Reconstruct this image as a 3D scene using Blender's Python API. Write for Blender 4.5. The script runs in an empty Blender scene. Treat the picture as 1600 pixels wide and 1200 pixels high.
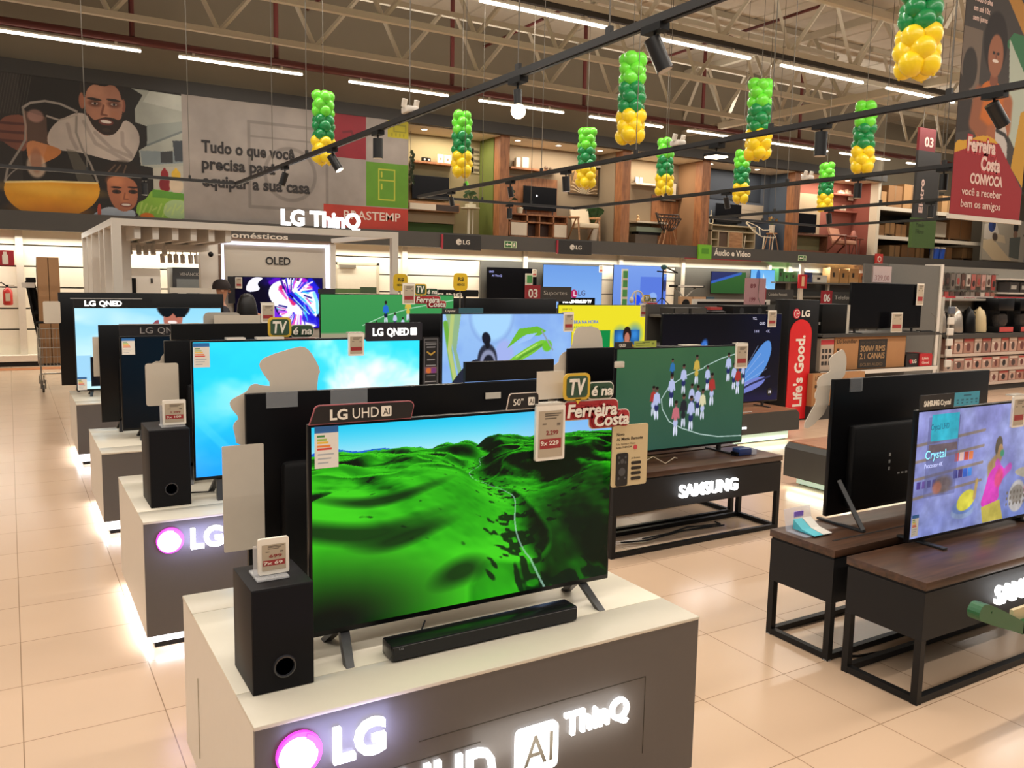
import bpy, bmesh, math, random
import numpy as np
from mathutils import Vector, Matrix
random.seed(4)
S = bpy.context.scene
COL = S.collection
PI = math.pi

# ------------------------------------------------------------------ camera
def set_camera():
    yaw, pitch, roll = .5405, .12044, .01976
    cy, sy = math.cos(yaw), math.sin(yaw)
    fwd = Vector((sy*math.cos(pitch), cy*math.cos(pitch), -math.sin(pitch)))
    right = Vector((cy, -sy, 0)); up = right.cross(fwd)
    r = math.cos(roll)*right + math.sin(roll)*up
    u = -math.sin(roll)*right + math.cos(roll)*up
    cd = bpy.data.cameras.new('camera'); cd.sensor_width = 36; cd.lens = 1308.88/1600*36
    cd.clip_start = .05; cd.clip_end = 200
    co = bpy.data.objects.new('camera', cd); COL.objects.link(co)
    m = Matrix((r, u, -fwd)).transposed().to_4x4(); m.translation = (0, 0, 1.85)
    co.matrix_world = m; S.camera = co
set_camera()
S.view_settings.view_transform = 'Standard'; S.view_settings.look = 'None'
S.view_settings.exposure = 0.0; S.view_settings.gamma = 1; S.view_settings.use_curve_mapping = False
S.cycles.max_bounces = 6; S.cycles.diffuse_bounces = 3; S.cycles.glossy_bounces = 3
S.cycles.transmission_bounces = 6; S.cycles.transparent_max_bounces = 8
S.cycles.caustics_reflective = False; S.cycles.caustics_refractive = False
S.cycles.use_denoising = True
S.cycles.sample_clamp_indirect = 4

# ------------------------------------------------------------------ light of the hall
wd = bpy.data.worlds.new('hall_ambient'); S.world = wd; wd.use_nodes = True
wd.node_tree.nodes['Background'].inputs[0].default_value = (1.0, .93, .86, 1)
wd.node_tree.nodes['Background'].inputs[1].default_value = .2

def area(name, loc, sx, sy, power, col=(1, .94, .86), rot=(0, 0, 0)):
    l = bpy.data.lights.new(name, 'AREA'); l.shape = 'RECTANGLE'; l.size = sx; l.size_y = sy
    l.energy = power; l.color = col
    o = bpy.data.objects.new(name, l); o.location = loc; o.rotation_euler = rot; COL.objects.link(o)
    return o
# the rows of ceiling tubes (rows y = 11.6 and 17.7 are in view, the others hang over and behind the camera)
for yy, pw in ((-2.5, 175), (1.5, 185), (5.6, 200), (11.5, 190), (17.6, 85)):
    for xx in (-3, 6, 15, 24):
        if yy > 12 and xx < 0: continue
        area('tube_row_light', (xx+1, yy, 5.97), 8.6, .14, pw*(.8 if xx > 20 else 1))
        area('roof_fill_uplight', (xx+1, yy-(1.25 if yy < 15 else .6), 6.42), 8.6, .1, pw*(.34 if yy < 15 else .8), rot=(PI, 0, 0))  # added upward fill set beside the tubes, brightens roof and trusses
# added rack fill, then the strip under the fascia of the perimeter wall
area('rack_fill_light', (30, 18.2, 6.4), 7, .2, 160, (1, .9, .75), (math.radians(35), 0, 0))  # fill added without a fixture, to brighten the rack cartons
for x0, x1 in ((-2, 7), (7, 16), (16, 26)):
    area('fascia_strip_light', ((x0+x1)/2, 19.2, 2.62), x1-x0, .12, 140, (1, .94, .82), (math.radians(-12), 0, 0))

# ------------------------------------------------------------------ helpers
def s2l(c):
    c = np.asarray(c, float)
    return np.where(c <= .04045, c/12.92, ((c+.055)/1.055)**2.4)
def hx(h):
    if isinstance(h, str):
        return tuple(int(h[i:i+2], 16)/255 for i in (0, 2, 4))
    return tuple(h)
def lin(h):
    return tuple(float(v) for v in s2l(hx(h)))+(1.,)
MC = {}
def M(hexc, rough=.5, metal=0., emit=0., var=.06, scale=30., alpha=1., trans=0., coat=0., spec=.5):
    """principled material whose colour carries a little procedural grain"""
    key = (hexc, rough, metal, emit, var, scale, alpha, trans, coat, spec)
    if key in MC: return MC[key]
    m = bpy.data.materials.new('mat_%s_%d' % (hexc, len(MC))); m.use_nodes = True
    nt = m.node_tree; b = nt.nodes['Principled BSDF']
    b.inputs['Base Color'].default_value = lin(hexc)
    b.inputs['Roughness'].default_value = rough; b.inputs['Metallic'].default_value = metal
    b.inputs['Specular IOR Level'].default_value = spec
    if coat: b.inputs['Coat Weight'].default_value = coat; b.inputs['Coat Roughness'].default_value = .08
    if trans: b.inputs['Transmission Weight'].default_value = trans; b.inputs['IOR'].default_value = 1.3
    if alpha < 1: b.inputs['Alpha'].default_value = alpha
    if emit:
        b.inputs['Emission Color'].default_value = lin(hexc); b.inputs['Emission Strength'].default_value = emit
    elif var:
        n = nt.nodes.new('ShaderNodeTexNoise'); n.inputs['Scale'].default_value = scale; n.inputs['Detail'].default_value = 3
        tc = nt.nodes.new('ShaderNodeTexCoord'); nt.links.new(tc.outputs['Object'], n.inputs['Vector'])
        hs = nt.nodes.new('ShaderNodeHueSaturation'); hs.inputs['Color'].default_value = lin(hexc)
        mr = nt.nodes.new('ShaderNodeMapRange'); mr.inputs[3].default_value = 1-var; mr.inputs[4].default_value = 1+var
        nt.links.new(n.outputs['Fac'], mr.inputs[0]); nt.links.new(mr.outputs[0], hs.inputs['Value'])
        nt.links.new(hs.outputs['Color'], b.inputs['Base Color'])
    MC[key] = m
    return m
def MW(dark, light, rough=.4, sx=1.2, sy=14., sz=14.):
    """wood: stretched noise between two browns"""
    key = ('w', dark, light, rough, sx, sy, sz)
    if key in MC: return MC[key]
    m = bpy.data.materials.new('mat_wood_%d' % len(MC)); m.use_nodes = True
    nt = m.node_tree; b = nt.nodes['Principled BSDF']; b.inputs['Roughness'].default_value = rough
    tc = nt.nodes.new('ShaderNodeTexCoord'); mp = nt.nodes.new('ShaderNodeMapping')
    mp.inputs['Scale'].default_value = (sx, sy, sz)
    n = nt.nodes.new('ShaderNodeTexNoise'); n.inputs['Scale'].default_value = 2.2; n.inputs['Detail'].default_value = 6
    n.inputs['Distortion'].default_value = .6
    cr = nt.nodes.new('ShaderNodeValToRGB'); cr.color_ramp.elements[0].color = lin(dark); cr.color_ramp.elements[1].color = lin(light)
    cr.color_ramp.elements[0].position = .3; cr.color_ramp.elements[1].position = .7
    nt.links.new(tc.outputs['Object'], mp.inputs[0]); nt.links.new(mp.outputs[0], n.inputs['Vector'])
    nt.links.new(n.outputs['Fac'], cr.inputs[0]); nt.links.new(cr.outputs[0], b.inputs['Base Color'])
    MC[key] = m
    return m
def MP(emit=0., rough=.5, coat=0.):
    """printed picture / lit screen: colours come from the mesh's own colour attribute"""
    key = ('p', emit, rough, coat)
    if key in MC: return MC[key]
    m = bpy.data.materials.new('mat_print_%d' % len(MC)); m.use_nodes = True
    nt = m.node_tree; b = nt.nodes['Principled BSDF']; b.inputs['Roughness'].default_value = rough
    if coat: b.inputs['Coat Weight'].default_value = coat
    a = nt.nodes.new('ShaderNodeVertexColor'); a.layer_name = 'Col'
    if emit:
        b.inputs['Base Color'].default_value = (.01, .01, .012, 1)
        b.inputs['Specular IOR Level'].default_value = .12; b.inputs['Base Color'].default_value = (.004, .004, .005, 1); nt.links.new(a.outputs[0], b.inputs['Emission Color']); b.inputs['Emission Strength'].default_value = emit
    else:
        nt.links.new(a.outputs[0], b.inputs['Base Color'])
    MC[key] = m
    return m

def tag(o, label, cat, group=None, kind=None):
    o['label'] = label; o['category'] = cat
    if group: o['group'] = group
    if kind: o['kind'] = kind
    return o
def T(name, label, cat, loc, group=None, rz=0):
    o = bpy.data.objects.new(name, None); o.empty_display_size = .1
    o.location = loc; o.rotation_euler = (0, 0, rz); COL.objects.link(o)
    o['o'] = [0., 0., 0.] if rz else list(map(float, loc))
    return tag(o, label, cat, group)
def origin(p):
    while p is not None:
        if 'o' in p: return p['o']
        p = p.parent
    return (0, 0, 0)
def link(me, name, mat, parent=None, label=None):
    o = bpy.data.objects.new(name, me); COL.objects.link(o)
    for mm in (mat if isinstance(mat, (list, tuple)) else [mat]): me.materials.append(mm)
    if parent is not None: o.parent = parent
    if label: o['label'] = label
    return o
def rr(x0, x1, z0, z1, r, n=5):
    p = []
    for cx, cz, a in ((x1-r, z1-r, 0), (x0+r, z1-r, 90), (x0+r, z0+r, 180), (x1-r, z0+r, 270)):
        for i in range(n+1):
            t = math.radians(a+90*i/n); p.append((cx+r*math.cos(t), cz+r*math.sin(t)))
    return p
def circ(cx, cz, r, n=24, rz=None):
    return [(cx+r*math.cos(2*PI*i/n), cz+(rz or r)*math.sin(2*PI*i/n)) for i in range(n)]
class MB:
    def __init__(s): s.v = []; s.f = []; s.m = []; s.mi = 0
    def add(s, v, f):
        k = len(s.v); s.v += [tuple(p) for p in v]; s.f += [tuple(i+k for i in q) for q in f]; s.m += [s.mi]*len(f)
        return s
    def mat(s, i): s.mi = i; return s
    def box(s, x0, x1, y0, y1, z0, z1, b=0):
        if b:
            bm = bmesh.new(); bmesh.ops.create_cube(bm, size=1)
            for q in bm.verts: q.co = ((x0+x1)/2+q.co.x*(x1-x0), (y0+y1)/2+q.co.y*(y1-y0), (z0+z1)/2+q.co.z*(z1-z0))
            bmesh.ops.bevel(bm, geom=bm.edges[:], offset=b, segments=2, affect='EDGES', profile=.5)
            bm.verts.index_update()
            s.add([q.co[:] for q in bm.verts], [[q.index for q in f.verts] for f in bm.faces]); bm.free(); return s
        v = [(x, y, z) for z in (z0, z1) for y in (y0, y1) for x in (x0, x1)]
        return s.add(v, [(0, 2, 3, 1), (4, 5, 7, 6), (0, 1, 5, 4), (1, 3, 7, 5), (3, 2, 6, 7), (2, 0, 4, 6)])
    def prism(s, pts, a0, a1, ax='y'):
        """outline pts extruded along ax: y -> pts are (x,z); x -> (y,z); z -> (x,y)"""
        mk = {'y': lambda p, a: (p[0], a, p[1]), 'x': lambda p, a: (a, p[0], p[1]), 'z': lambda p, a: (p[0], p[1], a)}[ax]
        A = sum(pts[i-1][0]*pts[i][1]-pts[i][0]*pts[i-1][1] for i in range(len(pts)))
        pts = list(pts) if A > 0 else list(pts)[::-1]
        n = len(pts); v = [mk(p, a0) for p in pts]+[mk(p, a1) for p in pts]
        f = [tuple(range(n)), tuple(range(2*n-1, n-1, -1))]+[(i, i+n, (i+1) % n+n, (i+1) % n) for i in range(n)]
        if ax != 'y': f = [q[::-1] for q in f]
        return s.add(v, f)
    def cyl(s, p0, p1, r, n=12, r2=None):
        p0 = Vector(p0); p1 = Vector(p1); d = (p1-p0).normalized()
        a = d.orthogonal().normalized(); b = d.cross(a); r2 = r if r2 is None else r2
        v = []
        for c, q in ((p0, r), (p1, r2)):
            for i in range(n):
                t = 2*PI*i/n+PI/n; v.append((c+q*(a*math.cos(t)+b*math.sin(t)))[:])
        return s.add(v, [tuple(range(n-1, -1, -1)), tuple(range(n, 2*n))]+[(i, (i+1) % n, (i+1) % n+n, i+n) for i in range(n)])
    def bar(s, p0, p1, w, h=None): return s.cyl(p0, p1, w*.7071, 4)
    def tube(s, pts, r, n=6):
        for a, b in zip(pts, pts[1:]): s.cyl(a, b, r, n)
        return s
    def sweep(s, pts, r, n=8):
        """one continuous tube along a smooth chain of points; r may be a list"""
        P = [Vector(p) for p in pts]; k = len(P); v = []; rs = r if isinstance(r, (list, tuple)) else [r]*k
        a = None
        for i, p in enumerate(P):
            d = (P[min(i+1, k-1)]-P[max(i-1, 0)]).normalized()
            a = (a-d*a.dot(d)).normalized() if a is not None and (a-d*a.dot(d)).length > 1e-4 else d.orthogonal().normalized()
            b = d.cross(a)
            for j in range(n):
                t = 2*PI*j/n; v.append((p+rs[i]*(a*math.cos(t)+b*math.sin(t)))[:])
        f = [tuple(range(n-1, -1, -1)), tuple(range((k-1)*n, k*n))]
        for i in range(k-1):
            for j in range(n): f.append((i*n+j, i*n+(j+1) % n, (i+1)*n+(j+1) % n, (i+1)*n+j))
        return s.add(v, f)
    def lathe(s, prof, c, n=20, sy=1.):
        v = []; k = len(prof)
        for r, z in prof:
            for i in range(n): v.append((c[0]+r*math.cos(2*PI*i/n), c[1]+sy*r*math.sin(2*PI*i/n), c[2]+z))
        f = [tuple(range(n-1, -1, -1)), tuple(range((k-1)*n, k*n))]
        for i in range(k-1):
            for j in range(n): f.append((i*n+j, i*n+(j+1) % n, (i+1)*n+(j+1) % n, (i+1)*n+j))
        return s.add(v, f)
    def ball(s, c, rx, ry=None, rz=None, n=14, m=9, egg=0.):
        ry = ry or rx; rz = rz or rx; v = [(c[0], c[1], c[2]-rz)]
        for i in range(1, m):
            t = -PI/2+PI*i/m; k = math.cos(t)*(1+egg*math.sin(t))
            for j in range(n): v.append((c[0]+rx*k*math.cos(2*PI*j/n), c[1]+ry*k*math.sin(2*PI*j/n), c[2]+rz*math.sin(t)))
        v.append((c[0], c[1], c[2]+rz)); f = []
        for j in range(n):
            f.append((0, 1+(j+1) % n, 1+j)); L = 1+(m-2)*n
            f.append((len(v)-1, L+j, L+(j+1) % n))
            for i in range(m-2): f.append((1+i*n+j, 1+i*n+(j+1) % n, 1+(i+1)*n+(j+1) % n, 1+(i+1)*n+j))
        return s.add(v, f)
    def build(s, name, mat, parent=None, smooth=False, label=None, ang=40):
        me = bpy.data.meshes.new(name); o = origin(parent)
        me.from_pydata([(x-o[0], y-o[1], z-o[2]) for x, y, z in s.v], [], s.f)
        me.polygons.foreach_set('material_index', s.m)
        if smooth:
            me.polygons.foreach_set('use_smooth', [True]*len(s.f)); me.set_sharp_from_angle(angle=math.radians(ang))
        me.update()
        return link(me, name, mat, parent, label)
def box(name, mat, parent, *a, b=0, label=None): return MB().box(*a, b=b).build(name, mat, parent, label=label, smooth=bool(b))
def struct(o): o['kind'] = 'structure'; return o
def kids(o): return [c for c in bpy.data.objects if c.parent == o]
def dup(root, loc, label=None, rz=None, group=None):
    r = root.copy(); COL.objects.link(r); r.location = loc
    if rz is not None: r.rotation_euler = (0, 0, rz)
    if label: r['label'] = label
    if group: r['group'] = group
    for ch in kids(root):
        c = ch.copy(); c.parent = r; COL.objects.link(c)
        for g in kids(ch):
            d = g.copy(); d.parent = c; COL.objects.link(d)
    return r

# ---- lettering
def _txt(s, bold, shear):
    cu = bpy.data.curves.new('t', 'FONT'); cu.body = s; cu.size = 1; cu.offset = bold; cu.shear = shear; cu.resolution_u = 3
    ob = bpy.data.objects.new('t', cu); COL.objects.link(ob)
    dg = bpy.context.evaluated_depsgraph_get(); me = bpy.data.meshes.new_from_object(ob.evaluated_get(dg))
    bpy.data.objects.remove(ob); bpy.data.curves.remove(cu)
    v = np.array([q.co[:2] for q in me.vertices]).reshape(-1, 2); f = [tuple(p.vertices) for p in me.polygons]
    ed = {}
    for p in f:
        for i in range(len(p)):
            a, b = p[i-1], p[i]
            if (b, a) in ed: del ed[(b, a)]
            else: ed[(a, b)] = 1
    bpy.data.meshes.remove(me)
    return v, f, list(ed)
_H = None
def text(s, mat, parent, x, z, y, h, w=None, ext=.003, bold=0., shear=0., align='L', name='lettering', rot=0., side=0, label=None):
    """upright lettering facing -Y: baseline corner (x, z) on plane y, capital height h, optional total width w"""
    global _H
    if _H is None: _H = np.ptp(_txt('H', 0, 0)[0][:, 1])
    v, f, ed = _txt(s, bold, shear); v = v.copy()
    k = h/_H; v[:, 0] -= v[:, 0].min()
    kx = k if w is None else w/max(1e-6, np.ptp(v[:, 0]))
    v = v*[kx, k]; wd_ = np.ptp(v[:, 0])
    if align == 'C': v[:, 0] -= wd_/2
    if align == 'R': v[:, 0] -= wd_
    c, q = math.cos(rot), math.sin(rot)
    X = x+v[:, 0]*c-v[:, 1]*q; Z = z+v[:, 0]*q+v[:, 1]*c; n = len(v)
    mb = MB()
    if side == 0: V = [(a, y-ext, b) for a, b in zip(X, Z)]+[(a, y, b) for a, b in zip(X, Z)]
    F = list(f)+[(a+n, b+n, b, a)[::-1] for a, b in ed]
    mb.add(V, F)
    return mb.build(name, mat, parent, label=label)

# ---- pictures: numpy canvas -> colour attribute on a fine grid mesh
class Cv:
    def __init__(s, asp, h, bg):
        s.asp = asp; s.h = h; s.w = max(2, int(round(h*asp)))
        s.X, s.Y = np.meshgrid(np.linspace(0, asp, s.w), np.linspace(0, 1, h))
        s.a = np.zeros((h, s.w, 3)); s.a[:] = hx(bg)
    def mix(s, m, col):
        m = np.clip(m, 0, 1)[..., None]; s.a = s.a*(1-m)+np.asarray(hx(col) if isinstance(col, (str, tuple)) else col)*m; return s
    def grad(s, c0, c1, y0=0, y1=1):
        t = np.clip((s.Y-y0)/(y1-y0), 0, 1)[..., None]; s.a = np.array(hx(c0))*(1-t)+np.array(hx(c1))*t; return s
    def pm(s, pts):
        p = np.array(pts, float); x0, y0 = p.min(0)-.02; x1, y1 = p.max(0)+.02
        m = np.zeros(s.X.shape, bool); j = len(p)-1
        for i in range(len(p)):
            xi, yi = p[i]; xj, yj = p[j]
            if yi != yj: m ^= ((yi > s.Y) != (yj > s.Y)) & (s.X < (xj-xi)*(s.Y-yi)/(yj-yi)+xi)
            j = i
        return m.astype(float)
    def poly(s, pts, col, al=1.): return s.mix(s.pm(pts)*al, col)
    def ell(s, cx, cy, rx, ry, col, rot=0., soft=.12, al=1.):
        c, q = math.cos(rot), math.sin(rot); dx = s.X-cx; dy = s.Y-cy
        d = np.sqrt(((dx*c+dy*q)/rx)**2+((-dx*q+dy*c)/ry)**2)
        return s.mix(np.clip((1+soft/2-d)/max(soft, 1e-3), 0, 1)*al, col)
    def line(s, pts, wd, col, al=1.):
        m = np.zeros(s.X.shape)
        for (ax, ay), (bx, by) in zip(pts, pts[1:]):
            dx, dy = bx-ax, by-ay; L = dx*dx+dy*dy+1e-9
            t = np.clip(((s.X-ax)*dx+(s.Y-ay)*dy)/L, 0, 1)
            d = np.hypot(s.X-ax-t*dx, s.Y-ay-t*dy); m = np.maximum(m, np.clip((wd-d)/(wd*.5)+.5, 0, 1))
        return s.mix(m*al, col)
    def rect(s, x0, y0, x1, y1, col, al=1.): return s.mix(((s.X >= x0) & (s.X <= x1) & (s.Y >= y0) & (s.Y <= y1))*al, col)
    def noise(s, sc, seed, oct=4, sx=1., dx=None, dy=None):
        rng = np.random.RandomState(seed); o = np.zeros(s.X.shape); amp = 1; tot = 0
        X = s.X if dx is None else s.X+dx; Y = s.Y if dy is None else s.Y+dy
        for k in range(oct):
            g = rng.rand(67, 67); u = X*sc*sx*2**k+100; v = Y*sc*2**k+100
            i = np.floor(u).astype(int); j = np.floor(v).astype(int); fu = u-i; fv = v-j
            fu = fu*fu*(3-2*fu); fv = fv*fv*(3-2*fv)
            G = lambda a, b: g[a % 67, b % 67]
            o += amp*((G(j, i)*(1-fu)+G(j, i+1)*fu)*(1-fv)+(G(j+1, i)*(1-fu)+G(j+1, i+1)*fu)*fv)
            tot += amp; amp *= .5
        return o/tot
def picture(name, cv, mat, parent, x0, x1, z0, z1, y, label=None, axis='y'):
    """flat picture facing -Y (or -X with axis='x', x0..x1 then run along -y)"""
    h, w = cv.h, cv.w; o = origin(parent)
    X, Z = np.meshgrid(np.linspace(x0, x1, w), np.linspace(z1, z0, h))
    v = np.stack([X-o[0], np.full_like(X, y-o[1]), Z-o[2]], -1).reshape(-1, 3) if axis == 'y' else np.stack([np.full_like(X, y-o[0]), X-o[1], Z-o[2]], -1).reshape(-1, 3)
    i = np.arange(h*w).reshape(h, w)
    f = np.stack([i[1:, :-1], i[1:, 1:], i[:-1, 1:], i[:-1, :-1]], -1).reshape(-1, 4)
    me = bpy.data.meshes.new(name); me.vertices.add(len(v)); me.vertices.foreach_set('co', v.ravel())
    me.loops.add(f.size); me.loops.foreach_set('vertex_index', f.ravel()); me.polygons.add(len(f))
    me.polygons.foreach_set('loop_start', np.arange(0, f.size, 4)); me.update(calc_edges=True); me.validate()
    at = me.color_attributes.new('Col', 'FLOAT_COLOR', 'POINT')
    c = np.ones((h*w, 4)); c[:, :3] = s2l(np.clip(cv.a, 0, 1)).reshape(-1, 3); at.data.foreach_set('color', c.ravel())
    return link(me, name, mat, parent, label)
ORD = ['first', 'second', 'third', 'fourth', 'fifth', 'sixth', 'seventh', 'eighth', 'ninth', 'tenth', 'eleventh', 'twelfth']
BLK = M('09090b', .3, var=.03, spec=.25); BLKM = M('101011', .5, var=.05, spec=.25); DGREY = M('2d2c2a', .5, var=.04)
WHT = M('e4ddd0', .35, var=.02); LIT = M('ffffff', emit=3.0); LETW = M('ece4d6', .4, var=0)
# ------------------------------------------------------------------ the hall: floor, walls, roof
def floor_mat():
    m = bpy.data.materials.new('mat_floor_tiles'); m.use_nodes = True; nt = m.node_tree; b = nt.nodes['Principled BSDF']
    L = nt.links.new; N = nt.nodes.new
    g = N('ShaderNodeNewGeometry'); sp = N('ShaderNodeSeparateXYZ'); L(g.outputs['Position'], sp.inputs[0])
    def mth(op, a, c=None):
        n = N('ShaderNodeMath'); n.operation = op
        for k, q in enumerate((a, c)):
            if q is None: continue
            if isinstance(q, (int, float)): n.inputs[k].default_value = q
            else: L(q, n.inputs[k])
        return n.outputs[0]
    ds = []; ids = []
    for k, off in ((0, -.0288), (1, 3.665)):
        u = mth('DIVIDE', mth('SUBTRACT', sp.outputs[k], off), .5265)
        fr = mth('FRACT', mth('ADD', u, 200)); ids.append(mth('FLOOR', mth('ADD', u, 200)))
        ds.append(mth('MINIMUM', fr, mth('SUBTRACT', 1., fr)))
    d = mth('MINIMUM', ds[0], ds[1]); joint = mth('LESS_THAN', d, .0042)
    cb = N('ShaderNodeCombineXYZ'); L(ids[0], cb.inputs[0]); L(ids[1], cb.inputs[1])
    wn = N('ShaderNodeTexWhiteNoise'); L(cb.outputs[0], wn.inputs['Vector'])
    ns = N('ShaderNodeTexNoise'); ns.inputs['Scale'].default_value = 1.6; L(g.outputs['Position'], ns.inputs['Vector'])
    v = mth('ADD', mth('MULTIPLY', wn.outputs['Value'], .05), mth('ADD', .93, mth('MULTIPLY', ns.outputs['Fac'], .06)))
    hs = N('ShaderNodeHueSaturation'); hs.inputs['Color'].default_value = lin('d2b498'); L(v, hs.inputs['Value'])
    mx = N('ShaderNodeMix'); mx.data_type = 'RGBA'; L(joint, mx.inputs[0]); L(hs.outputs[0], mx.inputs[6]); mx.inputs[7].default_value = lin('94795f')
    L(mx.outputs[2], b.inputs['Base Color']); b.inputs['Roughness'].default_value = .24
    b.inputs['Specular IOR Level'].default_value = .45
    return m
struct(box('floor', floor_mat(), None, -8, 40, -6, 24, -.1, 0))
# corrugated roof deck
mb = MB(); pts = []
x = -8.
while x < 41.5:
    pts += [(x, 8.35), (x+.86, 8.35), (x+.88, 8.38), (x+.96, 8.38), (x+.98, 8.35)]; x += 1.
mb.prism(pts+[(42, 8.6), (-8, 8.6)], -6, 24)
struct(mb.build('ceiling', M('bdb3a2', .7, var=.12, scale=3)))
WALLB = M('7d7362', .85, var=.05, scale=2)
struct(box('wall_back', WALLB, None, -8, 42, 21.5, 21.7, 0, 8.4))
struct(box('wall_upper', WALLB, None, -8, 26.5, 19.16, 20.4, 5.87, 8.4))
# dark band over the mural and the furniture gallery
struct(box('trim_gallery_top', M('302d2a', .6), None, -8, 26.5, 18.98, 19.16, 5.6, 5.87))
# white slat wall of the perimeter, behind the fascia
mb = MB()
for i, (z0, z1) in enumerate(((.22, .71), (.74, 1.13), (1.16, 1.55), (1.58, 1.97), (2.0, 2.39), (2.42, 2.95))):
    mb.box(-8, 17.6, 19.52, 19.6, z0, z1)
struct(mb.build('wall_slats', M('efe6d2', .45, var=.02)))
mb = MB()
for z0, z1 in ((.22, .72), (.735, 1.14), (1.155, 1.56), (1.575, 1.98), (1.995, 2.38)): mb.box(17.6, 42, 19.52, 19.6, z0, z1)
struct(mb.build('wall_slats_dark', M('4a4844', .5)))
struct(box('wall_slats_head', M('efe6d2', .45, var=.02), None, 17.6, 42, 19.52, 19.6, 2.39, 2.95))
struct(box('wall_slat_backing', M('6e675c', .7), None, -8, 42, 19.6, 19.7, 0, 2.95))
struct(box('baseboard_back', M('ece3d2', .5), None, -8, 9, 19.2, 19.52, .1, .22))
struct(box('baseboard_kick', M('1c1a18', .6), None, -8, 9, 19.3, 19.5, 0, .1))
struct(box('trim_floor_stripe', M('b06a3a', .4), None, -8, 1.5, 18.5, 18.95, 0, .004))
# grey fascia
fas = box('trim_fascia', M('4b4844', .55, var=.03, scale=4), None, -8, 42, 18.9, 19.12, 2.68, 3.04); struct(fas)
struct(box('trim_fascia_soffit', M('d8d0c0', .6), None, -8, 42, 19.12, 19.6, 2.95, 2.97))
struct(box('trim_fascia_red_line', M('8c2a2e', .5), None, 17.2, 20.4, 18.89, 18.9, 2.655, 2.685))
# uprights of the perimeter shelving
upm = M('d9d0bf', .4)
for x in (.15, 8.42, 11.95, 15.2, 17.6, 22.3):
    struct(MB().box(x, x+.13, 19.42, 19.52, 0, 2.7).build('column_upright', upm))
# ------------------------------------------------------------------ roof trusses
TRM = M('c4bba8', .6, var=.04)
def truss(y, x0, x1, zb=6.29, zt=7.4, step=1.8, ph=0., w=.105, lab='', cut=None):
    t = T('roof_truss', lab, 'roof truss', ((x0+x1)/2, y, zb))
    L = math.ceil((x1-x0)/step)*step; x1 = x0+L
    MB().box(x0, x1, y-w/2, y+w/2, zb-w/2, zb+w/2).build('bottom_chord', TRM, t)
    MB().box(x0, x1, y-w/2, y+w/2, zt-w/2, zt+w/2).build('top_chord', TRM, t)
    mb = MB(); x = x0
    while x < x1-.01:
        mb.bar((x+step*.25, y, zt), (x+step*.56, y, zb), w*.62); mb.bar((x+step*.56, y, zb), (x+step*1.06, y, zt), w*.62); x += step
    mb.build('web_member', TRM, t)
    return t
TL = ['pale steel roof truss nearest the back wall', 'pale steel roof truss second from the back wall, lower chord above the rear balloon columns',
      'pale steel roof truss crossing above the second row of ceiling tubes', 'pale steel roof truss crossing the top right of the ceiling',
      'pale steel roof truss behind the woman banner, nearest the camera']
for y, xa, xb, ph, la in ((16.5, -1.1, 15.8, .56, TL[0]), (14.05, -.7, 15.8, 0, TL[1]), (11.6, 3, 15.8, 0, TL[2]), (9.2, 3, 15.8, 0, TL[3]), (6.7, 3, 15.8, 0, TL[4])):
    truss(y, xa, xb, lab=la)
t = T('roof_girder', 'heavy pale lattice girder running away from camera across the truss ends', 'roof girder', (17.2, 11, 6.3))
MB().box(17.12, 17.28, 4, 21.4, 6.2, 6.36).build('bottom_chord', TRM, t); MB().box(17.12, 17.28, 4, 21.4, 7.9, 8.06).build('top_chord', TRM, t)
mb = MB()
for k in range(9):
    y = 4.2+1.9*k; mb.bar((17.2, y, 6.3), (17.2, y+.95, 8), .08); mb.bar((17.2, y+.95, 8), (17.2, y+1.9, 6.3), .08)
mb.build('web_member', TRM, t)
for y, la in ((16.5, 'pale roof truss right of the girder, nearest the back wall'), (13.2, 'pale roof truss right of the girder, middle one'), (9.8, 'pale roof truss right of the girder, nearest the camera')):
    truss(y, 17.5, 33, lab=la)
# purlins under the deck
for k, y in enumerate((3.5, 6, 8.5, 11, 13.2, 15.4, 17.6, 19.8)):
    tag(MB().box(-8, 40, y-.05, y+.05, 8.2, 8.34).build('roof_purlin', TRM), ORD[k]+' roof purlin under the corrugated deck, counted from camera towards the back wall', 'purlin', 'roof purlins')
# dark red sprinkler pipes and cable tray
RED = M('5b2320', .45)
for k, (a, b, r, la) in enumerate((((-6, 17.76, 6.22), (34, 17.76, 6.22), .075, 'thick dark red pipe along the back wall above the tubes'),
                       ((6, 20, 7.8), (6, 2, 7.8), .035, 'thin dark red pipe under the deck over the aisle'), ((10.5, 20, 7.7), (10.5, 2, 7.7), .035, 'thin dark red sprinkler pipe, second from the aisle'),
                       ((14.8, 20, 7.7), (14.8, 2, 7.7), .035, 'thin dark red sprinkler pipe beside the roof girder'), ((9, 5.1, 7.3), (30, 5.1, 7.3), .05, 'dark red pipe behind the top balloon column'))):
    tag(MB().cyl(a, b, r, 10).build('sprinkler_pipe', RED, smooth=True), la, 'pipe')
for k, x in enumerate((2.2, 4.9, 8.9, 12.6, 16.6, 20.5)):
    tag(MB().cyl((x, 17.76, 6.295), (x, 17.76, 8.35), .05, 8).build('pipe_drop', RED, smooth=True), ORD[k]+' dark red vertical pipe drop from the left at the back wall', 'pipe', 'vertical pipe drops')
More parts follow.
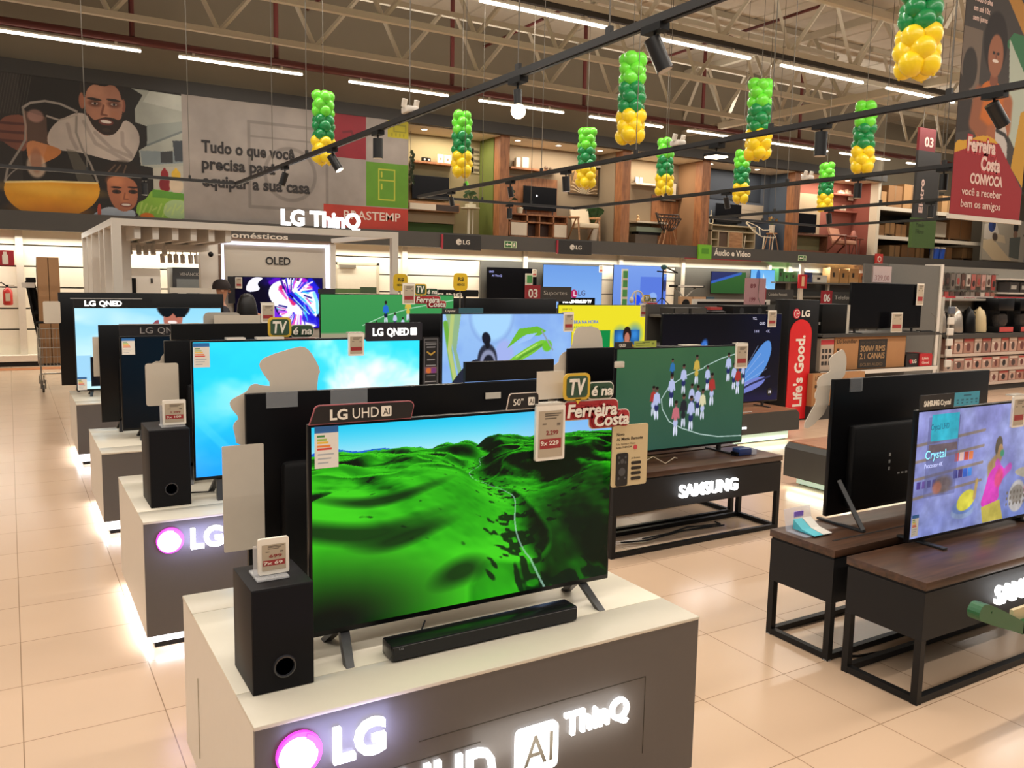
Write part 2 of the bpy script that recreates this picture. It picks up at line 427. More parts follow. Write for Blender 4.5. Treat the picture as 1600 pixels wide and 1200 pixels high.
# ------------------------------------------------------------------ ceiling tubes
TUBE = M('fff4e2', emit=9.0)
def tube_lamp(x0, x1, y, z, lab, grp):
    t = T('tube_lamp', lab, 'ceiling light', ((x0+x1)/2, y, z), grp)
    MB().box(x0, x1, y-.03, y+.03, z-.025, z+.015, b=.008).build('diffuser', TUBE, t)
    MB().box(x0, x1, y-.022, y+.022, z+.015, z+.05).build('housing', M('d8d2c6', .4), t)
    for x in (x0+.25, x1-.45): MB().box(x, x+.05, y-.012, y+.012, z+.05, z+.11).build('hanger', M('d8d2c6', .4), t)
    return t
grp = 'ceiling tubes'
for k, (a, b) in enumerate(((-.2, .132), (.17, .306), (.363, .496), (.541, .675), (.72, .855), (.905, 1.04), (1.09, 1.228), (1.26, 1.398), (1.45, 1.585))):
    tube_lamp(a*17.75 if k else -2.1, b*17.75, 17.75, 6.05, ORD[k]+' lit tube from the left in the row along the back wall', grp)
for k, (a, b) in enumerate(((.54, .745), (.83, 1.03), (1.101, 1.308), (1.375, 1.58), (1.645, 1.85))):
    tube_lamp(a*11.6, b*11.6, 11.6, 6.05, ORD[k]+' lit tube from the left in the row below the dark rail', grp)
tag(box('light_rail', M('2a2622', .5), None, 4, 26, 11.56, 11.64, 6.155, 6.245), 'dark ceiling rail carrying the nearer row of lit tubes', 'rail')
# ------------------------------------------------------------------ builders for the television floor
GREYF = M('5a5552', .35, var=.03, scale=60)
def energy_paint(c):
    c.rect(0, 0, c.asp, .16, '2f6fb5')
    for i, k in enumerate(('3f8a48', '9cc04a', 'f0c23c', 'ee8b3a', 'd8453a')): c.rect(.06, .22+.075*i, .06+(.22+.05*i)*c.asp/.6*.9, .27+.075*i, k)
    for i in range(3): c.rect(.08, .66+.1*i, c.asp*(.8-.12*i), .69+.1*i, '8f9aa6', .7)
def energy_label(t, x0, x1, z0, z1, y):
    c = Cv((x1-x0)/(z1-z0), 60, 'e9e4da'); energy_paint(c)
    picture('energy_label', c, MP(0, .5), t, x0, x1, z0, z1, y, label='printed energy rating sticker')
def tv(name, label, x0, x1, z0, z1, y, zt, paint=None, res=120, feet='vee', emit=1., group=None, energy=None, bg='050507', back=False, fx=.1, mount=None):
    """television with its screen towards -Y (back=False) or with its rear towards -Y"""
    t = T(name, label, 'television', ((x0+x1)/2, y, zt), group); w = x1-x0; h = z1-z0
    if not back:
        MB().box(x0, x1, y, y+.028, z0, z1, b=.004).build('frame', BLK, t, smooth=True)
        MB().box(x0+w*.08, x1-w*.08, y+.028, y+.07, z0+.02, z0+h*.62, b=.012).build('back_cover', BLKM, t, smooth=True)
        b = .009; cz0 = z0+.018
        c = Cv((w-2*b)/(z1-b-cz0), res, bg)
        if paint: paint(c)
        picture('screen', c, MP(emit, .2), t, x0+b, x1-b, cz0, z1-b, y-.0012)
        yc = y+.03
    else:
        MB().box(x0, x1, y+.05, y+.075, z0, z1, b=.004).build('frame', BLK, t, smooth=True)
        m = MB().box(x0+w*.09, x1-w*.09, y, y+.05, z0+.03, z0+h*.66, b=.02)
        m.build('back_cover', BLKM, t, smooth=True)
        m = MB()
        for k in range(5): m.box(x0+w*.36+.035*k, x0+w*.36+.035*k+.018, y-.002, y+.004, z0+h*.26, z0+h*.26+.01)
        for k in range(3): m.box(x0+w*.3, x0+w*.3+.014, y-.002, y+.004, z0+h*.3+.04*k, z0+h*.3+.04*k+.018)
        m.build('port', M('9a9a98', .4), t); yc = y+.04
    if energy: energy_label(t, *energy, y-.003)
    if mount: box('wall_mount', BLKM, t, x0+w*.35, x1-w*.35, y+.07, mount, z0+h*.35, z0+h*.65)
    for s, xf in ((-1, x0+w*fx), (1, x1-w*fx)):
        if feet == 'none': break
        m = MB()
        if feet == 'vee':
            for yy in (yc-.11, yc+.11):
                m.add([(xf-.016, yc-.012, z0+.01), (xf+.016, yc-.012, z0+.01), (xf+.016, yc+.012, z0+.01), (xf-.016, yc+.012, z0+.01),
                       (xf-.013+s*.02, yy-.016, zt), (xf+.013+s*.02, yy-.016, zt), (xf+.013+s*.02, yy+.016, zt), (xf-.013+s*.02, yy+.016, zt)],
                      [(0, 1, 2, 3), (7, 6, 5, 4), (0, 4, 5, 1), (1, 5, 6, 2), (2, 6, 7, 3), (3, 7, 4, 0)])
        elif feet == 'blade':
            m.box(xf-.014, xf+.014, yc-.014, yc+.014, zt, z0+.02, b=.003); m.box(xf-.018, xf+.018, yc-.13, yc+.13, zt, zt+.012, b=.003)
        elif feet == 'tri':
            m.bar((xf, yc, z0+h*.26), (xf, yc-.17, zt+.012), .022); m.box(xf-.012, xf+.012, yc-.18, yc+.12, zt, zt+.014, b=.003)
        m.build('foot', M('2a2a2c', .35), t, smooth=True)
    return t
def price_paint(c):
    c.rect(0, 0, c.asp, 1, 'b5a690'); c.rect(.03, .6, c.asp-.03, .82, '9a2f30')
    for i in range(3): c.rect(c.asp*.25, .05+.05*i, c.asp*(.92-.1*i), .075+.05*i, '5d5348')
    c.rect(c.asp*.15, .27, c.asp*.32, .3, '5d5348'); c.rect(c.asp*.75, .27, c.asp*.9, .32, '6a6056')
def price_tag(label, x, z, y, w=.115, h=.19, price=None, sub=None, grp='electronic price tags', clip=True, stand=False):
    """grey paper-like display in a white frame; (x, z) is the lower left corner of the frame"""
    t = T('price_tag', label, 'price tag', (x+w/2, y, z), grp)
    MB().prism(rr(x, x+w, z, z+h, .006), y, y+.012).build('frame', M('eee6d8', .4), t)
    c = Cv((w-.02)/(h-.03), 70, 'b5a690'); price_paint(c)
    picture('display', c, MP(0, .45), t, x+.01, x+w-.01, z+.012, z+h-.018, y-.001)
    if price:
        text(price, M('8a2c2c', .5, var=0), t, x+w*.34, z+h*.47, y-.001, h*.075, w*.42, ext=.0008, bold=.02, name='price')
        text(sub, M('ece0d0', .5, var=0), t, x+w*.16, z+h*.28, y-.001, h*.075, w*.62, ext=.0008, bold=.02, name='price')
    if clip: MB().box(x+.004, x+w-.004, y, y+.05, z+h, z+h+.007).build('clip', M('cfc8bc', .2), t)
    if stand: MB().prism([(y-.03, z-.008), (y+.07, z-.008), (y+.07, z-.003), (y+.016, z-.003), (y+.016, z+h*.8), (y+.012, z+h*.8), (y+.012, z-.003), (y-.03, z-.003)], x-.012, x+w-.008, 'x').build('acrylic_stand', M('e8e8ea', .05, alpha=.35), t)
    return t
def speech(t, x, z, w, h, y):
    """yellow rimmed green speech bubble that reads TV"""
    P = rr(x, x+w, z, z+h, h*.2); MB().prism(P, y-.002, y+.004).build('bubble_rim', M('d9b23a', .45), t)
    MB().prism([(x+w*.45, z+.004), (x+w*.55, z-h*.16), (x+w*.68, z+.004)], y-.002, y+.004).build('bubble_tail', M('d9b23a', .45), t)
    MB().prism(rr(x+w*.1, x+w*.9, z+h*.1, z+h*.9, h*.15), y-.004, y-.001).build('bubble_face', M('33503a', .5), t)
    text('TV', LETW, t, x+w*.5, z+h*.22, y-.004, h*.56, w*.62, bold=.03, shear=.15, align='C')
def promo(label, x, z, y, s=1., full=True, grp='TV é na signs'):
    """die-cut card sign; (x, z) = lower left of the speech bubble, s = its width scale"""
    t = T('promo_sign', label, 'promotional sign', (x, y, z), grp)
    speech(t, x, z, .114*s, .096*s, y)
    GRN = M('33503a', .5); RD = M('ab2a30', .5)
    def two(st, x, z, h, w, mat, dy):
        text(st, mat, t, x-.004*s, z, y+.006+dy, h, w+.008*s, ext=.004, bold=.13, shear=.12, name='backing')
        text(st, LETW, t, x, z, y-.001+dy, h, w, ext=.003, bold=.025, shear=.12)
    two('é na', x+.122*s, z+.012*s, .034*s, .095*s, GRN, 0)
    two('Ferreira', x+.018*s, z-.062*s, .045*s, .222*s, RD, 0)
    two('Costa', x+.135*s, z-.1*s, .043*s, .16*s, RD, -.004)
    for a, b, c0, c1, mm in ((.008, .25, -.072, -.008, RD), (.124, .305, -.11, -.05, RD), (.112, .226, .0, .056, GRN)):
        MB().prism(rr(x+a*s, x+b*s, z+c0*s, z+c1*s, .02*s), y+.006, y+.009).build('card', mm, t)
        MB().prism(rr(x+a*s-.004, x+b*s+.004, z+c0*s-.004, z+c1*s+.004, .022*s), y+.0095, y+.011).build('card_rim', LETW, t)
    return t
PAPER = M('d4c9b8', .75, var=.02)
def card(name, label, pts, y, cat='card', mat=None, grp=None):
    x = sum(p[0] for p in pts)/len(pts); z = min(p[1] for p in pts)
    o = MB().prism(pts, y, y+.003).build(name, mat or PAPER)
    return tag(o, label, cat, grp)
def smooth_poly(pts, n=2):
    for _ in range(n):
        q = []
        for i in range(len(pts)):
            a, b = pts[i-1], pts[i]; q += [(a[0]*.75+b[0]*.25, a[1]*.75+b[1]*.25), (a[0]*.25+b[0]*.75, a[1]*.25+b[1]*.75)]
        pts = q
    return pts
# ------------------------------------------------------------------ white display plinths of the front row
PINK = M('e23ad0', emit=1.6); LOGO = M('fff2ff', emit=4.); LBLU = M('e9ecff', emit=4.5)
def plinth(label, y, zt, x0=.51, x1=2.10, d=1.07, zb=.075, logo=True, glow=10):
    t = T('display_plinth', label, 'plinth', ((x0+x1)/2, y+d/2, 0), 'white television plinths')
    MB().box(x0, x1, y+.012, y+d, zb, zt-.006).build('body', WHT, t)
    MB().box(x0, x1, y-.002, y+.012, zb, zt-.012).build('front_panel', GREYF, t)
    MB().box(x0-.002, x1+.002, y-.004, y+.20, zt-.012, zt, b=.002).build('front_ledge', M('d6cebd', .3, var=.02), t, smooth=True)
    MB().box(x0-.002, x1+.002, y+.203, y+d-.2, zt-.008, zt+.0, b=.002).build('top_panel', M('e6decb', .3, var=.02), t, smooth=True)
    MB().box(x0-.002, x1+.002, y+d-.197, y+d, zt-.012, zt, b=.002).build('rear_ledge', M('d6cebd', .3, var=.02), t, smooth=True)
    MB().box(x0+.04, x1-.04, y+.04, y+d-.04, 0, .03).build('kick_base', BLKM, t)
    MB().box(x0+.03, x1-.03, y+.03, y+d-.03, .03, zb).build('light_strip', M('f4f7ff', emit=2.2), t)
    if logo:
        MB().prism(circ(x0+.118, zt-.105, .064, 32), y-.014, y-.002).build('logo_disc', PINK, t)
        MB().prism(circ(x0+.114, zt-.108, .054, 32), y-.016, y-.006).build('logo_face', LOGO, t)
        m = MB()
        m.prism([(x0+.118+.06*math.cos(a), zt-.105+.06*math.sin(a)) for a in np.linspace(.1, 1.2, 8)]+[(x0+.118+.045*math.cos(a), zt-.105+.045*math.sin(a)) for a in np.linspace(1.2, .1, 8)], y-.017, y-.01)
        m.build('logo_mark', PINK, t)
        text('LG', LBLU, t, x0+.214, zt-.16, y-.002, .098, .155, ext=.016, bold=.03)
    return t
p1 = plinth('large white and grey plinth nearest the camera with lit letters on its front', 2.15, .66)
text('UHD', LIT, p1, .93, .262, 2.148, .145, .32, ext=.014, bold=.02)
MB().prism(rr(1.325, 1.485, .27, .43, .02), 2.134, 2.148).build('badge', LIT, p1)
text('AI', M('6b6458', .6), p1, 1.353, .3, 2.134, .1, .11, ext=.002)
text('ThinQ', LIT, p1, 1.514, .362, 2.148, .075, .268, ext=.014, bold=.025)
m = MB()
for a in ((1.10, 1.72, .486, .488), (.62, 1.0, .452, .454)): pass
m.box(.99, 1.86, 2.1465, 2.148, .485, .4868); m.box(1.858, 1.86, 2.1465, 2.148, .2, .4868); m.box(.72, 1.2, 2.1465, 2.148, .425, .4268)
m.build('panel_seam', M('3a342a', .6), p1)
MB().box(.507, .51, 2.95, 2.952, .15, .45).build('side_hatch', M('b8ae9c', .5), p1)
p2_ = plinth('white and grey plinth with lit round logo behind the nearest one', 4.30, .66)
p3_ = plinth('white plinth carrying the switched-off television, third from camera', 6.45, .60, zb=.10, logo=False)
p4_ = plinth('white plinth farthest along the aisle under the television with the sunglasses man', 9.0, .605, zb=.11, logo=False)
for k_, (y, z) in enumerate(((4.3, .66), (6.45, .6), (9., .6))):
    area('plinth_base_glow', (.535, y+.55, .06), 1.0, .03, 2.6, (.9, .95, 1), (math.radians(-20), 0, math.radians(-90)))
    area('plinth_base_glow', (1.3, y+.02, .06), 1.5, .03, 2.2, (.82, .86, 1), (math.radians(-20), 0, 0))
def pt(loc, pw, col, r=.05, name='base_glow'):
    l = bpy.data.lights.new(name, 'POINT'); l.energy = pw; l.color = col; l.shadow_soft_size = r
    o = bpy.data.objects.new(name, l); o.location = loc; COL.objects.link(o)
for y, z in ((2.15, .66), (4.3, .66)):   # halo of the lit letters on the panel they hang from
    area('letter_glow', (.76, y-.07, z-.11), .32, .1, .9, (.5, .52, 1), (math.radians(90), 0, 0))
area('letter_glow', (1.5, 2.09, .38), .6, .12, .5, (1, .97, .9), (math.radians(90), 0, 0))
# ------------------------------------------------------------------ screens
def hills_image(h, w):
    rng = np.random.RandomState(12); G = rng.rand(8, 64, 64)
    def vn(X, Y, k):
        i = np.floor(X).astype(int); j = np.floor(Y).astype(int); u = X-i; v = Y-j; u = u*u*u*(u*(6*u-15)+10); v = v*v*v*(v*(6*v-15)+10); g = G[k % 8]
        return (g[j % 64, i % 64]*(1-u)+g[j % 64, (i+1) % 64]*u)*(1-v)+(g[(j+1) % 64, i % 64]*(1-u)+g[(j+1) % 64, (i+1) % 64]*u)*v
    def ridge(X, Z): return .35*np.sin(Z*.9+1.)+.18*np.sin(Z*2.3)+.25
    def height(X, Z, lod=0.):
        wx = X+.5*vn(X*.7+5, Z*.7, 1); wz = Z+.5*vn(X*.7, Z*.7+9, 2)
        H = .95*vn(wx*.62+3.3, wz*.62+2, 0)+(1-.6*lod)*.42*(1-np.abs(2*vn(wx*1.25+.4, wz*1.25+4, 3)-1))+(1-lod)*.1*vn(wx*3.6+2, wz*3.6, 4)+.55*np.exp(-((X-1.2)/2.2)**2-((Z-18)/3)**2)
        d = X-ridge(X, Z); val = 1-np.exp(-(d/.75)**2)
        return H*(.3+.7*val)+.008*(1-lod)*vn(X*14, Z*14, 5)
    img = np.zeros((h, w, 3)); ym = np.full(w, h, int); asp = w/h
    cols = (np.arange(w)/w-.5)*asp*1.05; rows = np.arange(h)[:, None]
    cam = 1.75; hz = .095
    z = .8
    while z < 15:
        X = cols*z*1.0; Z = np.full(w, z)+6.0
        lod = min(1, max(0, (z-3)/6)); H = height(X, Z, lod); e = .03+.008*z
        dx = (height(X+e, Z, lod)-H)/e; dz = (height(X, Z+e, lod)-H)/e
        n = np.stack([-dx, np.ones_like(dx)*1.0, -dz], -1); n /= np.linalg.norm(n, axis=-1, keepdims=True)
        L = np.clip(n@np.array([.38, .84, .36]), 0, 1)
        sh = np.clip((L-.4)*1.75, 0, 1)
        gr = np.stack([.01+.25*sh**1.8, .07+.76*sh**.95, .015+.1*sh**2], -1)
        d = np.abs(X-ridge(X, Z)); bn = vn(X*9, Z*9, 6)*.6+vn(X*21, Z*21, 7)*.4
        bush = np.clip((bn-.5-.35*np.clip(d/.6, 0, 1)+.16*(sh < .3))*14, 0, 1)*(1-.8*lod)
        gr = gr*(1-bush[:, None]*.85)+np.array([.01, .09, .03])*bush[:, None]*.85
        st = (d < .008)&(z < 9); gr[st] = gr[st]*.3+np.array([.7, .86, .8])*.7
        f = np.clip((z-9)/40, 0, .45); gr = gr*(1-f)+np.array([.35, .8, .55])*f
        y = ((hz+(cam-H*(1.0+.0*z))/(z*1.0)*.62)*h).astype(int)
        y = np.clip(y, 0, h)
        m = (rows >= y[None])&(rows < ym[None]); img = np.where(m[..., None], gr[None], img); ym = np.minimum(ym, y)
        z *= 1.006
    U, V = np.meshgrid(np.arange(w)/w, np.arange(h)/h); sky = V < (ym/h)[None]
    t = np.clip(V/.17, 0, 1)[..., None]; S = np.array([.13, .8, .96])*(1-t)+np.array([.72, .93, .98])*t; r = np.clip((U-.55)/.4, 0, .8)[..., None]; S = S*(1-r)+np.array([.55, .72, .96])*r
    far = (V > .135-.02*np.exp(-((U-.07)/.08)**2)-.008*np.sin(U*40)) & (U < .32); S = np.where(far[..., None], np.array([.1, .38, .8]), S)
    img = np.where(sky[..., None], S, img)
    k = np.clip(1.15-np.hypot((U-.05)/.4, (V-.97)/.36), 0, 1)[..., None]*.97; img = img*(1-k)+np.array([.01, .03, .02])*k
    k = np.clip(1.2-np.hypot((U-.88)/.2, (V-.66)/.24), 0, .9)[..., None]; bn = vn(U*22, V*14, 6)[..., None]; img = img*(1-k*(.55+.45*bn))+np.array([.02, .1, .04])*k*(.5+.5*bn)
    for cx, cy, rx, ry in ((.1, .5, .3, .06), (.27, .56, .16, .05), (.2, .34, .2, .03), (.45, .86, .1, .08)):
        k = np.clip(1.2-np.hypot((U-cx)/rx, (V-cy-.05*np.sin(U*9))/ry), 0, .8)[..., None]*(sky[..., None] == 0); img = img*(1-k)+np.array([.01, .1, .03])*k
    return np.clip(img, 0, 1)
def paint_hills(c): c.a = hills_image(c.h, c.w)
def paint_sky(c):
    A = c.asp; c.grad('30d8f8', '18b8f4'); n = c.noise(2.2, 5, 5, dx=.3*c.noise(2, 9))
    c.mix(np.clip((c.X/A-.3)*1.1, 0, .8)*np.clip((n-.3)*2.2, 0, 1), 'f4ffff')
    c.mix(np.clip((n-.47)*4, 0, .9)*np.clip(.3+c.X/A*1.2, 0, 1), 'f4feff')
    c.mix(np.clip(.55-n, 0, 1)*np.clip(.7-c.X/A, 0, 1)*1.4, '12a6ee')
    c.mix(np.clip((c.Y-.55)*1.6, 0, .75)*np.clip(1-c.X/A*1.6, 0, 1), '1f8af2')
    c.line([(0, .55), (.1*A, .75), (.22*A, 1)], .03, '5ad4ff', .3)
def paint_dark(c):
    c.grad('06121e', '020306'); c.ell(.3*c.asp, .3, .9, .6, '0a2a38', 0, 1.6, .6)
def paint_sunglasses(c):
    A = c.asp; c.grad('8fd4f4', 'c4ecf8', 0, .9); n = c.noise(2, 3, 4, sx=.4); c.mix(np.clip((n-.45)*3, 0, .6), 'eafcfc')
    c.ell(.66*A, -.02, .2, .16, '1a1210'); c.ell(.655*A, .13, .115, .17, 'b06a58', .1); c.ell(.655*A, .27, .08, .05, '5b2a24', 0, .4)
    c.poly([(.56*A, .0), (.76*A, -.02), (.74*A, .11), (.68*A, .12), (.655*A, .07), (.62*A, .12), (.58*A, .1)], '0c1216')
    c.ell(.65*A, .18, .055, .022, 'f2e2dc', .08); c.ell(.53*A, .21, .03, .07, '8e4a52', .6)
    c.rect(0, .58, .1*A, .9, '9cd0ee'); c.rect(.09*A, .6, .46*A, .97, '080a12'); c.ell(.3*A, .74, .24, .16, '7a4a1e', 0, 1.2); c.ell(.3*A, .74, .16, .1, 'f0b45c', 0, .9); c.rect(.19*A, .66, .34*A, .8, '0a0810')
def player(c, x, y, h, shirt='c8d0ee', shorts='27306e', skin='6a4a40', w=.78, arms=True, sock='d8dcf0'):
    """small footballer standing with feet at (x, y)"""
    c.ell(x-.05*h*w, y-.14*h, .035*h, .15*h, sock, .05, .3); c.ell(x+.06*h*w, y-.14*h, .035*h, .15*h, sock, -.08, .3)
    c.ell(x, y-.36*h, .11*h*w, .11*h, shorts, 0, .3); c.ell(x, y-.62*h, .125*h*w, .2*h, shirt, 0, .3)
    if arms: c.line([(x-.1*h*w, y-.74*h), (x-.15*h*w, y-.5*h)], .028*h, shirt); c.line([(x+.1*h*w, y-.74*h), (x+.15*h*w, y-.5*h)], .028*h, shirt)
    c.ell(x, y-.9*h, .06*h, .075*h, skin, 0, .3); c.ell(x, y-.945*h, .06*h, .045*h, '1c1614', 0, .3)
def pitch(c):
    n = c.noise(3, 8, 3); c.grad('3d6340', '2c5244'); c.mix((n-.4)*.5, '264a36')
def paint_match(c):
    A = c.asp; pitch(c)
    t = np.linspace(1.15*PI, 2.05*PI, 40)
    P = [(.66*A, .21), (.5*A, .29), (.39*A, .38), (.335*A, .5), (.345*A, .6), (.4*A, .73), (.5*A, .81), (.65*A, .89), (.8*A, .935), (1*A, .95)]
    c.line([(.97*A, .06), (.8*A, .12), (.66*A, .2)], .005, 'b6cfc8'); c.line(P, .005, 'b6cfc8')
    c.rect(.94*A, 0, .965*A, .26, '1c2878')
    W = 'b4bce2'; R_ = 'a83430'; N_ = '222a5e'
    for x, y, h, s, sh in ((.41, .34, .24, '2f6ea8', '16203a'), (.6, .37, .3, 'c8a848', 'c8a848'), (.5, .46, .3, W, N_), (.41, .58, .33, W, N_), (.69, .44, .26, W, N_), (.86, .36, .3, W, N_), (.91, .45, .28, W, N_), (.945, .5, .3, R_, W), (1.0*.99, .4, .24, W, N_),
                           (.275, .66, .3, R_, W), (.3, .7, .33, W, N_), (.57, .66, .3, W, N_), (.73, .6, .34, R_, W), (.62, .7, .32, W, N_), (.66, .74, .32, 'd8d0a8', W), (.51, .8, .34, '20242a', '20242a'), (.57, .84, .36, W, N_), (.45, .88, .36, 'c06a74', W)):
        player(c, x*A, y, h, s, sh)
def paint_match2(c):
    A = c.asp; c.grad('3f9a52', '348a4c'); c.mix(np.clip((c.Y-.46)*40, 0, 1), 'a0987c'); c.line([(.3*A, .38), (.45*A, .27), (.65*A, .17), (1*A, .06)], .006, 'a8d8b4')
    W = 'c6cdf0'; N_ = '222a5e'
    for x, y, h, s, sh in ((.47, .56, .46, '2a6fd0', '16203a'), (.64, .5, .5, 'd8b84a', 'd8b84a'), (.54, .66, .32, W, N_), (.4, .76, .25, W, N_), (.6, .74, .3, W, N_), (.69, .72, .32, W, N_), (.73, .74, .26, 'd04050', W)): player(c, x*A, y*.6+.02, h*.62, s, sh, skin='3a2c2a')
def paint_plant(c):
    A = c.asp; c.grad('9cc4f4', '86b0ec'); n = c.noise(2.5, 4, 4); c.mix(np.clip((n-.45)*2.5, 0, .6), '7aa0e8')
    c.ell(.36*A, .02, .3, .34, '8aaee6', 0, .1); c.ell(.36*A, .0, .27, .31, 'a6d4fa', 0, .2)
    c.poly([(.16*A, 1.0), (.02*A, 0), (.13*A, 0), (.1*A, .4), (.2*A, 1)], '8fb05a', .7); c.line([(.02*A, .1), (.06*A, .5), (.12*A, 1)], .03, '6fae3c'); c.line([(.07*A, 0), (.05*A, .4), (.1*A, .8)], .025, 'b8c878')
    c.poly(smooth_poly([(0, .92), (.18*A, .54), (.3*A, .5), (.24*A, .66), (.04*A, .98)]), '25293a'); c.ell(.46*A, .5, .13, .2, 'a2b2ec', 0, .3); c.ell(.33*A, .53, .13, .19, '2a2d3e', 0, .15); c.ell(.335*A, .56, .105, .15, '8a90b0', 0, .2); c.ell(.34*A, .58, .075, .11, '1a1d2c', 0, .2)
    c.ell(.32*A, .28, .055, .075, '181a28', -.3, .2); c.ell(.33*A, .35, .03, .05, '15161f')
    Q = lambda *p: [(x*A*.92, y*.72) for x, y in p]
    c.poly(Q((.52, .56), (.62, .24), (.78, .2), (.86, .28), (.8, .36), (.66, .36)), '6cb82e'); c.poly(Q((.6, .5), (.68, .34), (.78, .31), (.72, .42)), '9cc2f4')
    c.poly(smooth_poly(Q((.5, .8), (.7, .54), (.84, .4), (.86, .5), (.7, .72), (.54, .84))), '7cc438'); c.line(Q((.5, .92), (.66, .68), (.88, .46)), .014, '5a9a30'); c.ell(.8*A, .38, .07, .07, '6cc02c', .4, .3); c.line(Q((.82, .28), (.92, .6)), .01, '8f9aa8'); c.line(Q((.6, .7), (.78, .5)), .008, 'b8e070')
def paint_yellow(c):
    A = c.asp; c.rect(0, 0, A, 1, 'f0e22a'); c.rect(.21*A, .42, .58*A, .75, '128a44')
    c.rect(.63*A, .42, .93*A, .93, '10305c'); c.ell(.7*A, .55, .12, .14, '3a8ad8', 0, 1.5); c.ell(.87*A, .5, .12, .14, '3a8ad8', 0, 1.5)
    c.ell(.78*A, .84, .2, .24, 'e8a41e'); c.ell(.78*A, .5, .09, .14, '2a1a18'); c.ell(.78*A, .56, .055, .1, 'c07a66'); c.ell(.79*A, .8, .1, .05, 'd8c0d8', .2)
    c.rect(.63*A, .93, .93*A, 1, 'f0e22a')
def paint_butterfly(c):
    A = c.asp; c.grad('04050c', '0b0d20'); c.mix(np.clip(c.X/A*1.4-.7, 0, .6)*np.clip(.6-c.Y, 0, 1)*1.5, '10184a')
    c.mix(np.clip((c.Y-.85)*6, 0, .6), '231f4c')
    c.poly(smooth_poly([(.5*A, .98), (.52*A, .66), (.56*A, .42), (.62*A, .36), (.68*A, .45), (.7*A, .62), (.66*A, .8)]), '8a86d8')
    c.poly(smooth_poly([(.6*A, .84), (.7*A, .62), (.82*A, .36), (.9*A, .28), (.93*A, .4), (.89*A, .6), (.8*A, .76)]), '5a94e0')
    c.poly(smooth_poly([(.5*A, .98), (.62*A, .82), (.8*A, .72), (.9*A, .72), (.84*A, .84), (.66*A, .92)]), '7884d4')
    for i in range(5): c.line([(.6*A, .85), ((.8+.03*i)*A, .36+.09*i)], .004, 'b4c8f4', .6)
    c.line([(.52*A, .96), (.75*A, .8), (.92*A, .72)], .012, '2a2c50'); c.ell(.33*A, .36, .05, .09, '3a78d8', .4, .5); c.ell(.34*A, .4, .03, .07, '8fc4f4', .4, .6)
def paint_oled(c):
    A = c.asp; c.rect(0, 0, A, 1, '100850'); n = c.noise(4, 7, 4, dx=.2*c.noise(3, 2)); c.mix(np.clip((n-.5)*4, 0, .9), '3a10c8')
    c.rect(0, 0, .1*A, 1, '05030c'); c.ell(.2*A, .4, .4, .42, '08041a', 0, .8)
    c.poly(smooth_poly([(.1*A, .3), (.18*A, 0), (.34*A, 0), (.24*A, .12), (.3*A, .26)]), 'f4f0ff')
    c.poly(smooth_poly([(.36*A, .28), (.45*A, .06), (.62*A, .02), (.8*A, .1), (.98*A, .18), (1.*A, .6), (.9*A, .8), (.97*A, 1), (.55*A, 1), (.45*A, .8), (.52*A, .7), (.42*A, .52)]), 'fbfaff')
    for i, (x0, y0, x1, y1, w, k) in enumerate(((.52, .2, .66, .5, .05, 'e0186a'), (.56, .2, .78, .62, .045, '3a0a90'), (.6, .3, .88, .8, .06, '1424e8'), (.68, .3, .9, .7, .02, '38c8f8'), (.75, .02, .98, .3, .05, 'c020e0'), (.86, .05, 1., .5, .06, '1420e0'), (.8, .8, 1., .95, .08, '2018d8'), (.5, .62, .62, .95, .05, 'f8f4ff'), (.42, .7, .56, .98, .06, '5a18d8'), (.9, .3, .94, .7, .03, '7ce0fa'), (.4, .1, .5, .02, .04, '6010c8'), (.36, .55, .46, .75, .04, '7a20e0'))):
        c.line([(x0*A, y0), ((x0+x1)/2*A+.03, (y0+y1)/2-.02), (x1*A, y1)], w, k, .9)
    r_ = random.Random(3)
    for i in range(70):
        a = r_.uniform(0, 2*PI); q0 = r_.uniform(.22, .34); q1 = q0+r_.uniform(.1, .28); k = ('f6f2ff', 'c030f0', '3020e0', '40c8ff', 'f8f4ff', '1a0a80', 'e84ab0')[i % 7]
        c.line([((.68+.32*q0*math.cos(a)*1.3)*A, .46+q0*math.sin(a)*1.1), ((.68+.32*q1*math.cos(a+.25)*1.3)*A, .46+q1*math.sin(a+.25)*1.1)], r_.uniform(.006, .022), k, .85)
    c.line([(.62*A, .34), (.8*A, .66)], .012, '0a0830'); c.line([(.66*A, .4), (.84*A, .72)], .01, 'a8e8ff')
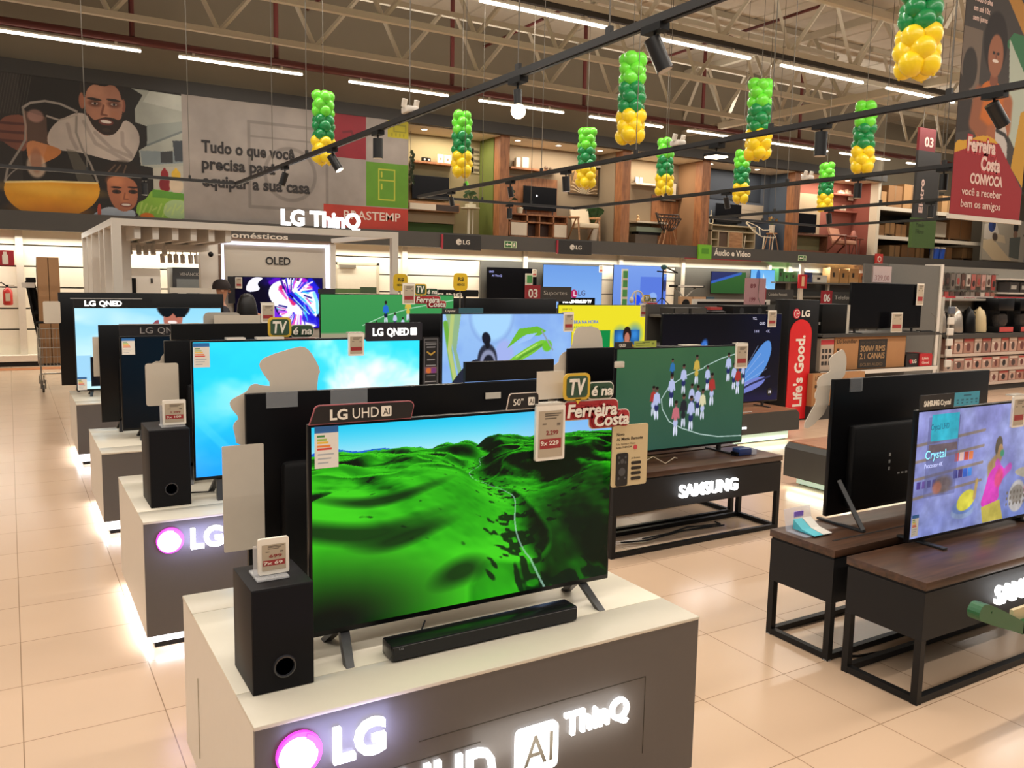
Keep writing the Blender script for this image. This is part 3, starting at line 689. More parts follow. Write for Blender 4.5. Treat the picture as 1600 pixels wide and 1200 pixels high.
def paint_laundry(c):
    A = c.asp; c.grad('8a8cc8', '7c86c4'); c.mix(np.clip((c.noise(3, 3, 4)-.45)*2, 0, .6), 'a4aedc'); c.mix(np.clip((c.X/A-.5)*2, 0, 1)*np.clip((c.Y-.5)*3, 0, .7), '5f78b8')
    for z in (.2, .33, .47, .62): c.line([(0, z+.06), (.48*A, z)], .012, '8a7c78')
    cols = ('c8524a', 'd8b4a8', 'b8463a', 'd87a4a', '3a3f90', '4a3a7a', '2f62c8', '3f8ae0')
    for i in range(8): c.rect((.27+.035*(i % 4))*A, .36 if i < 4 else .5, (.3+.035*(i % 4))*A, .43 if i < 4 else .57, cols[i])
    for i in range(6): c.rect((.02+.035*i)*A, .55, (.045+.035*i)*A, .61, ('4a3a8a', '6a52a0', '3a3478')[i % 3])
    c.rect(.07*A, .05, .29*A, .69, '5a5f92', .55); c.rect(.09*A, .03, .28*A, .24, '2fb4cc'); c.rect(.08*A, .27, .28*A, .33, '6f5f66')
    c.ell(.2*A, .6, .12, .07, '6a5a52', 0, .5, .8); c.ell(.16*A, .62, .06, .05, 'b86a52', 0, .5, .7)
    c.ell(.36*A, .86, .16, .06, '8fa0c8'); c.ell(.36*A, .82, .15, .06, '6f86c0'); c.ell(.38*A, .77, .13, .08, 'd8d04a', -.3); c.line([(.44*A, .76), (.45*A, .62)], .02, 'b89a62')
    c.ell(.6*A, .36, .055, .09, '5f564a'); c.ell(.615*A, .41, .04, .07, 'b08a62'); c.line([(.56*A, .66), (.55*A, .52), (.6*A, .46)], .05, 'a88a62'); c.line([(.6*A, .5), (.64*A, .62), (.7*A, .55)], .035, 'c050b4')
    c.poly(smooth_poly([(.54*A, .56), (.62*A, .5), (.68*A, .6), (.62*A, .7), (.64*A, .84), (.48*A, .88), (.52*A, .7)]), 'd23fb4'); c.ell(.62*A, .63, .06, .08, 'd0487c', .3, .4)
    c.poly([(.5*A, .86), (.64*A, .82), (.68*A, 1), (.52*A, 1)], 'c0b052'); c.ell(.78*A, .82, .13, .14, 'b4b0b0'); c.ell(.78*A, .8, .1, .08, '8f8880'); c.ell(.86*A, .76, .05, .06, 'c05a86', .3)
    c.poly(smooth_poly([(.72*A, .6), (.84*A, .56), (.98*A, .66), (.84*A, .68)]), 'a8a090'); [c.ell((.7+.028*i)*A, .78+.05*j, .012, .016, '6f6860', 0, .3) for i in range(6) for j in range(3)]; c.a *= (.78+.42*c.noise(9, 12, 4))[..., None]; c.ell(.63*A, .42, .03, .03, '3f8a6a', .4, .5)
# ------------------------------------------------------------------ nearest plinth
tv('television', 'large switched-on television showing green hills, nearest the camera', .757, 1.915, .737, 1.412, 2.45, .66, paint_hills, 330, energy=(.775, .85, 1.275, 1.405), emit=1.0)
t = T('header_sign', 'black header sign with pink outline and pale lettering above the green hills screen', 'header sign', (.92, 2.46, 1.41), 'black header signs')
P = [(.757, 1.408), (1.092, 1.408)]+[(1.084+.018*math.cos(a), 1.448+.018*math.sin(a)) for a in np.linspace(0, PI/2, 5)]+[(.79+.018*math.cos(a), 1.450+.018*math.sin(a)) for a in np.linspace(PI/2, PI, 5)]
P = [(x, z+.003) for x, z in P]
MB().prism(P, 2.444, 2.449).build('outline', M('b0646a', .4), t)
MB().prism([(.925+(x-.925)*.982, 1.438+(z-1.438)*.9) for x, z in P], 2.442, 2.4445).build('face', M('1d1919', .45), t)
text('LG', LETW, t, .822, 1.424, 2.442, .03, .056, ext=.001, bold=.03); text('UHD', LETW, t, .894, 1.424, 2.442, .032, .086, ext=.001)
MB().prism(rr(.988, 1.022, 1.424, 1.457, .004), 2.44, 2.442).build('badge', LETW, t); text('AI', M('241e1c', .5), t, .994, 1.43, 2.44, .02, .022, ext=.0006)
t = T('header_sign', 'small black header sign reading 50 inch AI above the green hills screen', 'header sign', (1.51, 2.46, 1.41), 'black header signs')
P = [(1.447, 1.415), (1.577, 1.415)]+[(1.565+.012*math.cos(a), 1.46+.012*math.sin(a)) for a in np.linspace(0, PI/2, 5)]+[(1.468+.012*math.cos(a), 1.46+.012*math.sin(a)) for a in np.linspace(PI/2, PI, 5)]
MB().prism(P, 2.444, 2.449).build('outline', M('d8c4b4', .4), t)
MB().prism([(1.512+(x-1.512)*.965, 1.443+(z-1.443)*.92) for x, z in P], 2.442, 2.4445).build('face', M('1d1919', .45), t)
text('50"', LETW, t, 1.472, 1.43, 2.442, .022, .04, ext=.001); MB().prism(rr(1.532, 1.558, 1.428, 1.456, .003), 2.44, 2.442).build('badge', LETW, t)
text('AI', M('241e1c', .5), t, 1.536, 1.434, 2.44, .016, .018, ext=.0006)
price_tag('white framed price tag reading 2.299 clipped to the green hills television', 1.557, 1.229, 2.425, .122, .195, '2.299', '9x 229', grp=None)
promo('large TV é na sign on the right corner of the green hills television', 1.668, 1.438, 2.425, 1., grp=None)
card('blank_card', 'cream card edge standing behind the big TV é na sign', [(1.585, 1.44), (1.7, 1.44), (1.7, 1.54), (1.585, 1.54)], 2.47)
t = T('remote_card', 'cream card about a remote control, with a picture of a black remote', 'card', (1.98, 2.42, 1.1))
MB().prism(rr(1.893, 2.062, 1.098, 1.332, .01), 2.424, 2.428).build('card', M('cdb88e', .6, var=.02), t)
TXD = M('3a3226', .6, var=0)
text('Novo', TXD, t, 1.912, 1.292, 2.424, .011, .036, ext=.0006, bold=.02); text('AI Magic Remote', TXD, t, 1.912, 1.274, 2.424, .011, .125, ext=.0006, bold=.02)
text('Fala, Aponta e Clique', M('7a6c54', .6, var=0), t, 1.912, 1.257, 2.424, .007, .09, ext=.0006); text('botão PHENOM', TXD, t, 1.912, 1.244, 2.424, .007, .072, ext=.0006)
MB().prism(circ(2.002, 1.244, .009, 16), 2.4225, 2.424).build('seal', M('c8444c', .5), t)
MB().prism(rr(1.913, 1.968, 1.1, 1.226, .009), 2.4215, 2.424).build('remote_picture', M('1a1a1c', .4), t)
m = MB()
for z in (1.21, 1.19, 1.13): m.prism(circ(1.925, z, .005, 10), 2.4205, 2.4215); m.prism(circ(1.955, z, .005, 10), 2.4205, 2.4215)
m.prism(circ(1.94, 1.195, .009, 14), 2.4205, 2.4215); m.prism(circ(1.94, 1.155, .016, 18), 2.4205, 2.4212); m.build('remote_button', M('4a4a4c', .4), t)
m = MB()
for k in range(4): m.prism(rr(1.985, 2.032, 1.118+.02*k, 1.13+.02*k, .005), 2.4225, 2.424)
m.build('key_legend', M('241e18', .5), t); text('AI Button', TXD, t, 1.985, 1.2, 2.424, .006, .042, ext=.0005)
# subwoofer
def subwoofer(label, x0, x1, y0, y1, z0, z1):
    t = T('subwoofer', label, 'subwoofer', ((x0+x1)/2, (y0+y1)/2, z0), 'black subwoofers')
    MB().box(x0, x1, y0, y1, z0, z1, b=.003).build('cabinet', M('19181b', .55, var=.08, scale=120, spec=.3), t, smooth=True)
    MB().box(x0+.003, x1-.003, y0-.003, y0, z0+.004, z1-.006).build('front_grille', M('0e0d10', .7, var=.1, scale=400, spec=.2), t)
    cx, cz, y = x0+(x1-x0)*.51, z0+(z1-z0)*.23, y0-.003; m = MB()
    n = 28
    for i in range(n):
        a, b = 2*PI*i/n, 2*PI*(i+1)/n; V = []
        for q in (a, b):
            for r, dy in ((.0345, 0), (.032, -.006), (.028, -.006), (.025, .001)): V.append((cx+r*math.cos(q), y+dy, cz+r*math.sin(q)))
        m.add(V, [(0, 1, 5, 4), (1, 2, 6, 5), (2, 3, 7, 6)])
    m.build('port_ring', M('2a2a2e', .18, coat=.5), t, smooth=True); MB().prism(circ(cx, cz, .0255, 24), y-.0008, y+.001).build('port_opening', M('000001', .9, var=0, spec=0.), t)  # flat black disc: the port's inner dark is put into its colour
    return t
subwoofer('black subwoofer box beside the green hills television', .547, .727, 2.318, 2.54, .66, .973)
price_tag('white price tag reading 699 on an acrylic stand on top of the near subwoofer', .59, .984, 2.40, .09, .108, '699', '7x 69', clip=False, stand=True, grp=None)
# soundbar
t = T('soundbar', 'long black soundbar lying in front of the green hills television', 'soundbar', (1.33, 2.37, .66))
MB().box(.975, 1.685, 2.322, 2.405, .662, .716, b=.008).build('body', M('121214', .22, var=.02), t, smooth=True)
MB().box(.982, 1.678, 2.3195, 2.323, .667, .709).build('front_grille', M('0c0c0e', .6, var=.1, scale=400), t)
m = MB(); m.box(.98, 1.68, 2.3205, 2.3225, .709, .7105); m.build('edge_trim', M('7a7a80', .25, metal=.8), t)
text('LG', M('8a8a8e', .4), t, 1.0, .7, 2.3195, .006, .014, ext=.0005)
tag(MB().sweep([(1.22, 2.41, .668), (1.18, 2.44, .67), (1.16, 2.5, .668), (1.2, 2.56, .668)], .003).build('cable', BLKM, smooth=True), 'thin black cable behind the long soundbar', 'cable')
# televisions that face away, blank backs of their signs
tv('television', 'rear of a black television facing away behind the green hills television', .682, 1.925, .737, 1.452, 2.86, .66, back=True)
tag(box('header_sign', BLKM, None, 1.542, 1.963, 2.93, 2.95, 1.4535, 1.533), 'black back of a header sign on top of the television facing away nearest camera', 'header sign')
tag(box('rating_sticker', M('cfc8ba', .5), None, 1.62, 1.69, 2.902, 2.905, 1.385, 1.41), 'small white sticker on the rear of the nearest television facing away', 'sticker')
CUT = [(.94, 1.38), (.945, 1.5), (.957, 1.52), (.93, 1.575), (.905, 1.606), (.875, 1.61), (.76, 1.577), (.736, 1.555), (.742, 1.53), (.782, 1.472), (.745, 1.476), (.725, 1.484), (.705, 1.478), (.695, 1.46), (.683, 1.452), (.64, 1.432), (.634, 1.418), (.64, 1.4), (.667, 1.365), (.65, 1.352), (.644, 1.335), (.65, 1.31), (.655, 1.27), (.75, 1.25), (.9, 1.3)]
card('blank_cutout', 'plain back of a die-cut sign sticking out above the nearest television facing away', smooth_poly(CUT, 1), 2.94, 'sign')
card('blank_card', 'tall plain cream card hanging left of the nearest television facing away', rr(.585, .722, .925, 1.29, .004), 2.84, mat=M('cbc2b3', .6, var=.03))
ACR = M('c8ccd0', .1, alpha=.22)
for k, (a, b, la) in enumerate(((.75, .86, 'clear acrylic tab on the top left rear edge of the nearest television facing away'), (.98, 1.12, 'clear acrylic tab on the rear edge above the pink-outlined header sign'))):
    tag(box('acrylic_tab', ACR, None, a, b, 2.9, 2.906, 1.4, 1.456), la, 'tab')
# ------------------------------------------------------------------ second plinth
tv('television', 'large television with a bright blue sky picture on the second plinth', .812, 2.137, .757, 1.512, 4.65, .66, paint_sky, 150, energy=(.822, .905, 1.37, 1.5), emit=1.25)
t = T('header_sign', 'dark header sign with bright white lettering above the blue sky screen', 'header sign', (1.95, 4.66, 1.5), 'black header signs')
MB().prism(rr(1.78, 2.14, 1.492, 1.602, .01), 4.635, 4.648).build('face', M('1c1c26', .45), t)
WLT = M('ffffff', emit=1.1)
text('LG', WLT, t, 1.822, 1.525, 4.635, .042, .066, ext=.002, bold=.035); text('QNED', WLT, t, 1.91, 1.525, 4.635, .042, .142, ext=.002, bold=.035); MB().prism(rr(2.062, 2.104, 1.525, 1.57, .006), 4.632, 4.635).build('badge', WLT, t)
t = T('info_card', 'narrow black information card at the right edge of the blue sky television', 'card', (2.19, 4.64, 1.25), None)
MB().prism(rr(2.145, 2.255, 1.215, 1.51, .008), 4.636, 4.64).build('card', M('1a1a1e', .45), t)
c = Cv(.1/.285, 90, '17171b'); c.rect(.02, .02, .33, .025, '7a7a80'); c.rect(.02, .02, .025, .98, '7a7a80'); c.rect(.325, .02, .33, .98, '7a7a80')
for z, w in ((.08, .26), (.12, .24), (.19, .2), (.46, .18), (.58, .22), (.8, .2), (.93, .26)): c.rect(.175-w/2, z, .175+w/2, z+.016, 'b8b8bc', .8)
c.line([(.09, .3), (.175, .36), (.26, .3)], .016, 'c8a040'); c.rect(.04, .62, .31, .76, '8a5a6a'); c.ell(.12, .7, .06, .06, 'd87a3a'); c.ell(.24, .7, .06, .06, '7a3a8a')
picture('print', c, MP(0, .5), t, 2.15, 2.25, 1.22, 1.505, 4.6355)
price_tag('price tag clipped to the top edge of the blue sky television', 1.67, 1.41, 4.625, .095, .13, grp=None)
t = promo('TV é na sign standing on top of the blue sky television, its lower half hidden', 1.235, 1.52, 4.72, 1.15, grp=None)
tag(box('acrylic_tab', M('d8d4cc', .15), None, .99, 1.09, 4.63, 4.68, 1.514, 1.526), 'first clear tab from the left on the blue sky television top edge', 'tab')
tag(box('acrylic_tab', M('d8d4cc', .15), None, 1.15, 1.3, 4.63, 4.68, 1.514, 1.526), 'second clear tab from the left on the blue sky television top edge', 'tab')
subwoofer('black subwoofer box at the left end of the second plinth', .578, .776, 4.545, 4.83, .66, 1.066)
price_tag('white price tag on an acrylic stand on top of the second subwoofer', .66, 1.075, 4.63, .115, .13, '1.299', '9x 109', clip=False, stand=True, grp=None)
tag(MB().sweep([(.8, 4.78, .665), (.9, 4.74, .668), (.95, 4.8, .7), (1.0, 4.84, .668), (1.15, 4.8, .668)], .004).build('cable', BLKM, smooth=True), 'black cable lying under the blue sky television', 'cable')
tv('television', 'rear of a black television facing away behind the blue sky television', .748, 1.98, .737, 1.482, 5.06, .66, back=True)
tag(box('header_sign', BLKM, None, .79, 1.36, 5.13, 5.15, 1.485, 1.575), 'black back of a header sign behind the top edge of the blue sky television', 'header sign')
card('blank_cutout', 'cream stepped back of a die-cut sign left of the second subwoofer television', smooth_poly([(.66, 1.2), (.66, 1.32), (.7, 1.36), (.735, 1.36), (.735, 1.38), (.76, 1.41), (.79, 1.44), (.79, 1.53), (.83, 1.575), (.99, 1.58), (1.02, 1.5), (.99, 1.1), (.7, 1.1)], 1), 5.17, 'sign')
card('blank_card', 'rounded grey blank card above the switched-off television, middle of the left row', rr(.975, 1.19, 1.49, 1.64, .03), 5.165, mat=M('b4aca0', .6))
card('blank_card', 'rounded cream blank card hanging over the right side of the switched-off television', rr(.635, .81, 1.12, 1.36, .015), 5.045)
card('blank_card', 'low cream card standing on the header behind the blue sky television', [(1.03, 1.576), (1.3, 1.576), (1.3, 1.625), (1.03, 1.625)], 5.14)
# ------------------------------------------------------------------ third plinth
tv('television', 'switched-off television with grey-lettered header on the third plinth', .70, 2.15, .665, 1.39, 6.93, .60, paint_dark, 80, emit=.6, energy=(.715, .805, 1.25, 1.375))
GRYL = M('8d8886', .5, var=0)
t = T('header_sign', 'dark unlit header sign with grey lettering over the switched-off television', 'header sign', (1.1, 6.94, 1.39), 'black header signs')
MB().box(.70, 1.5, 6.925, 6.935, 1.395, 1.475).build('face', M('17161a', .4), t); MB().box(.70, 1.5, 6.92, 6.937, 1.475, 1.483).build('edge_trim', GRYL, t)
text('LG', GRYL, t, .845, 1.41, 6.925, .045, .09, ext=.001); text('QNED', GRYL, t, .97, 1.41, 6.925, .045, .2, ext=.001)
tv('television', 'rear of a black television facing away behind the switched-off television', .598, 2.06, .665, 1.45, 7.36, .60, back=True)
price_tag('price tag leaning at the right end above the rear of the third television', 1.875, 1.46, 7.38, .115, .17, grp=None)
tag(box('header_sign', BLKM, None, 1.55, 2.0, 7.43, 7.45, 1.452, 1.52), 'black back of a header sign above the third television facing away', 'header sign')
card('blank_card', 'cream blank card on the left side of the screen with the sunglasses man', [(.56, 1.03), (.86, 1.03), (.86, 1.35), (.56, 1.35)], 7.5)
# ------------------------------------------------------------------ fourth plinth
tv('television', 'television showing a smiling man in sunglasses, farthest in the left row', .555, 2.005, .655, 1.515, 9.6, .605, paint_sunglasses, 110, emit=1.15, energy=(.565, .65, .665, .8))
t = T('header_sign', 'black header sign with bright white lettering above the sunglasses man screen', 'header sign', (1.0, 9.61, 1.52), 'black header signs')
MB().box(.555, 1.3, 9.59, 9.6, 1.52, 1.6).build('face', M('0f0f12', .4), t); MB().box(.53, 1.2, 9.585, 9.602, 1.6, 1.607).build('edge_trim', M('a8a6a4', .4), t)
text('LG', WLT, t, .655, 1.53, 9.59, .05, .105, ext=.002, bold=.04); text('QNED', WLT, t, .79, 1.53, 9.59, .05, .215, ext=.002, bold=.04)
tv('television', 'rear of the largest black television facing away, behind the sunglasses man screen', .442, 2.13, .665, 1.655, 10.02, .605, back=True)
card('blank_card', 'low cream card on top of the largest television facing away', [(1.55, 1.66), (2.0, 1.66), (2.0, 1.72), (1.55, 1.72)], 10.08)
card('blank_card', 'cream rounded card hanging left of the largest television facing away, before the cart', rr(.3, .46, 1.33, 1.56, .015), 10.06)
# ------------------------------------------------------------------ dark tables with metal frames
WAL = MW('36241a', '573c2c', .35); TBL = M('1b1b1c', .5, spec=.25, var=.05); MET = M('101011', .45, spec=.3, var=.04)
def table(label, x0, x1, y0, y1, zt=.575, feet=False):
    t = T('tv_table', label, 'table', ((x0+x1)/2, (y0+y1)/2, 0), 'dark framed television tables')
    MB().box(x0-.006, x1+.006, y0-.006, y1+.006, zt-.038, zt, b=.002).build('tabletop', WAL, t, smooth=True)
    MB().box(x0+.004, x1-.004, y0+.004, y1-.004, zt-.05, zt-.038).build('shadow_gap', BLKM, t)
    MB().box(x0, x1, y0, y1, .30, zt-.05, b=.001).build('drawer_box', TBL, t)
    w = .034
    for xx in (x0, x1-w):
        for yy in (y0, y1-w): box('leg', MET, t, xx, xx+w, yy, yy+w, .0, .30)
    for yy in (y0, y1-w): box('floor_rail', MET, t, x0+w, x1-w, yy+.001, yy+w-.001, 0.004, w)
    for xx in (x0, x1-w): box('floor_rail', MET, t, xx+.001, xx+w-.001, y0+w, y1-w, 0.004, w)
    return t
def lit(t, s, x, z, y, h, w, bold=.03): text(s, LIT, t, x, z, y, h, w, ext=.02, bold=bold)
a = table('dark walnut topped table with glowing white letters under the football match television', 3.42, 5.04, 4.35, 4.77)
lit(a, 'SAMSUNG', 4.0, .365, 4.35, .085, .565, .02)
table('dark walnut topped table behind the one with the football match television', 3.42, 5.04, 4.82, 5.24)
b = table('dark walnut topped table nearest the camera on the right', 3.41, 5.04, 2.105, 2.505)
lit(b, 'SAMSUNG', 3.96, .375, 2.105, .085, .565, .02)
c_ = table('dark walnut topped table behind the nearest right-hand one, with the acrylic holder on it', 3.43, 5.06, 2.6, 3.0)
for k in range(2):
    MB().cyl((3.447, 2.617+.366*k, -.0), (3.447, 2.617+.366*k, .006), .02, 12).build('levelling_foot', M('8a8a88', .4), c_)
tag(MB().box(3.55, 4.2, 2.70, 2.712, .5752, .5765).build('cable_slot', M('0c0a09', .8)), 'dark slot cut along the top of the right-hand rear table', 'slot')
area('letter_glow', (4.28, 4.28, .41), .5, .1, .6, (.95, .97, 1), (math.radians(90), 0, 0))
area('letter_glow', (4.25, 2.03, .41), .5, .1, .6, (.95, .97, 1), (math.radians(90), 0, 0))
table('dark walnut topped table under the television with the vacuum cleaner and plant', 3.42, 5.04, 6.85, 7.27)
table('dark walnut topped table second from the vacuum cleaner television', 3.42, 5.04, 7.32, 7.74)
table('dark walnut topped table under the farther football television', 3.05, 4.75, 9.1, 9.52)
table('dark walnut topped table behind the farther football television', 3.05, 4.75, 9.57, 9.99)
# televisions on those tables
tv('television', 'television showing a football match on a green pitch, on the walnut table with glowing letters', 3.645, 4.925, .632, 1.405, 4.66, .575, paint_match, 240, feet='blade', fx=.17)
price_tag('price tag clipped to the top right corner of the football match television', 4.79, 1.225, 4.635, .125, .19, grp=None)
t = T('header_sign', 'small black header sign on the left top corner of the football match television', 'header sign', (3.75, 4.66, 1.41), 'black header signs')
MB().box(3.63, 3.785, 4.655, 4.662, 1.405, 1.45).build('face', M('2a2626', .45), t); text('QLED', LETW, t, 3.665, 1.417, 4.655, .02, .06, ext=.001, bold=.02)
c = Cv(4.3, 24, 'a2b04a'); c.line([(.3, .4), (2, .36)], .05, '5f6a2a'); c.line([(1.6, .2), (3, .22)], .06, '3f4a22'); c.line([(.4, .7), (3, .68)], .05, '5f6a2a'); c.rect(3.4, .3, 3.9, .6, '6f7c34')
tag(picture('lime_card', c, MP(0, .6), None, 3.795, 4.0, 1.408, 1.455, 4.65), 'lime green strip card beside the small black header sign of the football match', 'card')
tag(box('camera_tab', M('cfc6b6', .4), None, 3.625, 3.70, 4.628, 4.656, 1.27, 1.315, b=.006), 'small white curled tag on the left edge of the football match television', 'tag')
tag(box('acrylic_tab', M('d8d0c0', .2), None, 4.27, 4.44, 4.66, 4.72, 1.408, 1.416), 'clear tab lying on the top edge of the football match television', 'tab')
tv('television', 'rear of a black television facing away behind the football match television', 3.56, 4.9, .632, 1.37, 5.08, .575, back=True)
CU = smooth_poly([(3.3, 1.06), (3.32, 1.16), (3.42, 1.17), (3.4, 1.24), (3.5, 1.25), (3.52, 1.33), (3.62, 1.36), (3.64, 1.5), (3.68, 1.53), (3.84, 1.53), (3.9, 1.48), (3.92, 1.3), (3.9, 1.0)], 1)
card('blank_cutout', 'grey blank stepped back of a die-cut sign in front of the yellow screen', CU, 5.17, 'sign')
tag(MB().sweep([(3.7, 4.6, .58), (3.85, 4.55, .6), (3.95, 4.58, .62), (4.0, 4.5, .58), (4.12, 4.54, .605), (4.2, 4.6, .58)], .004).build('cable', M('b8a890', .5), smooth=True), 'pale looped cable on the football match table top', 'cable')
t = T('gadget', 'small blue plastic demo gadget on the football match table right end', 'gadget', (4.77, 4.5, .575))
MB().box(4.7, 4.83, 4.46, 4.54, .577, .63, b=.008).build('body', M('26376a', .3), t, smooth=True); MB().box(4.83, 4.88, 4.455, 4.545, .577, .62, b=.006).build('clear_block', M('c8ccd8', .05, alpha=.5), t)
MB().box(4.68, 4.7, 4.47, 4.53, .577, .605).build('plug', BLK, t)
for k in range(3): tag(MB().sweep([(3.7+.2*k, 4.6, .008), (3.9+.25*k, 4.55+.06*k, .01), (4.3+.2*k, 4.62, .008), (4.7, 4.58+.05*k, .01)], .006).build('floor_cable', BLKM, smooth=True), ORD[k]+' dark cable lying on the floor under the football match table, counted from the left', 'cable', 'floor cables')
tag(MB().sweep([(3.5, 2.62, .008), (3.6, 2.55, .012), (3.9, 2.5, .01), (4.4, 2.55, .008)], .007).build('floor_cable', BLKM, smooth=True), 'black cable on the floor under the two nearest right-hand tables', 'cable')
tv('television', 'television with a painterly laundry scene, at the right edge of the photo', 3.77, 5.0, .605, 1.27, 2.44, .575, paint_laundry, 260, feet='blade', energy=(3.785, 3.84, .635, .745), fx=.13)
ct = [o for o in bpy.data.objects if o.name.startswith('television') and o.get('label', '').startswith('television with a painterly')][0]
text('Crystal UHD', M('0f4f68', emit=1.), ct, 3.885, 1.165, 2.4385, .03, .15, ext=.0006)
text('Crystal', M('7fd8f0', emit=1.), ct, 3.855, 1.02, 2.4385, .042, .17, ext=.0006); text('Processor 4K', M('aab4e4', emit=1.), ct, 3.855, .975, 2.4385, .022, .15, ext=.0006)
t = T('header_sign', 'black header sign with a teal strip on the laundry scene television', 'header sign', (3.95, 2.45, 1.27), 'black header signs')
MB().box(3.77, 4.05, 2.432, 2.438, 1.27, 1.345).build('face', M('1d1b1b', .5), t); text('SAMSUNG', LETW, t, 3.8, 1.29, 2.432, .025, .125, ext=.001, bold=.05); text('Crystal', LETW, t, 3.935, 1.29, 2.432, .025, .085, ext=.001, bold=.02)
c = Cv(3., 40, '3f9ab4'); c.rect(1.1, .18, 2, .3, '1f5a70'); [c.rect(.3+.55*i, .5, .6+.55*i, .62, '256a80') for i in range(5)]; [c.rect(.35+.55*i, .72, .55+.55*i, .84, '1f5a70') for i in range(5)]
picture('feature_strip', c, MP(0, .5), t, 4.05, 4.27, 1.275, 1.345, 2.433)
price_tag('price tag cut by the right edge of the photo on the laundry television', 4.575, 1.13, 2.42, .12, .17, grp=None)
tv('television', 'rear of a large black television facing away, on the right-hand rear table', 3.745, 5.2, .625, 1.372, 2.86, .575, back=True, feet='tri', fx=.05)
tag(box('acrylic_tab', ACR, None, 3.87, 3.97, 2.904, 2.91, 1.3, 1.376), 'clear acrylic tab taped to the rear of the large right-hand television', 'tab')
card('blank_cutout', 'cream blank die-cut sign leaning left of the large right-hand television facing away', smooth_poly([(3.6, 1.12), (3.66, 1.2), (3.7, 1.25), (3.675, 1.28), (3.7, 1.32), (3.69, 1.36), (3.72, 1.39), (3.78, 1.4), (3.795, 1.42), (3.775, 1.46), (3.785, 1.485), (3.87, 1.525), (3.895, 1.52), (3.925, 1.47), (3.915, 1.36), (3.8, 1.34), (3.8, 1.2), (3.65, 1.1)], 1), 2.98, 'sign')
# acrylic holder with leaflets
t = T('acrylic_holder', 'clear acrylic leaflet holder on the left end of the right-hand rear table', 'leaflet holder', (3.56, 2.85, .575))
AC = M('dfe3f4', .05, alpha=.28)
MB().prism([(2.93, .577), (2.8, .577), (2.8, .582), (2.925, .582), (2.95, .69), (2.955, .69)], 3.46, 3.66, 'x').build('holder', AC, t)
MB().box(3.53, 3.6, 2.94, 2.944, .64, .67).build('logo_print', M('8a6ad0', .4), t)
for k, (x, cl, la) in enumerate(((3.5, '4fb4c4', 'teal leaflet lying in the acrylic holder'), (3.57, 'd8d4cc', 'white leaflet lying in the acrylic holder'))):
    tag(MB().prism([(2.92, .59), (2.78, .584), (2.78, .586), (2.86, .6), (2.92, .64)], x, x+.065, 'x').build('leaflet', M(cl, .5)), la, 'leaflet')
# green object at the right edge
t = T('plastic_bracket', 'rounded green plastic bracket poking in at the right edge of the photo', 'bracket', (2.99, 1.6, 0))
m = MB(); m.prism(smooth_poly([(3.227, 0.630), (3.204, 0.608), (3.203, 0.587), (3.219, 0.563), (3.522, 0.454), (3.568, 0.441), (3.561, 0.479), (3.527, 0.508), (3.334, 0.599), (3.262, 0.628)], 1), 1.75, 1.80).build('body', M('14592f', .35), t); MB().box(3.498, 3.618, 1.775, 1.79, 0.479, 0.549).build('paper_print', M('c8b890', .5), t)
MB().prism(circ(3.291, 0.589, .004, 12), 1.748, 1.752).build('screw', M('16482a', .4), t); MB().box(3.538, 4.7, 1.75, 1.8, 0.446, 0.499).build('arm', M('14592f', .35), t); MB().box(4.66, 4.7, 1.755, 1.795, 0, 0.519).build('post', M('14592f', .35), t); MB().box(4.55, 4.85, 1.6, 1.95, 0, .012).build('foot', M('14592f', .35), t)
# ------------------------------------------------------------------ vacuum and plant screen
tv('television', 'television showing a vacuum cleaner and a plant on a blue carpet', 3.43, 4.9, .7, 1.555, 7.0, .575, paint_plant, 170, emit=1.05, feet='blade')
t = T('header_sign', 'dark header sign with a long teal strip above the vacuum cleaner screen', 'header sign', (3.6, 7.0, 1.555), 'black header signs')
MB().box(3.43, 3.6, 6.99, 7.0, 1.555, 1.6).build('face', M('242428', .5), t); MB().box(3.6, 3.86, 6.99, 7.0, 1.557, 1.605).build('teal_strip', M('2a5a68', .5), t); text('Crystal', LETW, t, 3.46, 1.568, 6.99, .02, .1, ext=.001)
price_tag('price tag clipped to the right edge of the vacuum cleaner television', 4.77, 1.37, 6.96, .12, .19, grp=None)
tv('television', 'rear of a black television facing away behind the vacuum cleaner television', 3.34, 4.95, .7, 1.53, 7.46, .575, back=True)
promo('TV é na sign above the left corner of the vacuum cleaner screen', 3.42, 1.71, 7.6, 1.15, grp=None)
price_tag('price tag left of the TV é na sign over the vacuum cleaner screen', 3.29, 1.62, 7.58, .13, .2, grp=None)
CAB0 = M('6a645a', .5)
# farther football screen
tv('television', 'television showing football players seen close up, left of the yellow price signs', 3.02, 4.72, .72, 1.685, 9.3, .575, paint_match2, 190, emit=1., feet='blade')
t = T('header_sign', 'dark header sign with green strip above the close-up football screen', 'header sign', (3.2, 9.3, 1.685), 'black header signs')
MB().box(3.0, 3.2, 9.29, 9.3, 1.685, 1.74).build('face', M('242428', .5), t); MB().box(3.2, 3.5, 9.29, 9.3, 1.69, 1.745).build('green_strip', M('5a7040', .5), t); MB().box(3.5, 3.7, 9.29, 9.3, 1.69, 1.765).build('clear_tab', M('4a5a40', .3), t)
tag(box('sign_board', BLKM, None, 4.3, 5.2, 9.55, 9.57, 1.66, 1.745), 'black board with cut-off white letters behind the close-up football screen', 'sign')
MBx = bpy.data.objects['sign_board']; MB().box(4.4, 4.43, 9.57, 9.6, .575, 1.7).box(5.0, 5.03, 9.57, 9.6, 0, 1.7).build('post', BLKM, MBx); text('SAMSUNG', LETW, MBx, 4.36, 1.665, 9.55, .035, .6, ext=.002, bold=.04)
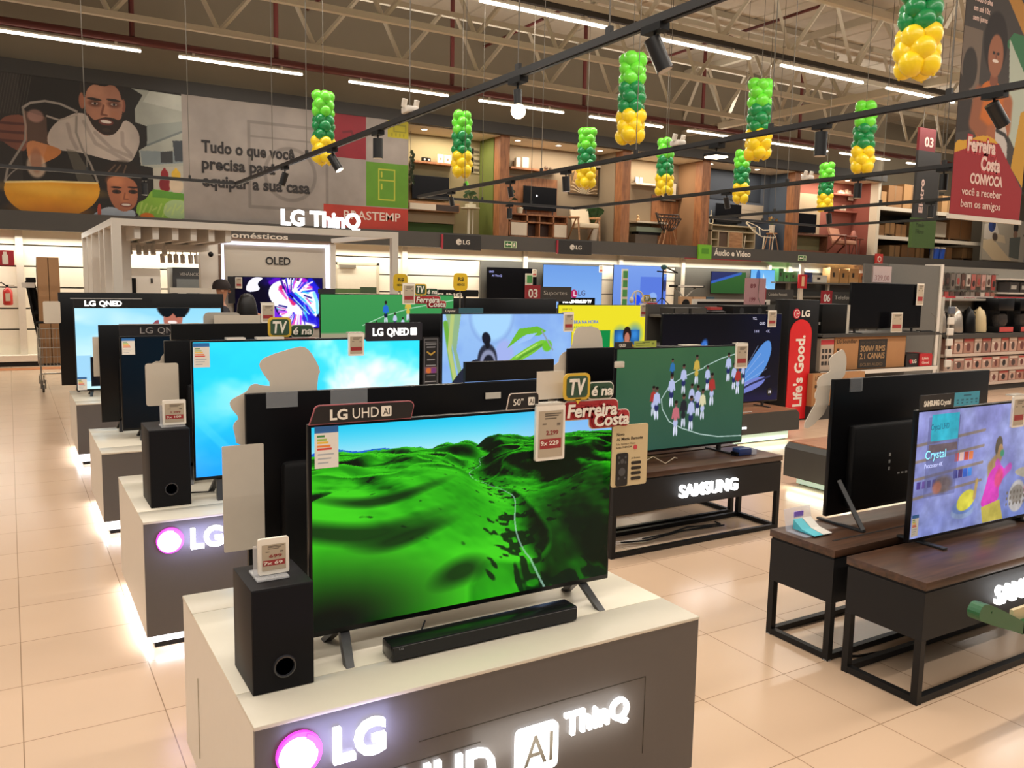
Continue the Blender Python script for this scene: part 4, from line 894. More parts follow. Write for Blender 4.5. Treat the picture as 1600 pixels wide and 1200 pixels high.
for k, (x, y, z, la) in enumerate(((4.05, 9.62, 1.72, 'yellow rounded price sign standing before the white pergola post'), (4.56, 9.0, 1.74, 'yellow rounded price sign just above the TV é na sign of the vacuum screen'))):
    t = T('price_sign', la, 'price sign', (x, y, z)); MB().prism(rr(x, x+.19, z, z+.21, .05), y, y+.006).build('card', M('e0b81e', .5), t); MB().box(x+.09, x+.1, y+.006, y+.016, .0 if y < 9.05 else .575, z+.1).build('stand_rod', CAB0, t)
    text('R$', M('4a4416', .6), t, x+.06, z+.12, y, .04, .08, ext=.001, bold=.04); text('MENOS', M('4a4416', .6), t, x+.05, z+.06, y, .025, .1, ext=.001, bold=.03)
tv('television', 'rear of a wide black television facing away behind the vacuum screen header', 5.1, 6.75, .75, 1.63, 10.0, .6, back=True)
# black support under it and small stand-ins for their bases are real tables too
table('dark table under the wide television facing away, behind the vacuum screen', 5.0, 6.8, 9.8, 10.3, .6)
# yellow offer screen
tv('television', 'television with a bright yellow offer screen and a cheering fan', 7.42, 9.22, .52, 1.52, 11.0, .45, paint_yellow, 120, emit=1.0, feet='blade')
ty = [o for o in bpy.data.objects if o.get('label', '').startswith('television with a bright yellow')][0]
text('SEMP TCL', M('3a3a18', emit=.3), ty, 7.5, 1.43, 10.998, .03, .2, ext=.001); text('DESCUBRA NA HORA', M('2f5ab0', emit=.9), ty, 7.5, 1.22, 10.998, .05, .72, ext=.001, bold=.02); text('SE GANHOU ATÉ', M('2f7a5a', emit=.9), ty, 7.6, 1.14, 10.998, .04, .5, ext=.001)
text('70%', M('f4f8ee', emit=1.), ty, 7.74, .92, 10.998, .16, .46, ext=.001, bold=.04)
t = T('header_sign', 'black header sign with glowing white letters over the yellow screen', 'header sign', (7.75, 11, 1.52), 'black header signs')
MB().box(7.42, 8.12, 10.98, 10.995, 1.52, 1.63).build('face', BLK, t); text('TCL QD-MiniLED TV', LIT, t, 7.48, 1.55, 10.98, .045, .57, ext=.003, bold=.05)
price_tag('price tag at the top right of the yellow offer screen', 9.05, 1.32, 10.95, .14, .22, grp=None)
promo('TV é na sign between the yellow screen and the black gondola', 9.12, 1.57, 10.97, 1.25, grp=None)
t = T('tv_stand', 'dark low stand under the yellow offer screen', 'stand', (8.3, 11.2, 0)); MB().box(7.3, 9.4, 10.8, 11.6, .08, .43).build('body', TBL, t); MB().box(7.3, 9.4, 10.8, 11.6, .43, .45).build('top_panel', WAL, t); MB().box(7.4, 9.3, 10.9, 11.5, 0, .08).build('kick_base', BLKM, t)
# ------------------------------------------------------------------ low stands with rounded corners and glowing bases
WAL2 = MW('8a5a3e', 'b07a58', .3); GLW = M('cfe8d0', emit=.55); STG = M('3a3936', .5, var=.03)
def low_stand(label, x0, x1, y0, y1, zt, zb=.1, brand=None):
    t = T('low_stand', label, 'stand', ((x0+x1)/2, (y0+y1)/2, 0), 'low dark stands with glowing bases')
    P = [(x0, zb), (x1, zb), (x1, zt-.05), (x1-.05, zt-.003), (x0+.05, zt-.003), (x0, zt-.05)]
    MB().prism(P, y0, y1).build('body', STG, t)
    MB().box(x0+.05, x1-.05, y0+.01, y1-.01, zt-.003, zt+.006).build('top_panel', WAL2, t)
    MB().box(x0+.12, x1-.12, y0+.06, y1-.06, .012, zb).build('light_strip', GLW, t); MB().box(x0+.14, x1-.14, y0+.08, y1-.08, 0, .012).build('kick_base', BLKM, t)
    if brand: text(brand[0], LIT, t, *brand[1:4], brand[4], brand[5], ext=.015, bold=.03)
    l = area('base_glow', ((x0+x1)/2, y0+.02, .09), x1-x0-.3, .02, 2.2, (.85, 1, .86), (math.radians(-25), 0, 0))
    return t
low_stand('low dark stand with walnut top under the butterfly television', 6.1, 8.3, 6.93, 7.85, .37, .12, ('TCL', 6.75, .2, 6.93, .1, .63))
st = low_stand('low dark stand with chamfered end behind the large right-hand television', 6.23, 8.6, 4.5, 5.35, .41, .09)
area('base_glow', (6.2, 4.92, .08), .02, .7, 1.6, (.85, 1, .86), (0, math.radians(25), 0))
tv('television', 'huge dark television with a blue and violet butterfly', 6.31, 8.25, .44, 1.535, 7.25, .376, paint_butterfly, 190, emit=.95, feet='blade', fx=.12)
tb = [o for o in bpy.data.objects if o.get('label', '').startswith('huge dark television')][0]
text('TCL', M('b8bcd8', emit=.8), tb, 7.74, 1.46, 7.248, .03, .07, ext=.001); text('QLED', M('b8bcd8', emit=.8), tb, 7.86, 1.4, 7.248, .03, .1, ext=.001); text('144', M('8a90b8', emit=.6), tb, 7.78, 1.3, 7.248, .035, .08, ext=.001); text('4K', M('8a90b8', emit=.6), tb, 7.98, 1.3, 7.248, .035, .07, ext=.001)
MB().prism(circ(8.1, .56, .05, 20), 7.246, 7.248).build('size_badge', M('08080c', .4), tb); text('75', M('d8dcec', emit=.6), tb, 8.075, .545, 7.246, .03, .05, ext=.0006, bold=.03)
price_tag('price tag tilted on the top right corner of the butterfly television', 7.98, 1.37, 7.22, .14, .2, grp=None)
tag(MB().sweep([(x, 6.96, .385) for x in (7.3, 7.5)], .006).build('sensor_bar', M('b8b0a4', .4)), 'small pale bar lying on the front of the butterfly television stand', 'bar')
# ------------------------------------------------------------------ mural over the fascia
def paint_mural(c):
    def m(a, b):   # poster sketch units -> canvas
        u = a/4.8; v = 90+b/4.8; vt = 114+.114*u; vb = 328+.0475*u
        return ((u*(.0105+4e-6*u)+2)/2.55, (v-vt)/(vb-vt))
    def P(*p): return [m(p[i], p[i+1]) for i in range(0, len(p), 2)]
    def E(a, b, ra, rb, col, rot=0, soft=.15, al=1.):
        x, y = m(a, b); c.ell(x, y, ra/4.8*.012/2.55, rb/4.8/(214-.066*a/4.8), col, rot, soft, al)
    def L(w, col, *p, al=1.): c.line(P(*p), w/4.8*.012/2.55, col, al)
    c.rect(0, 0, c.asp, 1, '1c1815'); n = c.noise(6, 3, 3)
    c.rect(0, 0, m(150, 300)[0], 1, '2c2724')
    for i in range(12): L(3, '4a433c', -60+22*i, 420, 10+22*i, 130, al=.6)
    c.rect(0, 0, m(-80, 0)[0], 1, '241f1c')
    # fridge interior
    c.poly(P(980, 230, 1370, 285, 1380, 1200, 1120, 1200, 1130, 820, 1030, 800, 1020, 690, 1085, 650, 1085, 510, 1000, 480, 1000, 380, 1060, 280), 'a3a69c')
    c.poly(P(1110, 250, 1360, 285, 1360, 400, 1060, 330), 'b9bcb2'); c.poly(P(1085, 500, 1370, 470, 1370, 540, 1080, 660), '8f9690'); L(8, '6f7878', 1085, 650, 1350, 545)
    c.poly(P(1030, 690, 1370, 700, 1370, 780, 1040, 800), '7f8b8e'); c.poly(P(1180, 700, 1270, 690, 1270, 780, 1180, 780), '3a3c3e'); c.poly(P(1270, 615, 1365, 615, 1365, 770, 1285, 770), '3f454c')
    c.poly(P(1120, 820, 1375, 800, 1375, 1010, 1120, 1000), 'b0ada0')
    E(1205, 945, 44, 60, '7c1f26'); E(1205, 870, 30, 40, '8a2228'); E(1205, 838, 12, 20, '8a2228'); E(1290, 950, 55, 60, 'c9b79e'); E(1290, 870, 36, 38, 'd0a83a'); E(1290, 838, 12, 20, 'd8b03c')
    # man
    c.poly(smooth_poly(P(350, 560, 430, 470, 620, 392, 700, 520, 800, 590, 880, 540, 920, 450, 1010, 520, 1035, 620, 990, 730, 950, 785, 820, 770, 560, 700, 460, 700, 340, 660)), 'b8aca2')
    for a in ((620, 480, 700, 640, 930, 770), (700, 560, 820, 680, 960, 740), (500, 500, 520, 600, 560, 680), (900, 560, 900, 650, 960, 720)): L(14, '8a7f78', *a, al=.55)
    c.poly(smooth_poly(P(190, 610, 340, 650, 460, 690, 420, 740, 330, 780, 230, 830, 190, 740)), 'b8743e')
    E(640, 240, 40, 80, '2a211c'); E(612, 325, 22, 60, '9a6048'); E(915, 360, 16, 50, '8a5440')
    c.poly(smooth_poly(P(640, 220, 720, 180, 840, 190, 900, 240, 915, 340, 900, 450, 860, 560, 780, 590, 700, 540, 650, 450, 625, 340)), 'a2705a')
    E(720, 240, 70, 60, 'b27e64', 0, .8); E(700, 430, 40, 40, 'ae785e', 0, .8); E(850, 430, 36, 40, 'a46e54', 0, .8); E(783, 400, 30, 70, 'b07c62', 0, .7)
    c.poly(smooth_poly(P(600, 180, 720, 175, 930, 200, 925, 290, 905, 330, 890, 250, 840, 200, 780, 225, 700, 200, 650, 240, 630, 330)), '201a17')
    c.poly(smooth_poly(P(640, 400, 690, 470, 730, 460, 780, 440, 850, 455, 880, 470, 905, 440, 880, 520, 850, 570, 780, 585, 710, 545, 665, 480)), '2a1e19')
    E(783, 482, 54, 24, '6a352e'); E(783, 479, 40, 12, 'd8ccc2', .06); E(783, 540, 30, 14, '3a2a22')
    for x, y in ((705, 345), (845, 352)): E(x, y, 44, 24, '5f3a2c', 0, .8); E(x, y, 22, 8, 'b8a69c', 0, .3); E(x+2, y, 10, 9, '201512'); E(x-2, y-32, 52, 10, '2a1e19', .05)
    L(8, '6f4434', 770, 360, 752, 425, 790, 432)
    # hand and jug
    c.poly(smooth_poly(P(-20, 500, 40, 440, 150, 430, 190, 450, 200, 700, 120, 700, 40, 650, -20, 600)), '7a4a3a')
    for b in (490, 555, 620): L(10, '54302a', 0, b, 100, b+8, 185, b+12)
    L(9, '9a928a', 175, 380, 230, 345, 340, 330, 450, 350, 570, 405); L(8, '8a827a', 175, 380, 190, 520, 180, 620, 130, 700, 40, 830, 15, 930); L(8, '8a827a', 570, 410, 560, 560, 600, 680, 660, 800, 705, 930); L(7, 'a89e94', 350, 440, 440, 470, 570, 430)
    c.poly(P(180, 400, 345, 450, 350, 640, 300, 780, 190, 740, 185, 600), 'c08a70', .35); c.poly(P(480, 680, 560, 700, 690, 930, 560, 930), '6f6a5c', .6)
    E(265, 440, 56, 48, 'c8968a', 0, .3, .6); E(255, 810, 66, 90, 'c8b09a', 0, .25, .8); E(255, 770, 40, 90, '8a5a44', 0, .4, .7)
    jb = [m(362+356*math.cos(t), 985+215*math.sin(t)) for t in np.linspace(-.26, PI+.26, 40)]; c.poly(jb, 'e09a1e'); E(360, 1150, 230, 60, 'cf7c18', 0, 1.2, .8); E(360, 990, 300, 40, 'eebb48', .02, 1.2, .7); L(7, 'f0d890', 20, 932, 360, 926, 700, 936)
    jt = [m(362+356*math.cos(t), 985+215*math.sin(t)) for t in np.linspace(PI+.26, PI+.9, 12)]; c.line(jt, .004, 'a89f96', .7)
    # girl
    E(890, 900, 150, 130, '201713', 0, .2); E(985, 1020, 60, 160, '1c1512'); c.poly(smooth_poly(P(640, 1190, 720, 1130, 800, 1110, 900, 1150, 975, 1130, 980, 1210, 640, 1210)), 'aab4c0')
    c.poly(smooth_poly(P(780, 900, 880, 870, 990, 920, 1005, 1010, 985, 1110, 900, 1160, 820, 1120, 785, 1040, 770, 960)), 'a8684a')
    E(840, 920, 60, 36, 'c07c56', 0, .9); E(900, 1050, 30, 40, 'b8744e', 0, .8)
    for x, y in ((843, 1000), (965, 1000)): E(x, y, 34, 16, '3a2218'); E(x, y, 12, 11, '120c0a'); E(x-2, y-32, 40, 8, '2a1812')
    E(910, 1100, 44, 17, '7a3a30'); E(910, 1098, 34, 9, 'dcd0c4'); L(6, '8a5038', 905, 1010, 895, 1055, 925, 1058)
    for a in ((790, 850, 840, 800), (840, 850, 880, 800), (900, 860, 920, 805)): L(6, '5a4638', *a)
    c.poly(smooth_poly(P(690, 1180, 700, 1090, 725, 1095, 722, 1190)), 'c04a30')
    c.poly(smooth_poly(P(980, 1200, 990, 1080, 1060, 1060, 1110, 970, 1240, 1000, 1375, 1010, 1385, 1210)), '86b63e'); c.poly(smooth_poly(P(1200, 1060, 1375, 1060, 1380, 1210, 1180, 1200)), 'a8c48a'); c.poly(P(1110, 980, 1370, 1015, 1370, 1060, 1110, 1040), '4a8a30', .7)
    for i in range(10): L(7, 'c8dc7a', 1000+36*i, 1190-((i*37) % 60), 1030+36*i, 1080+((i*53) % 40), al=.5)
    E(1065, 1190, 55, 32, 'e0761e')
    # grey half with colour squares
    G = (3.25+2)/2.55; c.rect(G, 0, c.asp, 1, '9c938c')
    X = lambda x: (x+2)/2.55; Zc = lambda z: (5.6-z)/2.55
    def R(x0, z1, x1, z0, k, al=1.): c.rect(X(x0), Zc(z1), X(x1), Zc(z0), k, al)
    def O(x0, z1, x1, z0, w, k): [c.line([(X(a), Zc(b)), (X(d), Zc(e))], w, k) for a, b, d, e in ((x0, z1, x1, z1), (x0, z0, x1, z0), (x0, z0, x0, z1), (x1, z0, x1, z1))]
    O(4.62, 5.2, 6.36, 3.4, .013, '857d77'); c.line([(X(4.62), Zc(4.9)), (X(6.36), Zc(4.9))], .008, '857d77'); c.ell(X(5.52), Zc(4.15), .235, .235, '857d77', 0, .03); c.ell(X(5.52), Zc(4.15), .205, .205, '9c938c', 0, .03)
    R(6.38, 5.7, 7.3, 4.63, '8e1c2a'); R(7.3, 5.7, 8.4, 4.6, '9c938c'); R(7.84, 5.62, 8.4, 5.2, 'b4a818'); R(7.3, 4.6, 8.4, 3.58, '5c8f22'); R(6.27, 3.57, 8.4, 3.0, 'b83a2c')
    O(7.62, 4.45, 8.02, 3.75, .006, 'b8b83a'); c.line([(X(7.62), Zc(4.2)), (X(8.02), Zc(4.2))], .006, 'b8b83a'); c.line([(X(7.69), Zc(4.1)), (X(7.69), Zc(4.0))], .008, 'b8b83a'); c.line([(X(7.69), Zc(4.38)), (X(7.69), Zc(4.28))], .008, 'b8b83a')
    O(8.0, 5.5, 8.3, 5.35, .006, '8f8a20'); [c.line([(X(7.95+.1*i), Zc(5.3)), (X(7.95+.1*i), Zc(5.25))], .006, '8f8a20') for i in range(4)]
    c.line([(X(6.75), Zc(5.2)), (X(6.95), Zc(5.24)), (X(7.0), Zc(5.1))], .01, '6a1420')
    c.a *= (.82+.3*c.noise(4, 21, 5))[..., None]
mt = T('wall_mural', 'huge printed mural of a smiling man, girl and orange juice jug on the back wall', 'mural', (3.2, 19.1, 3.05))
c = Cv(10.37/2.55, 300, '1c1815'); paint_mural(c); picture('print', c, MP(0, .6), mt, -2.0, 8.37, 3.04, 5.6, 18.99)
box('mounting_board', M('3a3632', .6), mt, -2.0, 8.37, 18.995, 19.16, 3.04, 5.6)
TXG = M('2b2727', .6, var=0)
for s_, z, w in (('Tudo o que você', 4.47, 1.98), ('precisa para', 4.12, 1.55), ('equipar a sua casa', 3.76, 2.33)): text(s_, TXG, mt, 3.63, z, 18.985, .235, w, ext=.004, bold=.03)
text('BRASTEMP', M('dcc8bc', .5), mt, 6.75, 3.25, 18.985, .19, 1.42, ext=.004, bold=.01)
text('Eletrodomésticos', M('e8e0d4', .5), fas, 3.3, 2.70, 18.9, .115, 2.12, ext=.004, bold=.02)
# fascia signs
def fsign(label, x0, x1, fn):
    t = T('fascia_sign', label, 'sign', ((x0+x1)/2, 18.87, 2.65), 'signs on the grey fascia')
    MB().box(x0, x1, 18.86, 18.9, 2.64, 3.0).build('board', M('262423', .55), t); MB().box(x0-.05, x0, 18.86, 18.9, 2.64, 3.0).build('red_edge', M('a02a38', .5), t)
    xm = (x0+x1)/2; MB().prism(circ(xm-.1, 2.83, .075, 24), 18.85, 18.86).build('logo_disc', M('d8d0c4', .5), t); MB().prism([(xm-.11, 2.83), (xm-.04, 2.83), (xm-.04, 2.8), (xm-.09, 2.8)], 18.845, 18.85).build('logo_mark', M('7a726a', .5), t)
    text('LG', LETW, t, xm+.02, 2.78, 18.86, .1, .19, ext=.004, bold=.01)
fsign('dark logo sign on the grey fascia, nearer the white pergola', 9.26, 10.32, 0); fsign('dark logo sign on the grey fascia, below the armchair', 12.68, 13.78, 0)
def exit_sign(label, x):
    t = T('exit_sign', label, 'exit sign', (x, 18.88, 2.75)); MB().box(x, x+.36, 18.87, 18.9, 2.74, 2.91).build('board', M('cfe0b8', .5), t)
    MB().box(x+.02, x+.2, 18.865, 18.87, 2.755, 2.895).build('arrow_field', M('2a6a30', .5), t); MB().prism([(x+.03, 2.825), (x+.09, 2.87), (x+.09, 2.84), (x+.19, 2.84), (x+.19, 2.81), (x+.09, 2.81), (x+.09, 2.78)], 18.86, 18.865).build('arrow', LETW, t)
    MB().box(x+.23, x+.33, 18.865, 18.87, 2.755, 2.895).build('door_mark', M('2a6a30', .5), t); MB().prism(circ(x+.28, 2.86, .014, 10), 18.86, 18.865).prism([(x+.26, 2.76), (x+.28, 2.8), (x+.3, 2.76), (x+.31, 2.77), (x+.3, 2.84), (x+.26, 2.84)], 18.86, 18.865).build('figure', LETW, t)
exit_sign('green emergency exit sign with arrow between the two dark logo signs on the fascia', 11.02); exit_sign('green emergency exit sign with arrow right of the Áudio e Vídeo lettering', 22.1)
t = T('department_sign', 'Áudio e Vídeo department lettering with a lime square on the grey fascia', 'sign', (18.5, 18.88, 2.7)); MB().box(17.7, 18.22, 18.84, 18.9, 2.66, 3.09).build('lime_square', M('6fb52a', .5), t)
MB().prism(rr(17.82, 18.1, 2.82, 2.98, .01), 18.835, 18.84).build('screen_icon', M('4f9020', .5), t); text('Áudio e Vídeo', LETW, t, 18.38, 2.79, 18.9, .17, 1.55, ext=.004, bold=.02)
# ------------------------------------------------------------------ white pergola booth with the lit wall
PW = M('dcd4c8', .45, var=.02)
pg = T('pergola_booth', 'white pergola frame with lit white letters around the OLED display', 'pergola', (2.84, 12.5, 0))
for x, y, w in ((1.05, 10.78, .1), (4.52, 10.78, .09), (4.52, 13.35, .09)): box('post', PW, pg, x, x+w, y, y+w, 0, 2.42)
box('front_beam', PW, pg, 1.05, 4.61, 10.78, 10.88, 2.42, 2.5); box('side_beam', PW, pg, 4.53, 4.61, 10.88, 13.35, 2.43, 2.5); box('side_beam', PW, pg, 1.05, 1.15, 10.88, 15.4, 2.42, 2.5); box('rear_beam', PW, pg, 1.15, 2.75, 15.3, 15.4, 2.4, 2.5)
for y in (11.7, 12.35, 13.5, 14.3, 15.2): box('side_fin', PW, pg, 1.05, 1.35, y, y+.09, 0, 2.42)
for x in (1.3, 1.5, 1.72, 1.93, 2.14, 2.34): box('ceiling_fin', PW, pg, x, x+.07, 10.88, 13.3, 2.28, 2.46)
box('soffit', PW, pg, 1.15, 2.42, 10.88, 13.3, 2.46, 2.48); box('ceiling_panel', PW, pg, 1.15, 2.42, 12.3, 13.3, 2.2, 2.28)
text('LG ThinQ', M('ffffff', emit=2.2), pg, 3.02, 2.53, 10.84, .185, 1.06, ext=.03, bold=.035)
for k, x in enumerate((1.28, 1.36, 1.47, 1.55, 1.64, 1.78, 1.9, 2.0, 2.08, 2.17, 2.28, 2.36)):
    y = 11.9 if k < 6 else 12.9; zz = 2.2 if y > 12.3 else 2.28
    t = T('spotlight', ORD[k]+' small white spotlight from the left under the pergola fins', 'spotlight', (x, y, 2.1), 'white pergola spotlights')
    MB().cyl((x, y, zz-.07), (x, y, zz), .008, 6).build('stem', PW, t); MB().cyl((x, y-.02, zz-.16), (x, y+.02, zz-.05), .032, 10).build('head', PW, t, smooth=True)
ow = T('oled_wall', 'beige display wall with glowing rim and black OLED lettering', 'display wall', (3.7, 13.45, 0))
box('panel', M('c2b8aa', .55, var=.02), ow, 2.86, 4.53, 13.42, 13.5, 0, 2.36); box('frame_edge', M('6f5644', .5), ow, 2.76, 2.80, 13.34, 13.5, 0, 2.45); box('frame_edge', M('6f5644', .5), ow, 4.575, 4.61, 13.44, 13.6, 0, 2.45); box('frame_edge', M('6f5644', .5), ow, 2.80, 4.575, 13.34, 13.5, 2.42, 2.45)
GL = M('e4e6ff', emit=1.7); box('glow_strip', GL, ow, 2.80, 2.86, 13.43, 13.46, .9, 2.42); box('glow_strip', GL, ow, 4.46, 4.52, 13.40, 13.43, .9, 2.40); box('glow_strip', GL, ow, 2.86, 4.46, 13.40, 13.43, 2.35, 2.40)
text('OLED', M('1a1818', .5), ow, 3.49, 2.06, 13.42, .115, .39, ext=.01, bold=.015)
tv('television', 'OLED television with swirling violet and white artwork on the beige wall', 2.98, 4.39, 1.04, 1.865, 13.36, .9, paint_oled, 170, emit=1.1, feet='none', mount=13.43)
tag(box('info_card', M('1c1a1c', .5), None, 2.88, 2.985, 13.3, 13.31, 1.45, 1.86), 'narrow black info card left of the OLED screen', 'card')
price_tag('grey price tag beside the black info card at the OLED screen', 2.99, 1.68, 13.28, .1, .17, clip=False, grp=None)
t = T('counter', 'pale counter below the OLED wall', 'counter', (3.7, 13.2, 0)); MB().box(2.9, 4.5, 12.95, 13.39, .06, .86).build('body', PW, t); MB().box(2.88, 4.52, 12.93, 13.4, .86, .9).build('top_panel', M('c8bcae', .4), t); MB().box(2.95, 4.45, 13., 13.35, 0, .06).build('kick_base', BLKM, t)
tag(box('info_card', M('26242e', .5), None, 4.40, 4.49, 13.3, 13.31, 1.35, 1.7), 'narrow dark info card right of the OLED screen', 'card')
t = T('patterned_bag', 'grey bag with sketched leaf pattern standing right below the OLED screen', 'bag', (4.15, 11.6, 0))
# white appliances behind the booth
t = T('refrigerator', 'white appliance with a black slot, behind the pergola fins', 'refrigerator', (2.0, 16, 0)); MB().box(1.72, 2.3, 15.9, 16.5, .04, 1.97, b=.015).build('body', PW, t, smooth=True); MB().box(1.78, 1.9, 15.88, 15.9, 1.45, 1.8).build('dispenser', BLK, t); MB().box(1.75, 2.27, 15.95, 16.4, 0, .04).build('kick_base', BLKM, t); MB().box(2.14, 2.17, 15.88, 15.9, 1.72, 1.8).build('sticker', BLKM, t)
t = T('beverage_cooler', 'dark cooler with grey glass door and energy labels behind the pergola', 'cooler', (2.77, 16, 0)); MB().box(2.5, 3.05, 15.9, 16.5, .04, 2.0, b=.01).build('body', M('262626', .4), t, smooth=True); MB().box(2.56, 3.0, 15.88, 15.9, .3, 1.8).build('glass_door', M('7a8080', .15), t); MB().box(2.55, 3.0, 15.95, 16.4, 0, .04).build('kick_base', BLKM, t); text('VENÂNCIO', M('b8b4ac', .5), t, 2.62, 1.86, 15.9, .05, .34, ext=.002); MB().box(2.58, 2.72, 15.87, 15.88, 1.5, 1.64).build('label', LETW, t)
t = T('dome_camera', 'small black camera on the white pillar by the OLED wall', 'camera', (2.7, 13.2, 2.16)); MB().ball((2.62, 13.2, 2.18), .04).build('dome', BLK, t, smooth=True); MB().box(2.64, 2.76, 13.19, 13.21, 2.17, 2.19).build('arm', PW, t)
box('pillar', PW, pg, 2.5, 2.76, 13.35, 13.5, 0, 2.42)
bpy.data.objects.remove(bpy.data.objects['patterned_bag'])
# door in the back wall
d = T('door_1', 'plain pale door with a closer in the back wall, right of the pergola', 'door', (7.2, 19.5, 0)); d['kind'] = 'structure'
box('door_leaf', M('d8cfba', .5), d, 6.75, 7.75, 19.46, 19.52, 0, 2.2); box('door_frame', M('bfb49c', .5), d, 6.68, 6.75, 19.45, 19.52, 0, 2.26); box('door_frame', M('bfb49c', .5), d, 7.75, 7.82, 19.45, 19.52, 0, 2.26); box('door_frame', M('bfb49c', .5), d, 6.68, 7.82, 19.45, 19.52, 2.2, 2.26); box('door_closer', M('6f675a', .4), d, 6.8, 7.2, 19.4, 19.46, 2.12, 2.2)
# ------------------------------------------------------------------ left wall corner: extinguisher, cart
t = T('fire_extinguisher', 'red fire extinguisher hanging on the white upright at the left edge', 'fire extinguisher', (-.02, 19.15, 1.2)); RDX = M('b8241c', .3)
MB().lathe([(.07, 0), (.085, .02), (.085, .26), (.06, .31), (.025, .34)], (-.02, 19.18, 1.22), 18).build('cylinder', RDX, t, smooth=True); MB().box(-.06, .02, 19.09, 19.1, 1.3, 1.45).build('label', M('d8c8b0', .5), t)
MB().cyl((-.02, 19.18, 1.55), (-.02, 19.18, 1.6), .022, 10).box(-.06, .1, 19.17, 19.19, 1.6, 1.615).build('valve', BLKM, t); MB().sweep([(-.02, 19.18, 1.58), (-.12, 19.17, 1.66), (-.2, 19.16, 1.6), (-.22, 19.16, 1.5)], .012).build('hose', BLKM, t, smooth=True)
MB().box(-.04, 0., 19.26, 19.52, 1.45, 1.5).build('bracket', BLKM, t)
t = T('extinguisher_sign', 'red sign with white extinguisher symbol on the upright at the left edge', 'sign', (0, 19.2, 2.0)); MB().box(-.2, .12, 19.2, 19.22, 1.99, 2.28).build('board', M('a81c28', .5), t); MB().prism(rr(-.08, .02, 2.01, 2.2, .02), 19.195, 19.2).prism([(-.06, 2.2), (0, 2.2), (.0, 2.25), (-.06, 2.25)], 19.195, 19.2).build('symbol', LETW, t); MB().box(-.02, .02, 19.22, 19.52, 2.1, 2.14).build('bracket', M('a81c28', .5), t)
ct = T('shopping_cart', 'steel shopping cart in the aisle at the left, loaded with two tall cardboard boxes', 'shopping cart', (.62, 15.2, 0)); STL = M('9a948a', .3, metal=.7)
m = MB()
for k in range(13):
    x = .36+.05*k; m.cyl((x, 14.85, .42), (x, 14.85, 1.0), .004, 5); m.cyl((x, 15.65, .42), (x, 15.65, 1.0), .004, 5); m.cyl((x, 14.85, .42), (x, 15.65, .42), .004, 5)
for k in range(17):
    y = 14.85+.05*k; m.cyl((.36, y, .42), (.36, y, 1.0), .004, 5); m.cyl((.96, y, .42), (.96, y, 1.0), .004, 5)
for z in (.42, .56, .7, .85, 1.0): m.tube([(.36, 14.85, z), (.96, 14.85, z), (.96, 15.65, z), (.36, 15.65, z), (.36, 14.85, z)], .007 if z > .9 else .005, 6)
m.build('basket', STL, ct)
m = MB()
for x in (.38, .94): m.tube([(x, 14.8, 1.08), (x, 14.86, .9), (x, 14.92, .18), (x, 15.6, .22)], .013, 8)
m.tube([(.38, 15.6, .22), (.94, 15.6, .22)], .013); m.build('frame', STL, ct)
MB().cyl((.34, 14.78, 1.1), (.98, 14.78, 1.1), .018, 10).build('handle', BLKM, ct, smooth=True)
for x in (.4, .92):
    for y in (14.88, 15.58):
        w = MB().cyl((x-.015, y, .062), (x+.015, y, .062), .06, 18).build('wheel', M('3a3632', .6), ct, smooth=True); MB().bar((x-.03, y, .06), (x-.03, y, .2), .014).bar((x+.03, y, .06), (x+.03, y, .2), .014).build('caster_fork', STL, w)
KR = M('a27a54', .75, var=.05)
for k, (x, la) in enumerate(((.395, 'tall cardboard box in the shopping cart, the left one of the two'), (.55, 'tall cardboard box in the shopping cart, the right one of the two'))):
    t = T('cardboard_box', la, 'box', (x+.07, 15.2, .43)); MB().prism([(15.05, .44), (15.35, .44), (15.75, 1.9), (15.45, 2.1), (15.05, 2.1), (14.98, 1.5)], x, x+.145, 'x').build('carton', KR, t)
    MB().box(x+.04, x+.11, 15.02, 15.04, 1.78, 1.81).build('hand_hole', BLKM, t)
t = T('trolley', 'black and white folded trolley leaning behind the tall boxes in the cart', 'trolley', (.28, 15.5, .44)); MB().bar((.45, 15.5, .44), (.26, 15.5, 1.72), .05).bar((.52, 15.5, .44), (.33, 15.5, 1.72), .05).bar((.33, 15.5, 1.2), (.4, 15.5, 1.2), .1).box(.24, .38, 15.46, 15.54, 1.7, 1.78, b=.01).build('frame', BLKM, t); MB().box(.18, .36, 15.42, 15.46, 1.62, 1.7).build('handle', PW, t)
# ------------------------------------------------------------------ people
def skin_obj(name, V, Ed, mat, parent, sub=2, root=0):
    bm = bmesh.new(); ly = bm.verts.layers.skin.verify()
    for i, (x, y, z, r) in enumerate(V):
        q = bm.verts.new((x, y, z)); q[ly].radius = (r, r) if not isinstance(r, tuple) else r; q[ly].use_root = i == root
    bm.verts.ensure_lookup_table()
    for a, b in Ed: bm.edges.new((bm.verts[a], bm.verts[b]))
    me = bpy.data.meshes.new(name); bm.to_mesh(me); bm.free()
    ob = bpy.data.objects.new('t', me); COL.objects.link(ob); ob.modifiers.new('s', 'SKIN').use_smooth_shade = True; ob.modifiers.new('u', 'SUBSURF').levels = sub
    dg = bpy.context.evaluated_depsgraph_get(); m2 = bpy.data.meshes.new_from_object(ob.evaluated_get(dg)); bpy.data.objects.remove(ob)
    m2.name = name; m2.polygons.foreach_set('use_smooth', [True]*len(m2.polygons))
    return link(m2, name, mat, parent)
